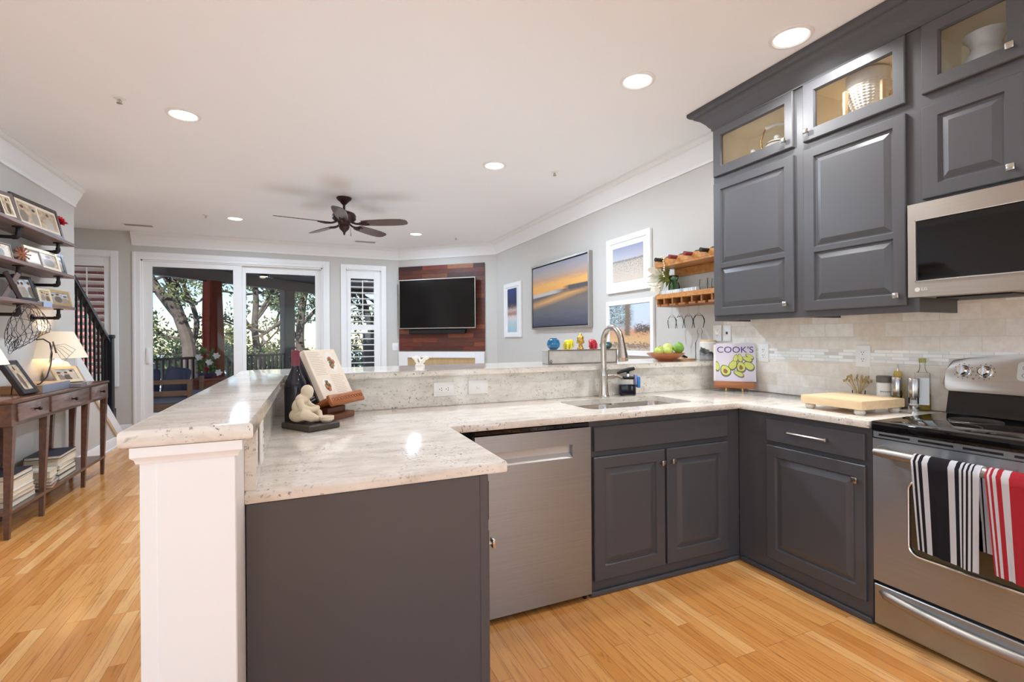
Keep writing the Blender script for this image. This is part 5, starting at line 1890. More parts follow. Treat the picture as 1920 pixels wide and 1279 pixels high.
c = copy_thing(t, (2.84, 1.437, ZW), 'steel and clear salt mill, nearest the stove')
c.name = 'salt_mill'
for ch in [x for x in COL.objects if x.parent == c]:
    if ch.name.startswith('filling'):
        ch.data = ch.data.copy()
        ch.data.materials[0] = P('salt_grains', srgb(226, 222, 216), 0.6)
oil_g = mat_glass('oil_bottle_glass', (0.985, 0.99, 0.98), 0.4)
oil_m = P('olive_oil', srgb(168, 140, 40), 0.08, trans=0.5)
t = thing('oil_bottle', 'tall square olive oil bottle with a green cap behind the mills', 'bottle', (2.893, 1.425, ZW), math.radians(-60))
MB().box(-0.031, 0.031, -0.026, 0.026, 0.0, 0.192, 0.008, 2).build('bottle_glass', oil_g, t, local=True)
MB().box(-0.029, 0.029, -0.024, 0.024, 0.003, 0.085, 0.006, 2).build('oil', oil_m, t, local=True)
MB().lathe([(0.022, 0.188), (0.014, 0.204), (0.0115, 0.215), (0.0115, 0.240), (0, 0.24)], 20).build('neck', oil_g, t, local=True)
MB().lathe([(0.015, 0.2402), (0.0155, 0.262), (0, 0.263)], 20).build('cap', P('olive_cap', srgb(158, 158, 84), 0.35), t, local=True)
MB().box(-0.027, 0.024, -0.0275, -0.0263, 0.030, 0.165).build('label', P('pale_label', srgb(222, 226, 230), 0.5), t, local=True)
MB().box(-0.026, -0.012, -0.0282, -0.0276, 0.100, 0.116).build('label_leaf', P('leaf_print', srgb(112, 142, 70), 0.5), t, local=True)
t = thing('oil_cruet', 'short oil cruet with a cork pourer behind the pepper mill', 'bottle', (2.91, 1.545, ZW), 0)
MB().lathe([(0, 0), (0.026, 0.0), (0.028, 0.005), (0.028, 0.12), (0.020, 0.140), (0.014, 0.15), (0, 0.15)], 22).build('bottle_glass', P('yellow_print_bottle', srgb(206, 196, 110), 0.15, var=0.4, vscale=60), t, local=True)
MB().lathe([(0.016, 0.1502), (0.019, 0.175), (0.017, 0.19), (0, 0.192)], 16).build('cork', P('cork', srgb(212, 180, 96), 0.7), t, local=True)
MB().tube([(0, 0, 0.19), (0, 0, 0.21), (-0.004, 0, 0.226)], [0.004, 0.0035, 0.003], 8).build('pourer', nickel_m, t, local=True)

# ---------------------------------------------------------------- left end of the counter
t = thing('wine_bottle', 'tall dark wine bottle with a burgundy capsule behind the stone figure', 'bottle', (-0.002, 2.40, ZW), 0)
MB().lathe([(0, 0.004), (0.036, 0.0), (0.046, 0.006), (0.0475, 0.02), (0.0475, 0.165), (0.044, 0.190), (0.028, 0.225), (0.018, 0.25), (0.0165, 0.262), (0.0165, 0.30), (0, 0.30)], 32).build('bottle_glass', P('navy_black_glass', srgb(26, 28, 40), 0.05, spec=0.6), t, local=True)
MB().lathe([(0.0172, 0.262), (0.0172, 0.318), (0.0185, 0.320), (0.0185, 0.330), (0.016, 0.333), (0, 0.333)], 28).build('capsule', P('burgundy_capsule', srgb(122, 52, 68), 0.4), t, local=True)
st_rz = math.atan2(-0.17, 0.11)
t = thing('statue', 'cream stone figure bowed over a bowl on a dark slab', 'statue', (0.056, 2.275, ZW), st_rz)
MB().box(-0.100, 0.100, -0.075, 0.075, 0.0, 0.026, 0.004).build('slab', P('dark_slate', srgb(70, 62, 56), 0.5, bump=0.3, bscale=90), t, local=True)
mb = MB()
S0 = Vector((-0.010, -0.015, 0.026))
for c, r, sc in (((-0.03, 0.0, 0.030), 0.040, (1.0, 1.15, 0.8)), ((-0.028, 0.0, 0.065), 0.036, (0.85, 1.15, 1.05)), ((-0.016, 0.0, 0.098), 0.034, (0.8, 1.3, 0.7)),
                 ((0.004, 0.0, 0.131), 0.0265, (1.0, 0.95, 1.08)), ((0.010, 0.0, 0.116), 0.018, (1, 0.9, 0.9))):
    mb.ball(Vector(c), r, scale=sc)
mb.cyl((-0.008, 0, 0.10), (0.002, 0, 0.125), 0.017, 0.015, 14)
for s in (-1, 1):
    mb.tube([(-0.018, s * 0.040, 0.098), (-0.004, s * 0.052, 0.066), (0.026, s * 0.030, 0.056), (0.046, s * 0.008, 0.058)], [0.017, 0.016, 0.013, 0.011], 12)
    mb.tube([(-0.03, s * 0.028, 0.026), (0.006, s * 0.060, 0.040), (0.036, s * 0.058, 0.026), (0.052, s * 0.020, 0.013)], [0.024, 0.025, 0.020, 0.012], 12)
mb.ball((0.045, 0.0, 0.012), 0.018, scale=(1, 1.2, 0.7))
o = melt(mb, 0.0032, 'figure', P('cream_stone', srgb(226, 212, 186), 0.75, bump=0.12, bscale=200), t, 5)
o.location = Vector((-0.012, -0.012, 0.026))
o.rotation_euler = (0, 0, 0.75)
MB().lathe([(0, 0.0), (0.020, 0.0), (0.030, 0.010), (0.031, 0.024), (0.027, 0.026), (0.022, 0.016), (0, 0.012)], 24, (0.062, 0.034, 0.0262)).build('bowl', P('cream_stone', srgb(226, 212, 186), 0.75), t, local=True)

LR = math.radians(50)
ll = math.radians(-27)
t = thing('book_stand', 'carved wooden easel holding the open recipe book', 'stand', (0.118, 2.38, ZW), LR)
lm = Matrix.Translation((0.0, 0.0, 0.106)) @ Matrix.Rotation(ll, 4, 'X')
mb = MB(lm)
mb.box(-0.012, 0.245, -0.020, 0.095, -0.014, 0.0, 0.004)
mb.box(-0.012, 0.245, -0.036, -0.018, -0.046, 0.008, 0.006, 2)
mb.box(0.02, 0.215, 0.096, 0.108, -0.014, 0.20, 0.003)
mb.build('easel_board', cherry_m, t, local=True)
mb = MB(lm)
for i in range(11):
    mb.tube([(0.008 + i * 0.0215 + 0.008 * math.cos(a * PI / 6), -0.0362, -0.018 + 0.008 * math.sin(a * PI / 6)) for a in range(12)], 0.0012, 5, closed=True)
mb.build('carving', P('carving_dark', srgb(122, 62, 30), 0.5), t, local=True)
mb = MB().box(0.02, 0.215, -0.012, 0.110, 0.0, 0.030, 0.005, 2).box(0.05, 0.185, 0.02, 0.075, 0.028, 0.058, 0.003)
mb.build('foot', mat_wood('stand_foot', srgb(92, 54, 34), srgb(124, 74, 46), 'x', 0.4), t, local=True)
bk_ = thing('cookbook', 'thick open cookbook showing two dishes on a cream page', 'book', (0.118, 2.38, ZW), LR)
MB(lm).box(0.0, 0.225, 0.0, 0.030, 0.0010, 0.252, 0.002).build('page_block', P('cream_page', srgb(238, 226, 208), 0.6), bk_, local=True)


MB(lm).box(-0.004, 0.230, 0.030, 0.092, 0.0010, 0.258, 0.003).build('cover', P('dark_cover', srgb(54, 50, 58), 0.35, var=0.5, vscale=14), bk_, local=True)


def dish(x, z, rx, rz_, seed, name):
    rnd = random.Random(seed)
    plate = MB(lm)
    plate.cyl((x, 0.0, z), (x, -0.0008, z), 1.0, seg=28)
    for v in plate.bm.verts:
        pass
    bmesh.ops.transform(plate.bm, matrix=lm @ Matrix.Translation((x, 0, z)) @ Matrix.Diagonal((rx, 1, rz_, 1)) @ Matrix.Translation((-x, 0, -z)) @ lm.inverted(), verts=plate.bm.verts[:])
    p = plate.build('printed_plate', P('print_plate', srgb(240, 236, 230), 0.5), bk_, local=True)
    for cn, col, n, s in (('sauce', srgb(186, 104, 62), 9, 0.30), ('herbs', srgb(124, 136, 66), 9, 0.12), ('dark', srgb(92, 52, 40), 8, 0.12)):
        mb = MB(lm)
        for _ in range(n):
            a, rr = rnd.uniform(0, 6.28), rnd.uniform(0, 0.72)
            cx, cz = x + rx * 0.8 * rr * math.cos(a), z + rz_ * 0.85 * rr * math.sin(a)
            mb.ball((cx, -0.0009 - (0.0006 if cn != 'sauce' else 0.0), cz), 0.03 * s + 0.002, 8, 6, (1, 0.04, 1.1))
        mb.build('printed_' + cn, P('print_' + cn, col, 0.5), p, local=True)


dish(0.158, 0.182, 0.036, 0.056, 3, 'upper')
dish(0.062, 0.066, 0.034, 0.034, 5, 'lower')
mb = MB(lm)
for i in range(26):
    z = 0.236 - i * 0.0088
    x1 = 0.110 if z > 0.120 else 0.205
    x0 = 0.015 if z > 0.120 else 0.112
    mb.box(x0, x1 - random.uniform(0, 0.03), -0.0005, 0.0001, z, z + 0.0022)
mb.build('printed_lines', P('print_grey_text', srgb(206, 192, 176), 0.6), bk_, local=True)
mb = MB(lm)
for i in range(7):
    mb.box(-0.0046, -0.0041, 0.040, 0.082, 0.020 + i * 0.012, 0.026 + i * 0.012)
mb.build('spine_lettering', P('spine_white', srgb(206, 204, 202), 0.5), bk_, local=True)

# ---------------------------------------------------------------- behind the cabinet glass
ZS = 2.3665
t = thing('kettle', 'white enamel kettle with a brass handle behind the cabinet glass', 'kettle', (2.755, 2.125, ZS), 0.5)
t.scale = (1.05, 1.05, 1.05)
MB().lathe([(0, 0.0), (0.075, 0.0), (0.088, 0.02), (0.090, 0.05), (0.078, 0.095), (0.058, 0.118), (0.054, 0.122), (0, 0.124)], 30).build('body', white_m, t, local=True)
mb = MB().lathe([(0.056, 0.1242), (0.050, 0.136), (0.020, 0.148), (0.010, 0.152), (0.016, 0.162), (0.012, 0.172), (0, 0.174)], 26)
mb.build('lid', white_m, t, local=True)
MB().tube([(0.0, 0.080, 0.05), (0.0, 0.115, 0.085), (0.0, 0.135, 0.115)], [0.020, 0.015, 0.011], 12).build('spout', white_m, t, local=True)
brass = P('brass', srgb(196, 158, 86), 0.25, 1.0)
for s in (-1, 1):
    MB().tube([(0, s * 0.078, 0.100), (0, s * 0.085, 0.16), (0, s * 0.070, 0.205), (0, s * 0.055, 0.232)], 0.0045, 8).build('handle_arm', brass, t, local=True)
MB().tube([(0, -0.060, 0.228), (0, 0, 0.240), (0, 0.060, 0.228)], 0.011, 12).build('grip', white_m, t, local=True)
MB().tube([(0.0555 * math.cos(a * PI / 16), 0.0555 * math.sin(a * PI / 16), 0.1235) for a in range(32)], 0.003, 6, closed=True).build('lid_ring', brass, t, local=True)


def ribbed(prof, seg, depth, zlo, zhi, mb, rows):
    rings = []
    for r, z in prof:
        k = depth if zlo < z < zhi else 0.0
        rings.append([mb.bm.verts.new(((r + k * (0.5 + 0.5 * math.cos(a * 2 * PI / 4)) * (0.5 + 0.5 * math.cos(z * rows))) * math.cos(2 * PI * a / seg),
                                       (r + k * (0.5 + 0.5 * math.cos(a * 2 * PI / 4)) * (0.5 + 0.5 * math.cos(z * rows))) * math.sin(2 * PI * a / seg), z)) for a in range(seg)])
    for A, B in zip(rings, rings[1:]):
        for i in range(seg):
            j = (i + 1) % seg
            mb.bm.faces.new((A[i], A[j], B[j], B[i]))
    mb.bm.faces.new(rings[0][::-1])
    mb.bm.faces.new(rings[-1])


t = thing('planter', 'white ribbed planter on a light wood stand behind the middle cabinet glass', 'planter', (2.765, 1.598, ZS), 0.3)
mb = MB()
pr = []
for i in range(81):
    z = 0.110 + 0.190 * i / 80
    u = i / 80
    pr.append((0.058 + 0.040 * math.sin(min(1, u * 1.35) * PI / 2), z))
pr += [(0.092, 0.301), (0.088, 0.295)]
ribbed(pr, 96, 0.0065, 0.12, 0.240, mb, 2 * PI / 0.014)
mb.build('pot', P('ribbed_ceramic', srgb(232, 226, 216), 0.5), t, local=True, angle=60)
for k in range(4):
    a = k * PI / 2 + PI / 4
    MB().box(-0.009, 0.009, -0.010, 0.010, 0.0, 0.215, 0.002, m=Matrix.Translation((0.1145 * math.cos(a), 0.1145 * math.sin(a), 0)) @ Matrix.Rotation(a, 4, 'Z')).build('stand_leg', P('pale_beech', srgb(230, 200, 156), 0.5), t, local=True)
mb = MB()
for k in (0, 1):
    mb.box(-0.105, 0.105, -0.008, 0.008, 0.092 + 0.0001 * k, 0.108, m=Matrix.Rotation(PI / 4 + k * PI / 2, 4, 'Z'))
mb.build('stand_cross', P('pale_beech', srgb(230, 200, 156), 0.5), t, local=True)
t = thing('milk_can', 'pale grey ceramic milk can vase behind the rightmost cabinet glass', 'vase', (2.79, 1.125, ZS), 0)
mb = MB()
pr = [(0.070, 0.0)] + [(0.084, 0.01 + 0.115 * i / 40) for i in range(41)] + [(0.080, 0.140), (0.062, 0.170), (0.052, 0.190), (0.056, 0.215), (0.078, 0.245), (0.080, 0.250), (0.072, 0.248)]
ribbed(pr, 96, 0.008, 0.05, 0.118, mb, 2 * PI / 0.022)
mb.build('can_body', P('pale_glaze', srgb(206, 208, 206), 0.25, var=0.08, vscale=20), t, local=True, angle=60)
for s in (-1, 1):
    MB().tube([(0, s * 0.080, 0.105), (0, s * 0.100, 0.118), (0, s * 0.098, 0.150), (0, s * 0.076, 0.152)], 0.007, 8).build('lug_handle', P('pale_glaze', srgb(206, 208, 206), 0.25), t, local=True)
# ================================================================ LEFT SIDE: console table, shelves, lamps, frames, books
TX0, TX1, TY0, TY1 = -2.005, -1.71, 4.27, 6.08
t = thing('console_table', 'dark walnut console table with three drawers against the left wall', 'table', (-1.86, 5.17, 0))
mb = MB().box(TX0, TX1 + 0.008, TY0 - 0.01, TY1 + 0.01, 0.885, 0.905, 0.005, 2)
mb.build('tabletop', walnut_m, t)
mb = MB().box(TX0 + 0.01, TX1 - 0.002, TY0, TY1, 0.735, 0.885, 0.003)
mb.build('apron', walnut_m, t)
dk = mat_wood('drawer_front_wood', srgb(92, 66, 58), srgb(134, 106, 96), 'y', 0.3, 1.3, 0.3)
for (a, b_) in ((4.337, 4.775), (4.827, 5.546), (5.621, 6.032)):
    d = MB().box(TX1 - 0.004, TX1 + 0.010, a, b_, 0.760, 0.878, 0.004, 2).build('drawer', dk, t)
    y = (a + b_) / 2
    MB(Matrix.Translation((TX1 + 0.010, y, 0.82)) @ Matrix.Rotation(PI / 2, 4, 'Y')).lathe([(0.012, 0.0), (0.006, 0.006), (0.006, 0.018), (0.013, 0.026), (0.014, 0.034), (0.008, 0.040), (0, 0.041)], 16).build('knob', P('dark_bronze', srgb(58, 46, 42), 0.35, 0.8), d)
for x, ys in ((TX1 - 0.026, (4.31, 4.80, 5.585, 6.045)), (TX0 + 0.03, (4.31, 4.80, 5.585, 6.045))):
    for y in ys:
        mb = MB()
        q = []
        for (z, s) in ((0.0, 0.013), (0.74, 0.024)):
            yy = y + (0.0 if z > 0.1 else (-0.045 if y < 4.5 else (-0.06 if y < 5.0 else (-0.07 if y < 5.7 else -0.06))))
            q.append([mb.bm.verts.new((x + a * s, yy + b_ * s, z)) for a, b_ in ((-1, -1), (1, -1), (1, 1), (-1, 1))])
        for i in range(4):
            j = (i + 1) % 4
            mb.bm.faces.new((q[0][i], q[0][j], q[1][j], q[1][i]))
        mb.bm.faces.new(q[0][::-1])
        mb.bm.faces.new(q[1])
        mb.build('leg', walnut_m, t, smooth=False)
MB().box(TX0 + 0.01, TX1 - 0.008, 4.26, 6.02, 0.155, 0.178, 0.003).build('lower_shelf', walnut_m, t)


# ---------------------------------------------------------------- books under the table
BKC = {'navy': srgb(38, 42, 58), 'cream': srgb(214, 200, 178), 'tan': srgb(186, 164, 134), 'grey': srgb(120, 120, 124), 'black': srgb(30, 28, 30), 'white': srgb(222, 218, 212), 'rust': srgb(150, 92, 70), 'green': srgb(98, 104, 90)}
page_m = P('book_pages', srgb(220, 208, 186), 0.75, var=0.05, vscale=60)


def book(label, x, y, z, w, d, h, col, rz, group, name='book'):
    """w along local x, d along local y; spine on local -x"""
    t = thing(name, label, 'book', (x, y, z), rz, group)
    m = P('book_' + col, BKC[col], 0.45)
    mb = MB()
    mb.box(-w / 2, w / 2, -d / 2, d / 2, 0, 0.0035).box(-w / 2, w / 2, -d / 2, d / 2, h - 0.0035, h)
    mb.box(-w / 2, -w / 2 + 0.004, -d / 2, d / 2, 0.0035, h - 0.0035)
    mb.build('cover', m, t, local=True)
    MB().box(-w / 2 + 0.004, w / 2 - 0.005, -d / 2 + 0.004, d / 2 - 0.004, 0.0036, h - 0.0036).build('pages', page_m, t, local=True)
    return t


g1, g2 = 'books stacked under the console table, nearer pile', 'books stacked under the console table, farther pile'
z = 0.1785
for lab, col, w, d, h, rz in (('bottom grey book of the nearer pile under the table', 'grey', 0.40, 0.27, 0.040, 0.03), ('tan book second from the bottom of the nearer pile', 'tan', 0.38, 0.26, 0.028, -0.05),
                              ('cream book in the middle of the nearer pile', 'cream', 0.37, 0.26, 0.034, 0.04), ('thick cream book second from the top of the nearer pile', 'white', 0.36, 0.25, 0.072, -0.03),
                              ('navy book on top of the nearer pile under the table', 'navy', 0.36, 0.25, 0.036, 0.06)):
    book(lab, -1.868, 4.54, z, d * 0.84, w * 0.88, h, col, rz * 0.5, g1)
    z += h + 0.0004
z = 0.1785
for lab, col, w, d, h, rz in (('bottom rust red book between the two piles', 'rust', 0.20, 0.16, 0.022, 0.2), ('grey book in the low stack between the two piles', 'grey', 0.20, 0.16, 0.024, 0.1), ('tan book in the low stack between the two piles', 'tan', 0.19, 0.15, 0.03, 0.22), ('cream book on top of the low stack between the two piles', 'cream', 0.19, 0.15, 0.05, 0.12)):
    book(lab, -1.80, 4.915, z, d, w, h, col, rz, 'books in the low stack under the console table')
    z += h + 0.0004
z = 0.1785
for lab, col, w, d, h, rz in (('bottom green grey book of the farther pile under the table', 'green', 0.36, 0.25, 0.038, 0.06), ('black bound book second from the bottom of the farther pile', 'black', 0.35, 0.24, 0.044, 0.02),
                              ('white book third from the bottom of the farther pile', 'white', 0.34, 0.24, 0.030, 0.08), ('thick tan book second from the top of the farther pile', 'tan', 0.34, 0.24, 0.062, -0.02),
                              ('dark blue book on top of the farther pile under the table', 'navy', 0.37, 0.25, 0.026, 0.10)):
    book(lab, -1.862, 5.255, z, d * 0.9, w, h, col, rz * 0.6, g2)
    z += h + 0.0004

# ---------------------------------------------------------------- pipe shelves
def pipe_shelf(label, z):
    t = thing('pipe_shelf', label, 'shelf', (XL, 4.5, z), 0, 'pipe shelves on the left wall')
    MB().box(XL + 0.004, -1.80, 3.30, 5.585, z - 0.026, z, 0.004).build('board', shelfwood_m, t)
    for y in (3.55, 4.735, 5.395):
        zz = z - 0.105
        mb = MB()
        mb.cyl((-1.855, y, z - 0.0262), (-1.855, y, z - 0.034), 0.032, seg=18)
        mb.tube([(-1.855, y, z - 0.03), (-1.855, y, zz + 0.012), (-1.860, y, zz + 0.003), (-1.872, y, zz), (XL + 0.008, y, zz)], 0.0125, 12)
        mb.tube([(-1.855, y, zz + 0.035), (-1.855, y, zz + 0.010), (-1.861, y, zz + 0.001), (-1.885, y, zz)], 0.0165, 12)
        mb.cyl((XL + 0.0005, y, zz), (XL + 0.009, y, zz), 0.032, seg=18)
        mb.build('pipe_bracket', iron_m, t)
    return t


ZS1, ZS2, ZS3 = 2.165, 1.880, 1.600
pipe_shelf('top weathered board shelf on iron pipe brackets', ZS1)
pipe_shelf('middle weathered board shelf on iron pipe brackets', ZS2)
pipe_shelf('lowest weathered board shelf on iron pipe brackets', ZS3)


# ---------------------------------------------------------------- photo frames
def photo_mat(name, seed, warm=True, people=2):
    def f(nt, uv):
        v = v_of(nt, uv)
        a = srgb(212, 190, 158) if warm else srgb(206, 208, 206)
        b_ = srgb(150, 126, 96) if warm else srgb(124, 132, 126)
        bg_ = ramp(nt, [(0.3, b_), (0.7, a)])
        nt.links.new(noise(nt, mapping(nt, uv, (3, 3, 1), loc=(seed * 3.7, seed, 0)), 1.4, 4), bg_.inputs[0])
        c = bg_.outputs[0]
        rnd = random.Random(seed)
        for i in range(people):
            cx = (i + 0.5) / people + rnd.uniform(-0.08, 0.08)
            top = rnd.uniform(0.62, 0.78)
            for (px, pz, rx, rz_, col) in ((cx, top - 0.42, 0.22, 0.36, (lambda q: srgb(q + 14, q, q - 16))(rnd.randint(70, 190))), (cx, top, 0.10, 0.14, srgb(204, 160, 132)), (cx, top + 0.07, 0.105, 0.09, srgb(64, 48, 40))):
                mp = mapping(nt, uv, (1 / rx, 1 / rz_, 0), loc=(-px / rx, -pz / rz_, 0))
                ln = nt.nodes.new('ShaderNodeVectorMath')
                ln.operation = 'LENGTH'
                nt.links.new(mp, ln.inputs[0])
                r = ramp(nt, [(0.80, (1, 1, 1)), (1.0, (0, 0, 0))])
                nt.links.new(ln.outputs['Value'], r.inputs[0])
                c = mixc(nt, r.outputs[0], c, col)
        return c
    return mat_uv(name, f, 0.25)


def photo_frame(label, x, y, z, w, h, bw, rz, lean, fm, photos, mat_b=0.0, group=None, depth=0.018):
    """bottom centre at x,y,z; faces local -y, leaning back"""
    t = thing('framed_photo', label, 'picture frame', (x, y, z), rz, group)
    L = Matrix.Rotation(math.radians(-lean), 4, 'X')
    mb = MB(L)
    mb.box(-w / 2, -w / 2 + bw, -depth, 0, 0, h, 0.002).box(w / 2 - bw, w / 2, -depth, 0, 0, h, 0.002)
    mb.box(-w / 2 + bw, w / 2 - bw, -depth, 0, 0, bw, 0.0015).box(-w / 2 + bw, w / 2 - bw, -depth, 0, h - bw, h, 0.0015)
    mb.build('frame', fm, t, local=True)
    MB(L).box(-w / 2 + bw, w / 2 - bw, -depth + 0.006, -0.001, bw, h - bw).build('mat_board', P('cream_mat', srgb(232, 216, 190), 0.6), t, local=True)
    n = len(photos)
    cw = (w - 2 * bw - mat_b * (n + 1)) / n
    for i, pm in enumerate(photos):
        x0 = -w / 2 + bw + mat_b + i * (cw + mat_b)
        yy = -depth + 0.005
        MB(L).quad([(x0, yy, bw + mat_b), (x0 + cw, yy, bw + mat_b), (x0 + cw, yy, h - bw - mat_b), (x0, yy, h - bw - mat_b)]).build('photo', pm, t, local=True)
    hh = min(h * 0.6, 0.16)
    if lean > 5:
        zt = hh * math.cos(math.radians(lean))
        yt = hh * math.sin(math.radians(lean))
        yb = min(yt + hh * 0.42, 0.095 if w > 0.13 else 0.06)
        MB().tube([(0, yt + 0.001, zt), (0, yb, 0.004)], 0.004, 6).build('easel_leg', black_m, t, local=True)
    return t


F90 = PI / 2
esp = P('espresso_frame', srgb(58, 42, 38), 0.35)
grn = P('grey_brown_frame', srgb(116, 100, 94), 0.45)
gold = P('antique_gold_frame', srgb(186, 152, 94), 0.4, 0.4)
champ = P('champagne_frame', srgb(206, 188, 154), 0.4, 0.3)
blk = P('black_frame', srgb(36, 32, 36), 0.3)
ph = [photo_mat('photo_%d' % i, i + 2, i % 3 != 2, 1 + i % 3) for i in range(9)]
XF = -1.865
photo_frame('wide dark frame holding two sepia photos on the top shelf', XF, 5.13, ZS1 + 0.0005, 0.60, 0.255, 0.030, F90 - 0.10, 14, esp, [ph[1], ph[3]], 0.022)
photo_frame('grey brown upright frame left of the double photo on the top shelf', XF, 4.66, ZS1 + 0.0005, 0.15, 0.215, 0.026, F90 - 0.30, 18, grn, [ph[0]], 0.015)
photo_frame('dark narrow frame at the left picture edge of the top shelf', XF, 4.44, ZS1 + 0.0005, 0.15, 0.225, 0.024, F90 - 0.25, 16, esp, [ph[4]], 0.012)
photo_frame('champagne portrait frame of two children on the middle shelf', XF - 0.01, 5.20, ZS2 + 0.0005, 0.44, 0.168, 0.030, F90 - 0.10, 14, champ, [ph[7]], 0.0)
photo_frame('grey landscape frame left of the portrait on the middle shelf', XF + 0.02, 4.925, ZS2 + 0.0005, 0.20, 0.125, 0.014, F90 - 0.15, 14, grn, [ph[2]], 0.014)
photo_frame('black frame at the right end of the middle shelf', XF - 0.02, 5.50, ZS2 + 0.0005, 0.155, 0.185, 0.028, F90 - 0.25, 12, blk, [ph[5]], 0.0)
photo_frame('pale grey frame at the left picture edge of the middle shelf', XF - 0.03, 4.60, ZS2 + 0.0005, 0.22, 0.12, 0.012, F90 - 0.15, 12, grn, [ph[6]], 0.0)
photo_frame('tilted dark frame near the pipe on the lowest shelf', XF, 4.90, ZS3 + 0.0005, 0.17, 0.205, 0.026, F90 - 0.35, 20, blk, [ph[8]], 0.0)
photo_frame('small champagne frame in the middle of the lowest shelf', XF + 0.01, 5.145, ZS3 + 0.0005, 0.15, 0.125, 0.022, F90 - 0.2, 12, champ, [ph[4]], 0.0)
photo_frame('antique gold frame with a group photo on the lowest shelf', XF + 0.01, 5.42, ZS3 + 0.0005, 0.32, 0.135, 0.024, F90 - 0.12, 12, gold, [ph[5]], 0.0)
t = thing('flower', 'single red flower at the right end of the top shelf', 'flower', (-1.90, 5.50, ZS1), 0)
MB().tube([(0.0, 0.045, 0.001), (0.0, 0.03, 0.08), (0.004, 0.0, 0.165)], 0.003, 8).build('stem', P('pale_stem', srgb(196, 170, 150), 0.6), t, local=True)
mb = MB()
petals(mb, (0.004, 0.0, 0.165), (0.5, -0.3, 0.7), 12, 0.075, 0.030, 1.0, 0.2, 3)
petals(mb, (0.004, 0.0, 0.165), (0.5, -0.3, 0.7), 9, 0.065, 0.026, 0.5, 0.1, 4)
mb.build('petals', P('red_petal', srgb(196, 24, 40), 0.6), t, local=True)
t = thing('star_ornament', 'rustic stick star ornament on the middle shelf', 'ornament', (-1.845, 4.775, ZS2 + 0.002), F90 - 0.5)
mb = MB()
for a in range(6):
    m = Matrix.Translation((0, 0, 0.062)) @ Matrix.Rotation(a * PI / 6, 4, 'Y')
    mb.tube([m @ Vector((-0.058, 0.004 * (a % 3), 0)), m @ Vector((0, 0.004 * (a % 3) + 0.003, 0.004)), m @ Vector((0.058, 0.004 * (a % 3), 0))], 0.0055, 7)
mb.build('sticks', P('rust_twig', srgb(150, 86, 56), 0.7), t, local=True)
MB().box(-0.028, 0.028, -0.010, 0.014, 0.0, 0.012).build('base', P('twig_base', srgb(96, 70, 54), 0.6), t, local=True)
t = thing('letter_ornament', 'dark crossed wooden slats ornament on the lowest shelf', 'ornament', (-1.86, 4.66, ZS3 + 0.0005), F90 - 0.5)
for s in (-1, 1):
    MB(Matrix.Translation((0, s * 0.007, 0.100)) @ Matrix.Rotation(s * math.radians(28), 4, 'Y')).box(-0.016, 0.016, -0.006, 0.006, -0.105, 0.105, 0.002).build('slat', grn if s > 0 else esp, t, local=True)
t = thing('ball_ornament', 'small dark glass ball on the lowest shelf behind the small frames', 'ornament', (-1.955, 5.20, ZS3 + 0.0005), 0)
MB().lathe([(0, 0), (0.022, 0.0), (0.018, 0.01), (0.010, 0.03), (0.010, 0.115), (0.014, 0.12)], 16).ball((0, 0, 0.142), 0.024, 18, 12).build('ball', P('smoky_ball', srgb(84, 80, 98), 0.1, 0.4), t, local=True)
t = thing('cloth_napkin', 'folded pale blue cloth draped over the lowest shelf edge', 'cloth', (-1.80, 5.03, ZS3), 0)
mb = MB().box(-0.05, 0.006, -0.075, 0.075, 0.0006, 0.010, 0.003, 2).box(0.0015, 0.009, -0.07, 0.07, -0.035, 0.010, 0.002)
mb.build('cloth', P('pale_blue_cloth', srgb(166, 180, 206), 0.8), t, local=True)

# ---------------------------------------------------------------- lamps on the table
shade_m = P('linen_shade', srgb(240, 224, 198), 0.8, emit=srgb(255, 222, 178), es=0.15)
lbase = P('white_ribbed_ceramic', srgb(216, 214, 216), 0.35, bump=0.15, bscale=90)


def table_lamp(label, x, y):
    t = thing('table_lamp', label, 'lamp', (x, y, 0.9055), 0, 'lamps on the console table')
    MB().lathe([(0, 0), (0.060, 0.0), (0.062, 0.010), (0.070, 0.03), (0.092, 0.08), (0.098, 0.12), (0.090, 0.165), (0.064, 0.205), (0.028, 0.225), (0.020, 0.24), (0, 0.24)], 30).build('base', lbase, t, local=True)
    s = MB()
    s.lathe([(0.205, 0.245), (0.105, 0.478), (0.102, 0.478), (0.202, 0.245)], 40)
    s.build('lamp_shade', shade_m, t, local=True)
    MB().cyl((0, 0, 0.24), (0, 0, 0.30), 0.010, seg=12).cyl((0, 0, 0.46), (0, 0, 0.466), 0.012, seg=10).build('socket', brass, t, local=True)
    MB().ball((0, 0, 0.345), 0.030, 16, 12).build('bulb', P('lit_bulb', (1, 0.9, 0.75), 0.5, emit=(1.0, 0.80, 0.55), es=6.0), t, local=True)
    lamp('lamp_bulb_light', 'POINT', (x, y, 1.30), 3.4, (1.0, 0.80, 0.58), shadow_soft_size=0.05)
    return t


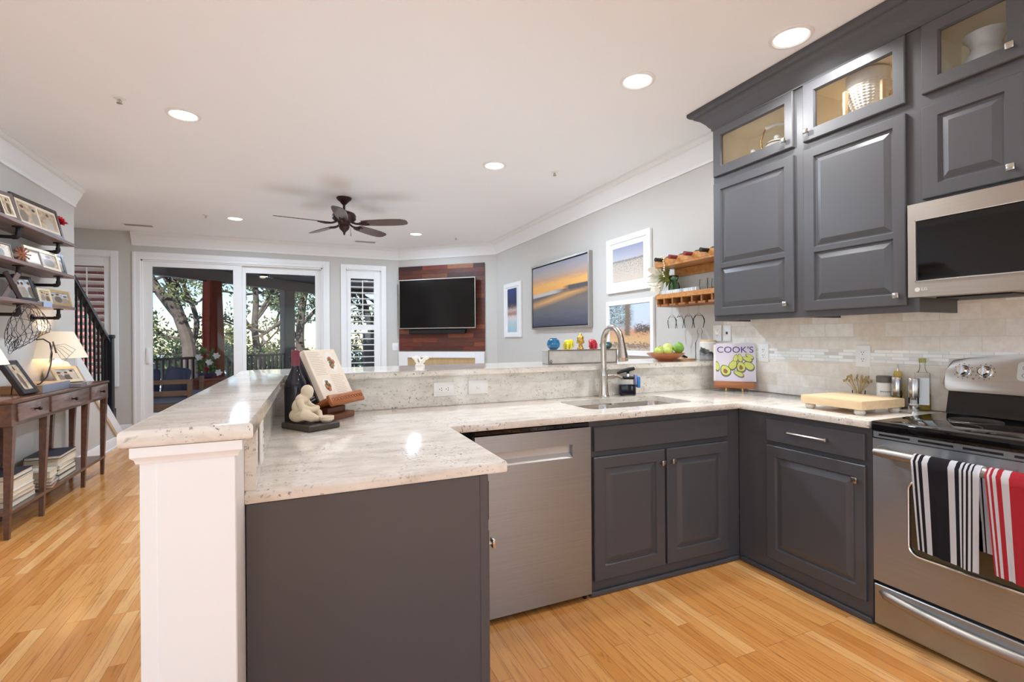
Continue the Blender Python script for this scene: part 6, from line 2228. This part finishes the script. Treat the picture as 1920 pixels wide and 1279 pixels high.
table_lamp('lit table lamp with a cone shade at the stair end of the table', -1.925, 5.585)
table_lamp('lit table lamp cut off by the left picture edge', -1.88, 4.13)
t = thing('storage_book', 'large thick wood grained book box lying on the console table', 'box', (-1.87, 5.05, 0.9055), 0)
MB().box(-0.12, 0.12, -0.245, 0.245, 0.0, 0.062, 0.002).build('box_body', mat_wood('pale_burl', srgb(150, 110, 78), srgb(192, 156, 118), 'x', 0.45), t, local=True)
MB().box(0.118, 0.1225, -0.245, 0.245, 0.0, 0.0625, 0.001).build('spine', P('blue_grey_spine', srgb(128, 130, 142), 0.35, var=0.1), t, local=True)
t = thing('photo_album', 'thin grey album beyond the book box on the table', 'album', (-1.785, 5.385, 0.9055), 0.15)
MB().box(-0.10, 0.10, -0.11, 0.11, 0, 0.032, 0.003).build('cover', P('album_grey', srgb(118, 112, 116), 0.4, var=0.2, vscale=30), t, local=True)
photo_frame('cream and gold frame leaning far back on the album', -1.775, 5.385, 0.938, 0.20, 0.165, 0.028, F90 - 0.65, 38, champ, [ph[2]], 0.0)
photo_frame('black deep framed photo near the left edge of the table', -1.785, 4.675, 0.9065, 0.17, 0.275, 0.034, F90 - 0.12, 30, blk, [ph[6]], 0.0, depth=0.035)

# ---------------------------------------------------------------- wire fish
t = thing('fish_sculpture', 'black wire fish sculpture on a curved stand in front of the wall', 'sculpture', (-1.87, 5.0, 0.968), 0)
wire = P('black_wire', srgb(46, 40, 44), 0.5, 0.5)
fc = Vector((-1.765, 4.66, 1.385))
fx = Vector((0.0, 0.93, 0.18)).normalized()      # nose to tail runs up along the wall
fy = Vector((1, 0, 0))
fz = fx.cross(fy) * -1
if fz.z < 0:
    fz = -fz


def fp(u, a):
    """u -1 nose .. 1 tail; a around"""
    r = 0.145 * math.sqrt(max(0.0, 1 - (u * 0.96) ** 2)) * (1.0 if u < 0 else (1 - 0.45 * u))
    bend = -0.10 * u * u + 0.05
    return fc + fx * (u * 0.31) + fy * (r * 0.40 * math.cos(a)) + fz * (r * math.sin(a) + bend)


mb = MB()
for k in range(7):
    a = 2 * PI * k / 7
    mb.tube([fp(-0.95 + 1.9 * i / 16, a + 0.5 * i / 16) for i in range(17)], 0.0017, 5)
for i in range(8):
    u = -0.85 + 1.7 * i / 7
    mb.tube([fp(u + 0.05 * math.sin(3 * k), 2 * PI * k / 18) for k in range(18)], 0.0017, 5, closed=True)
mb.build('wire_body', wire, t)
mb = MB()
rnd = random.Random(3)
for k in range(9):
    c = fp(-0.95, 0) + Vector((rnd.uniform(-0.02, 0.02), rnd.uniform(-0.05, 0.05), rnd.uniform(-0.045, 0.03)))
    r = rnd.uniform(0.018, 0.035)
    mb.tube([c + Vector((0.3 * r * math.sin(q), r * math.cos(q), r * math.sin(q))) for q in [2 * PI * j / 12 for j in range(12)]], 0.0016, 5, closed=True)
mb.build('mouth_curls', wire, t)
mb = MB()
tb = Vector((-1.755, 5.00, 1.265))
for s, sp in ((1, 0.34), (-1, -0.12)):
    for k in range(5):
        f = k / 4
        end = tb + Vector((0.03 * f, sp * (0.55 + 0.45 * f), -0.04 - 0.10 * (1 - f)))
        mb.tube([tb, tb + (end - tb) * 0.5 + Vector((0, 0, 0.03 * f)), end], 0.0014, 5)
    mb.tube([tb + Vector((0.03 * k / 4, sp * (0.55 + 0.45 * k / 4), -0.04 - 0.10 * (1 - k / 4))) for k in range(5)], 0.0014, 5)
mb.cyl(tb + Vector((0, 0, 0.03)), tb + Vector((0.01, 0.03, -0.06)), 0.005, 0.006, 8)
mb.build('tail_fin', P('tail_wire', srgb(110, 92, 80), 0.5, 0.4), t)
mb = MB()
pts = [(-1.79, 4.84, 0.9705), (-1.79, 4.88, 0.974), (-1.785, 4.98, 1.02), (-1.78, 5.03, 1.11), (-1.775, 5.04, 1.20), (-1.77, 4.99, 1.285), (-1.77, 4.88, 1.315), (-1.77, 4.78, 1.310)]
mb.tube(pts, 0.0050, 8)
mb.build('stand', iron_m, t)

# ================================================================ CEILING
lens_m = P('lit_lens', (1, 1, 1), 0.5, emit=(1.0, 0.97, 0.92), es=3.0)
ring_m = P('white_light_trim', srgb(240, 240, 238), 0.4)


def downlight(label, x, y, e=9, k=1.0, c=(0.77, 0.94, 1.15), spread=180):
    t = thing('recessed_light', label, 'ceiling light', (x, y, ZC), 0, 'recessed ceiling lights')
    MB().lathe([(0.080 * k, -0.0005), (0.105 * k, -0.0005), (0.104 * k, -0.006), (0.088 * k, -0.010), (0.080 * k, -0.004)], 36).build('trim_ring', ring_m, t, local=True)
    MB().lathe([(0, -0.005), (0.079 * k, -0.005), (0.079 * k, -0.001), (0, -0.001)], 36).build('lens', lens_m, t, local=True)
    lamp('recessed_light_beam', 'AREA', (x, y, ZC - 0.012), e, c, (0, 0, 0), shape='DISK', size=0.15, spread=math.radians(spread))
    return t


downlight('recessed light above the peninsula end, left of the room', -0.693, 3.966, 36)
downlight('recessed light near the top of the wall cabinets, nearest the kitchen', 2.35, 1.727, 15, c=(0.93, 0.93, 0.92), spread=140)
downlight('recessed light above the sink corner', 1.891, 2.387, 13, c=(0.92, 0.93, 0.94))
downlight('recessed light over the middle of the raised bar', 1.631, 4.055, 34)
downlight('far recessed light left of the ceiling fan', -0.692, 7.077, 24)
downlight('far recessed light right of the ceiling fan by the television', 1.621, 7.127, 22)
# more recessed lights added out of view to brighten the cooking aisle
for (x, y, lab) in ((1.85, 0.20, 'added unseen recessed light over the aisle in front of the stove'), (0.55, -1.2, 'added unseen recessed light at the left of the back aisle'), (1.9, -1.3, 'added unseen recessed light at the right of the back aisle')):
    downlight(lab, x, y, 7 if y > 0 else 4)


def sprinkler(label, x, y):
    t = thing('fire_sprinkler', label, 'sprinkler', (x, y, ZC), 0, 'ceiling sprinklers')
    MB().lathe([(0, -0.0005), (0.036, -0.0005), (0.034, -0.006), (0.012, -0.010), (0, -0.010)], 24).build('escutcheon', ring_m, t, local=True)
    mb = MB().cyl((0, 0, -0.010), (0, 0, -0.036), 0.005, seg=10).lathe([(0, -0.038), (0.016, -0.037), (0.016, -0.034), (0, -0.034)], 14)
    for s in (-1, 1):
        mb.tube([(s * 0.004, 0, -0.012), (s * 0.012, 0, -0.022), (s * 0.006, 0, -0.034)], 0.002, 6)
    mb.build('head', nickel_m, t, local=True)


sprinkler('ceiling sprinkler near the left crown moulding', -1.014, 3.845)
sprinkler('ceiling sprinkler right of the middle recessed light', 2.209, 3.995)
sprinkler('small far ceiling sprinkler above the sliding door', -1.0, 7.013)
sprinkler('small far ceiling sprinkler above the television wall', 2.236, 7.145)


def vent(label, x, y, w=0.34, d=0.12):
    t = thing('ceiling_vent', label, 'vent', (x, y, ZC), 0, 'ceiling vents')
    MB().box(-w / 2, w / 2, -d / 2, d / 2, -0.007, -0.0006, 0.002).build('frame', ring_m, t, local=True)
    MB().box(-w / 2 + 0.02, w / 2 - 0.02, -d / 2 + 0.018, d / 2 - 0.018, -0.0078, -0.0068).build('duct', P('vent_dark', srgb(112, 92, 84), 0.7), t, local=True)
    mb = MB()
    for i in range(5):
        y_ = -d / 2 + 0.028 + i * (d - 0.056) / 4
        mb.box(-w / 2 + 0.02, w / 2 - 0.02, -0.004, 0.004, -0.001, 0.001, m=Matrix.Translation((0, y_, -0.0095)) @ Matrix.Rotation(0.6, 4, 'X'))
    mb.box(-0.004, 0.004, -d / 2 + 0.018, d / 2 - 0.018, -0.011, -0.007)
    mb.build('louvres', P('vent_louvre', srgb(196, 190, 186), 0.5), t, local=True)


vent('ceiling vent by the left end of the far crown', -1.90, 7.95)
vent('ceiling vent in front of the shuttered window', 1.01, 7.98)

# ---------------------------------------------------------------- ceiling fan
t = thing('ceiling_fan', 'dark bronze five blade ceiling fan with a frosted light bowl', 'ceiling fan', (0.49, 5.61, ZC), 0)
br_m = P('oil_bronze', srgb(62, 42, 38), 0.38, 0.5)
bl_m = mat_wood('dark_walnut_blade', srgb(70, 50, 44), srgb(98, 74, 66), 'x', 0.35, 1.0, 0.2)
MB().lathe([(0, -0.0005), (0.078, -0.0005), (0.080, -0.010), (0.070, -0.026), (0.050, -0.042), (0.034, -0.060), (0.022, -0.075), (0.014, -0.080), (0, -0.080)], 32).build('canopy', br_m, t, local=True)
MB().lathe([(0.013, -0.078), (0.013, -0.130), (0.024, -0.136), (0.024, -0.150), (0, -0.15)], 20).build('downrod', br_m, t, local=True)
MB().lathe([(0, -0.145), (0.060, -0.150), (0.110, -0.170), (0.128, -0.200), (0.124, -0.232), (0.100, -0.256), (0.070, -0.266), (0.060, -0.290), (0.050, -0.300), (0, -0.300)], 40).build('motor_housing', br_m, t, local=True)
MB().lathe([(0.052, -0.300), (0.058, -0.318), (0.046, -0.345), (0.022, -0.368), (0.010, -0.385), (0.012, -0.398), (0, -0.410)], 28).build('finial', br_m, t, local=True)
for k in range(5):
    a = math.radians(-28 + 72 * k)
    R = Matrix.Rotation(a, 4, 'Z')
    T = R @ Matrix.Translation((0, 0, -0.282)) @ Matrix.Rotation(math.radians(-13), 4, 'X')
    mb = MB(T)
    prof = [(0.20, 0.050), (0.26, 0.060), (0.40, 0.070), (0.55, 0.072), (0.64, 0.066), (0.685, 0.048), (0.70, 0.022)]
    poly = [(x, -w) for x, w in prof] + [(x, w) for x, w in prof[::-1]]
    mb.prism(poly, -0.004, 0.004, 0.0015, 1)
    b_ = mb.build('blade', bl_m, t, local=True)
    mb = MB(T)
    mb.tube([(0.085, 0, 0.012), (0.13, 0.0, -0.006), (0.19, 0, -0.010), (0.25, 0.0, -0.008)], [0.012, 0.011, 0.014, 0.010], 10)
    for s in (-1, 1):
        mb.tube([(0.15, 0, -0.008), (0.19, s * 0.028, -0.009), (0.235, s * 0.034, -0.008), (0.27, s * 0.020, -0.007)], 0.007, 8)
    mb.build('blade_iron', br_m, b_, local=True)
MB().tube([(0.06, -0.06, -0.33), (0.062, -0.062, -0.40)], 0.0018, 6).cyl((0.062, -0.062, -0.40), (0.062, -0.062, -0.425), 0.004, seg=8).build('pull_chain', br_m, t, local=True)

# pale sheet added unseen behind the bar to bounce light at the ceiling
t = thing('bounce_rug', 'unseen cream floor sheet added behind the bar to bounce light up', 'bounce_rug', (0.85, 5.6, 0.0), 0)
MB().box(-1.45, 1.45, -1.95, 1.95, 0.0005, 0.012, 0.004).build('pile', P('bounce_cream', srgb(236, 234, 230), 0.95, bump=0.2, bscale=300), t, local=True)
# ================================================================ OUTSIDE
PA, PB_ = Vector((-2.56, 11.56, 0)), Vector((0.52, 14.8, 0))
pd = (PB_ - PA).normalized()
pang = math.atan2(pd.y, pd.x)
PM = Matrix.Translation(PA) @ Matrix.Rotation(pang, 4, 'Z')       # local x along the porch edge, +y outwards
porch_p = P('taupe_porch_paint', srgb(112, 104, 98), 0.6)
porch_d = P('dark_porch_ceiling', srgb(92, 86, 82), 0.7)
mb = MB().prism([(-4.2, 8.62), (4.6, 8.62), (4.6, 19.1), (-3.2, 10.9), (-4.2, 10.9)], -0.16, -0.06)
struct(mb.build('porch_deck', mat_brickpanel('deck_boards', [(0, srgb(120, 108, 98)), (1, srgb(146, 132, 120))], 4.0, 0.14, 0.004, (0.02, 0.02, 0.02), 0.6, uvw='xy'), smooth=False))
mb = MB().prism([(-4.2, 8.62), (4.6, 8.62), (4.6, 19.3), (-3.3, 11.0), (-4.2, 11.0)], 2.86, 2.96)
struct(mb.build('porch_ceiling', porch_d, smooth=False))
o = MB(PM).box(-1.2, 6.2, -0.02, 0.14, 2.60, 2.86, 0.004).build('porch_beam', porch_p)
tag(o, 'taupe beam along the outer edge of the porch roof', 'beam')
for (s, lab) in ((1.42, 'taupe porch post right of the red curtain'), (3.50, 'wide taupe porch post seen through the right door panel'), (-0.55, 'taupe porch post left of the sofa'), (5.6, 'taupe porch post beyond the shuttered window')):
    hw = 0.17 if s == 3.50 else 0.10
    o = MB(PM).box(s - hw, s + hw, -0.02, 0.16, -0.06, 2.60, 0.004).build('porch_post', porch_p)
    tag(o, lab, 'post', 'porch posts')
posts = [-0.55, 1.42, 3.50, 5.6]
rail_d = P('dark_porch_rail', srgb(92, 78, 72), 0.5)
labs = ['dark porch railing behind the sofa', 'dark porch railing between the two visible posts', 'dark porch railing right of the wide post']
for (a, b_), lab in zip(zip(posts, posts[1:]), labs):
    hw0 = 0.17 if a == 3.50 else 0.10
    hw1 = 0.17 if b_ == 3.50 else 0.10
    m = PM @ Matrix.Translation((a + hw0, 0.07, -0.06))
    ln = (b_ - hw1) - (a + hw0)
    t = thing('porch_railing', lab, 'railing', m.translation, pang, 'porch railings')
    MB().box(0.001, ln - 0.001, -0.045, 0.045, 0.97, 1.02, 0.006).build('top_rail', rail_d, t, local=True)
    MB().box(0.001, ln - 0.001, -0.03, 0.03, 0.10, 0.15, 0.004).build('bottom_rail', rail_d, t, local=True)
    n = int(ln / 0.125)
    for i in range(n):
        x = (i + 0.5) * ln / n
        MB().box(x - 0.022, x + 0.022, -0.022, 0.022, 0.15, 0.97).build('baluster', rail_d, t, local=True, smooth=False)

# curtain
t = thing('porch_curtain', 'rust red curtain gathered at the porch post', 'curtain', PM @ Vector((1.13, -0.20, 0)), pang)
mb = MB()
n = 60
rows = []
for zz in (-0.03, 0.5, 1.1, 1.7, 2.2, 2.59):
    u0 = abs(zz - 0.2) / 2.6
    rows.append([mb.bm.verts.new(((-0.19 + 0.42 * i / n) * (0.85 + 0.12 * math.sin(zz * 1.3)), 0.075 * math.sin(i * 0.62 + zz * 0.5) + 0.02 * math.sin(i * 1.7), zz)) for i in range(n + 1)])
for A, B in zip(rows, rows[1:]):
    for i in range(n):
        mb.bm.faces.new((A[i], A[i + 1], B[i + 1], B[i]))
bmesh.ops.solidify(mb.bm, geom=mb.bm.faces[:], thickness=0.004)
mb.build('fabric', P('rust_curtain', srgb(190, 88, 70), 0.85), t, local=True, angle=80)
MB().cyl((-0.30, 0, 2.57), (0.30, 0, 2.57), 0.014, seg=10).build('rod', iron_m, t, local=True)

# sofa
t = thing('porch_sofa', 'wooden slatted porch sofa with navy cushions outside the left door panel', 'sofa', (-2.5, 9.9, -0.06))
teak = mat_wood('weathered_teak', srgb(120, 92, 68), srgb(156, 122, 92), 'x', 0.6)
X0, X1, Y0, Y1 = -3.3, -1.56, 9.45, 10.6
zb = -0.06
for x in (X0, X1 - 0.07):
    for y in (Y0, Y1 - 0.07):
        MB().box(x, x + 0.07, y, y + 0.07, zb, 0.655, 0.005).build('leg', teak, t)
for z0_, z1_ in ((0.595, 0.665), (0.40, 0.485), (0.18, 0.28)):
    MB().box(X0 + 0.001, X1 - 0.001, Y0 + 0.012, Y0 + 0.055, z0_, z1_, 0.004).build('side_rail', teak, t)
MB().box(X0 + 0.02, X1 - 0.02, Y0 + 0.07, Y1, 0.20, 0.26, 0.003).build('seat_frame', teak, t)
nav = P('navy_cushion', srgb(66, 72, 94), 0.9, bump=0.05, bscale=200)
MB().box(X0 + 0.02, X1 + 0.16, Y0 + 0.10, Y1 - 0.02, 0.262, 0.40, 0.04, 3).build('seat_cushion', P('grey_blue_cushion', srgb(130, 140, 158), 0.9), t)
MB(Matrix.Translation((-2.33, 9.66, 0.405)) @ Matrix.Rotation(math.radians(-14), 4, 'X')).box(-0.30, 0.28, -0.07, 0.07, 0.0, 0.44, 0.06, 3).build('back_cushion', nav, t)
MB(Matrix.Translation((-1.90, 9.66, 0.405)) @ Matrix.Rotation(math.radians(-14), 4, 'X') @ Matrix.Rotation(math.radians(9), 4, 'Y')).box(-0.14, 0.22, -0.06, 0.08, 0.0, 0.47, 0.06, 3).build('throw_pillow', nav, t)
# side table and plant
t = thing('side_table', 'red brown wooden side table beside the porch sofa', 'table', (-1.52, 11.0, -0.06))
rw = mat_wood('red_cedar', srgb(120, 66, 46), srgb(158, 94, 66), 'x', 0.55)
MB().box(-0.26, 0.26, -0.26, 0.26, 0.60, 0.64, 0.005).build('tabletop', rw, t, local=True)
MB().box(-0.24, 0.24, -0.24, 0.24, 0.38, 0.60, 0.004).build('apron', rw, t, local=True)
for sx in (-1, 1):
    for sy in (-1, 1):
        MB().box(sx * 0.22 - 0.03, sx * 0.22 + 0.03, sy * 0.22 - 0.03, sy * 0.22 + 0.03, 0, 0.38).build('leg', rw, t, local=True)
t = thing('potted_plant', 'plant with white blooms in a purple bowl on the porch side table', 'plant', (-1.56, 10.95, 0.5805), 0)
MB().lathe([(0, 0), (0.08, 0.0), (0.16, 0.05), (0.19, 0.10), (0.18, 0.105), (0.15, 0.06), (0, 0.03)], 26).build('pot', P('purple_pot', srgb(92, 80, 118), 0.4), t, local=True)
lf_m = P('plant_leaf', srgb(96, 122, 64), 0.6)
mb = MB()
rnd = random.Random(8)
for i in range(26):
    a = rnd.uniform(0, 6.28)
    petals(mb, (0.08 * math.cos(a), 0.08 * math.sin(a), 0.08 + 0.018 * i * rnd.uniform(0.6, 1)), (math.cos(a), math.sin(a), 0.7), 3, 0.13, 0.028, 0.6, 0.3, i)
mb.build('leaves', lf_m, t, local=True)
mb = MB()
for (x, y, z) in ((0.16, -0.06, 0.42), (0.20, -0.10, 0.10), (-0.12, -0.1, 0.40), (0.05, -0.12, 0.30)):
    petals(mb, (x, y, z), (0.2, -1, 0.2), 6, 0.075, 0.03, 1.0, 0.1, 5)
mb.build('blooms', P('white_bloom', srgb(244, 244, 244), 0.6), t, local=True)
# porch fan
t = thing('porch_fan', 'dark porch ceiling fan above the right door panel', 'ceiling fan', (-0.60, 11.0, 2.86), 0)
MB().lathe([(0, 0), (0.09, 0), (0.06, -0.06), (0.02, -0.08), (0.02, -0.16), (0.11, -0.17), (0.12, -0.25), (0.07, -0.28), (0, -0.28)], 24).build('motor_housing', br_m, t, local=True)
MB().lathe([(0.05, -0.281), (0.06, -0.295), (0.04, -0.315), (0, -0.32)], 24).build('light_bowl', P('warm_bowl', srgb(236, 226, 200), 0.4, emit=srgb(255, 236, 200), es=0.35), t, local=True)
for k in range(5):
    mb = MB(Matrix.Rotation(math.radians(8 + 72 * k), 4, 'Z') @ Matrix.Translation((0, 0, -0.23)) @ Matrix.Rotation(0.2, 4, 'X'))
    mb.prism([(0.10, -0.05), (0.45, -0.075), (0.70, -0.06), (0.74, 0.0), (0.70, 0.06), (0.45, 0.075), (0.10, 0.05)], -0.005, 0.005)
    mb.build('blade', P('porch_blade', srgb(54, 50, 48), 0.5), t, local=True)
# brick wall of the next house, seen through the stair window, and the grey wing beyond the other window
o = MB().box(-5.2, -2.28, 9.7, 9.9, -3.0, 4.2).build('brick_wall', mat_brickpanel('red_brick', [(0, srgb(170, 98, 96)), (0.5, srgb(186, 112, 110)), (1, srgb(158, 88, 88))], 0.22, 0.075, 0.006, srgb(190, 140, 134), 0.8, grain=0.15), smooth=False)
tag(o, 'red brick outside wall seen through the shutters by the stair', 'wall')
o = MB().box(1.24, 2.6, 10.1, 10.3, -0.06, 1.42, 0.01).build('porch_screen', P('slate_grey_panel', srgb(124, 126, 134), 0.6))
tag(o, 'slate grey porch screen low behind the shuttered window', 'screen')

# ---------------------------------------------------------------- ground and trees
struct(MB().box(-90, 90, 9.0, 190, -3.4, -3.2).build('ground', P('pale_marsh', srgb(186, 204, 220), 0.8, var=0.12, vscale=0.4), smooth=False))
bark_m = P('bark', srgb(84, 76, 70), 0.85, bump=0.6, bscale=14, var=0.25, vscale=5)


def leaf_material(name, c1, c2, c3):
    m, nt, b = _new(name)
    tc, = nodes(nt, 'TexCoord')
    r = ramp(nt, [(0.34, c1), (0.52, c2), (0.66, c3)])
    nt.links.new(noise(nt, tc.outputs['Object'], 2.2, 4, 0.7), r.inputs[0])
    nt.links.new(r.outputs[0], b.inputs['Base Color'])
    b.inputs['Roughness'].default_value = 0.55
    tr, mx, o = nodes(nt, 'BsdfTranslucent', 'MixShader', 'OutputMaterial')
    nt.links.new(r.outputs[0], tr.inputs[0])
    mx.inputs[0].default_value = 0.45
    nt.links.new(b.outputs[0], mx.inputs[1])
    nt.links.new(tr.outputs[0], mx.inputs[2])
    for l in list(nt.links):
        if l.to_node.type == 'OUTPUT_MATERIAL' and l.to_node != o:
            nt.links.remove(l)
    for x in [n for n in nt.nodes if n.type == 'OUTPUT_MATERIAL' and n != o]:
        nt.nodes.remove(x)
    nt.links.new(mx.outputs[0], o.inputs[0])
    return m


leaf_y = leaf_material('leaf_yellow_green', srgb(88, 98, 68), srgb(122, 130, 82), srgb(164, 166, 104))
leaf_g = leaf_material('leaf_green', srgb(74, 88, 68), srgb(102, 116, 86), srgb(136, 144, 102))


def leaves(mb, c, n, rad, size, rnd, flat=0.7):
    bm = mb.bm
    for _ in range(n):
        v = Vector((rnd.gauss(0, 1), rnd.gauss(0, 1), rnd.gauss(0, flat)))
        p = Vector(c) + v * rad * 0.5
        a = Vector((rnd.uniform(-1, 1), rnd.uniform(-1, 1), rnd.uniform(-1, 1))).normalized()
        b_ = a.cross(Vector((rnd.uniform(-1, 1), rnd.uniform(-1, 1), rnd.uniform(-1, 1)))).normalized()
        s = size * rnd.uniform(0.6, 1.3)
        bm.faces.new([bm.verts.new(p + a * s), bm.verts.new(p + b_ * s * 0.45), bm.verts.new(p - a * s), bm.verts.new(p - b_ * s * 0.45)])


def tree(label, trunks, seed, leaf_m, density, size, twigs=4, dens_low=1.0):
    rnd = random.Random(seed)
    base = trunks[0][0][0]
    t = thing('tree', label, 'tree', (base[0], base[1], -3.2), 0, 'trees beyond the porch')
    tk, fo = MB(), MB()

    def twig(p, d, ln, r, k):
        pts = [p]
        for i in range(4):
            d = (d + Vector((rnd.uniform(-1, 1), rnd.uniform(-1, 1), rnd.uniform(-0.7, 0.9))) * 0.34).normalized()
            pts.append(pts[-1] + d * ln / 4)
        tk.tube(pts, [r * (1 - 0.16 * i) for i in range(5)], 6)
        if k:
            for i in (2, 3, 4):
                dd = (d + Vector((rnd.uniform(-1, 1), rnd.uniform(-1, 1), rnd.uniform(-0.6, 0.8))) * 0.9).normalized()
                twig(pts[i], dd, ln * 0.62, r * 0.55, k - 1)
        else:
            leaves(fo, pts[-1], density, 0.30, size, rnd)
            leaves(fo, pts[2], density // 2, 0.28, size, rnd)
    for pts, r0, r1 in trunks:
        n = len(pts)
        sm = []
        P_ = [Vector(p) for p in pts]
        for i in range(n - 1):
            for j in range(4):
                u = j / 4
                a, b_, c, d = P_[max(i - 1, 0)], P_[i], P_[i + 1], P_[min(i + 2, n - 1)]
                sm.append(0.5 * ((2 * b_) + (c - a) * u + (2 * a - 5 * b_ + 4 * c - d) * u * u + (3 * b_ - a - 3 * c + d) * u ** 3))
        sm.append(P_[-1])
        m = len(sm)
        tk.tube(sm, [r0 + (r1 - r0) * i / (m - 1) for i in range(m)], 10)
        for k in range(twigs):
            i = int(rnd.uniform(0.35, 0.98) * (m - 1))
            d = Vector((rnd.uniform(-1, 1), rnd.uniform(-0.6, 0.6), rnd.uniform(-0.25, 0.75))).normalized()
            twig(sm[i], d, rnd.uniform(0.8, 1.5), 0.045, 1)
    tk.build('trunk', bark_m, t)
    fo.build('foliage', leaf_m, t, smooth=False, fix=False)
    return t


tree('large leaning tree seen through the left door panel', [
    ([(-2.62, 16.0, -3.2), (-2.66, 16.0, -1.0), (-2.68, 16.0, 0.55), (-2.73, 16.0, 1.29), (-2.94, 16.0, 2.02), (-3.06, 16.0, 2.61), (-3.0, 16.0, 3.4), (-2.9, 16.1, 4.6)], 0.21, 0.10),
    ([(-2.92, 16.0, 1.98), (-3.20, 15.9, 2.40), (-3.45, 15.9, 2.80), (-3.7, 15.8, 3.4), (-4.0, 15.8, 4.2)], 0.15, 0.07),
    ([(-2.70, 16.0, 1.0), (-2.52, 16.0, 1.7), (-2.62, 16.0, 2.3), (-2.85, 16.1, 2.9), (-2.8, 16.1, 3.6)], 0.08, 0.035),
    ([(-3.05, 16.0, 2.6), (-3.22, 15.9, 3.0), (-3.42, 15.9, 3.3), (-3.6, 15.9, 3.7)], 0.07, 0.03)], 21, leaf_y, 40, 0.070, 5)
tree('pale branching tree in the middle of the right door panel', [
    ([(-1.0, 18.0, -3.2), (-1.02, 18.0, -0.8), (-1.08, 18.0, 0.4), (-1.22, 18.0, 1.62), (-1.18, 18.0, 2.67), (-1.27, 18.0, 3.6), (-1.1, 18, 4.8)], 0.15, 0.06),
    ([(-1.22, 18.0, 1.97), (-0.87, 18.0, 2.59), (-0.68, 18.0, 2.94), (-0.39, 18.0, 2.62), (-0.1, 18.1, 2.5)], 0.06, 0.025),
    ([(-0.68, 18.0, 2.94), (-0.55, 18.0, 3.4), (-0.6, 18.1, 4.0)], 0.05, 0.02),
    ([(-1.2, 18.0, 1.5), (-1.55, 18.0, 2.1), (-1.62, 18.0, 3.0), (-1.9, 18, 3.8)], 0.06, 0.03)], 33, leaf_y, 36, 0.065, 5)
tree('spreading tree behind the wide porch post', [
    ([(0.5, 17.0, -3.2), (0.3, 17.0, -0.5), (0.12, 17.0, 1.1), (0.17, 17.0, 2.11), (0.28, 17.0, 2.88), (0.44, 17.0, 3.4), (0.6, 17, 4.4)], 0.17, 0.07),
    ([(0.09, 17.0, 1.7), (0.38, 17.0, 2.02), (0.62, 17.0, 2.3), (1.1, 17.0, 2.75), (1.6, 17, 3.3)], 0.075, 0.035),
    ([(0.15, 17.0, 1.2), (-0.3, 17.0, 1.85), (-0.55, 17.0, 1.78), (-0.9, 17.0, 1.5), (-1.2, 17, 1.4)], 0.075, 0.03)], 45, leaf_g, 34, 0.065, 5)
tree('dark tree beyond the shuttered window', [
    ([(2.4, 16.0, -3.2), (2.3, 16.0, 0.5), (2.15, 16.0, 1.8), (1.9, 16.0, 2.8), (1.95, 16, 4.2)], 0.16, 0.07),
    ([(2.15, 16.0, 1.8), (2.5, 16.0, 2.6), (2.6, 16, 3.6)], 0.07, 0.04)], 57, leaf_g, 50, 0.07, 6)


def shrub(label, c, n, sx, sz, m, seed, size=0.085):
    rnd = random.Random(seed)
    t = thing('bush', label, 'bush', (c[0], c[1], -3.2), 0, 'bushes beyond the porch')
    mb, st = MB(), MB()
    for k in range(n):
        p = Vector((c[0] + rnd.gauss(0, sx), c[1] + rnd.gauss(0, 0.8), c[2] + rnd.gauss(0, sz)))
        leaves(mb, p, 46, 0.42, size, rnd)
        if k % 4 == 0:
            st.tube([Vector((c[0] + (p.x - c[0]) * 0.3, c[1], -3.2)), Vector((c[0] + (p.x - c[0]) * 0.8, p.y, p.z - 0.9)), p], [0.03, 0.02, 0.008], 5)
    mb.build('foliage', m, t, smooth=False, fix=False)
    st.build('stems', bark_m, t)


shrub('green thicket low behind the porch sofa', (-4.0, 18.5, 0.7), 80, 0.9, 0.55, leaf_g, 2)
shrub('yellow green thicket behind the red curtain', (-1.9, 20.0, 0.5), 70, 0.8, 0.5, leaf_y, 3)
shrub('green thicket low behind the right door panel', (-0.3, 20.5, 0.2), 70, 0.9, 0.45, leaf_y, 4)
shrub('green thicket low behind the wide porch post', (1.3, 20.0, 0.2), 60, 0.8, 0.45, leaf_g, 5)
shrub('grey green thicket beyond the shuttered window', (3.4, 20.0, 0.7), 70, 0.9, 0.8, leaf_g, 6)
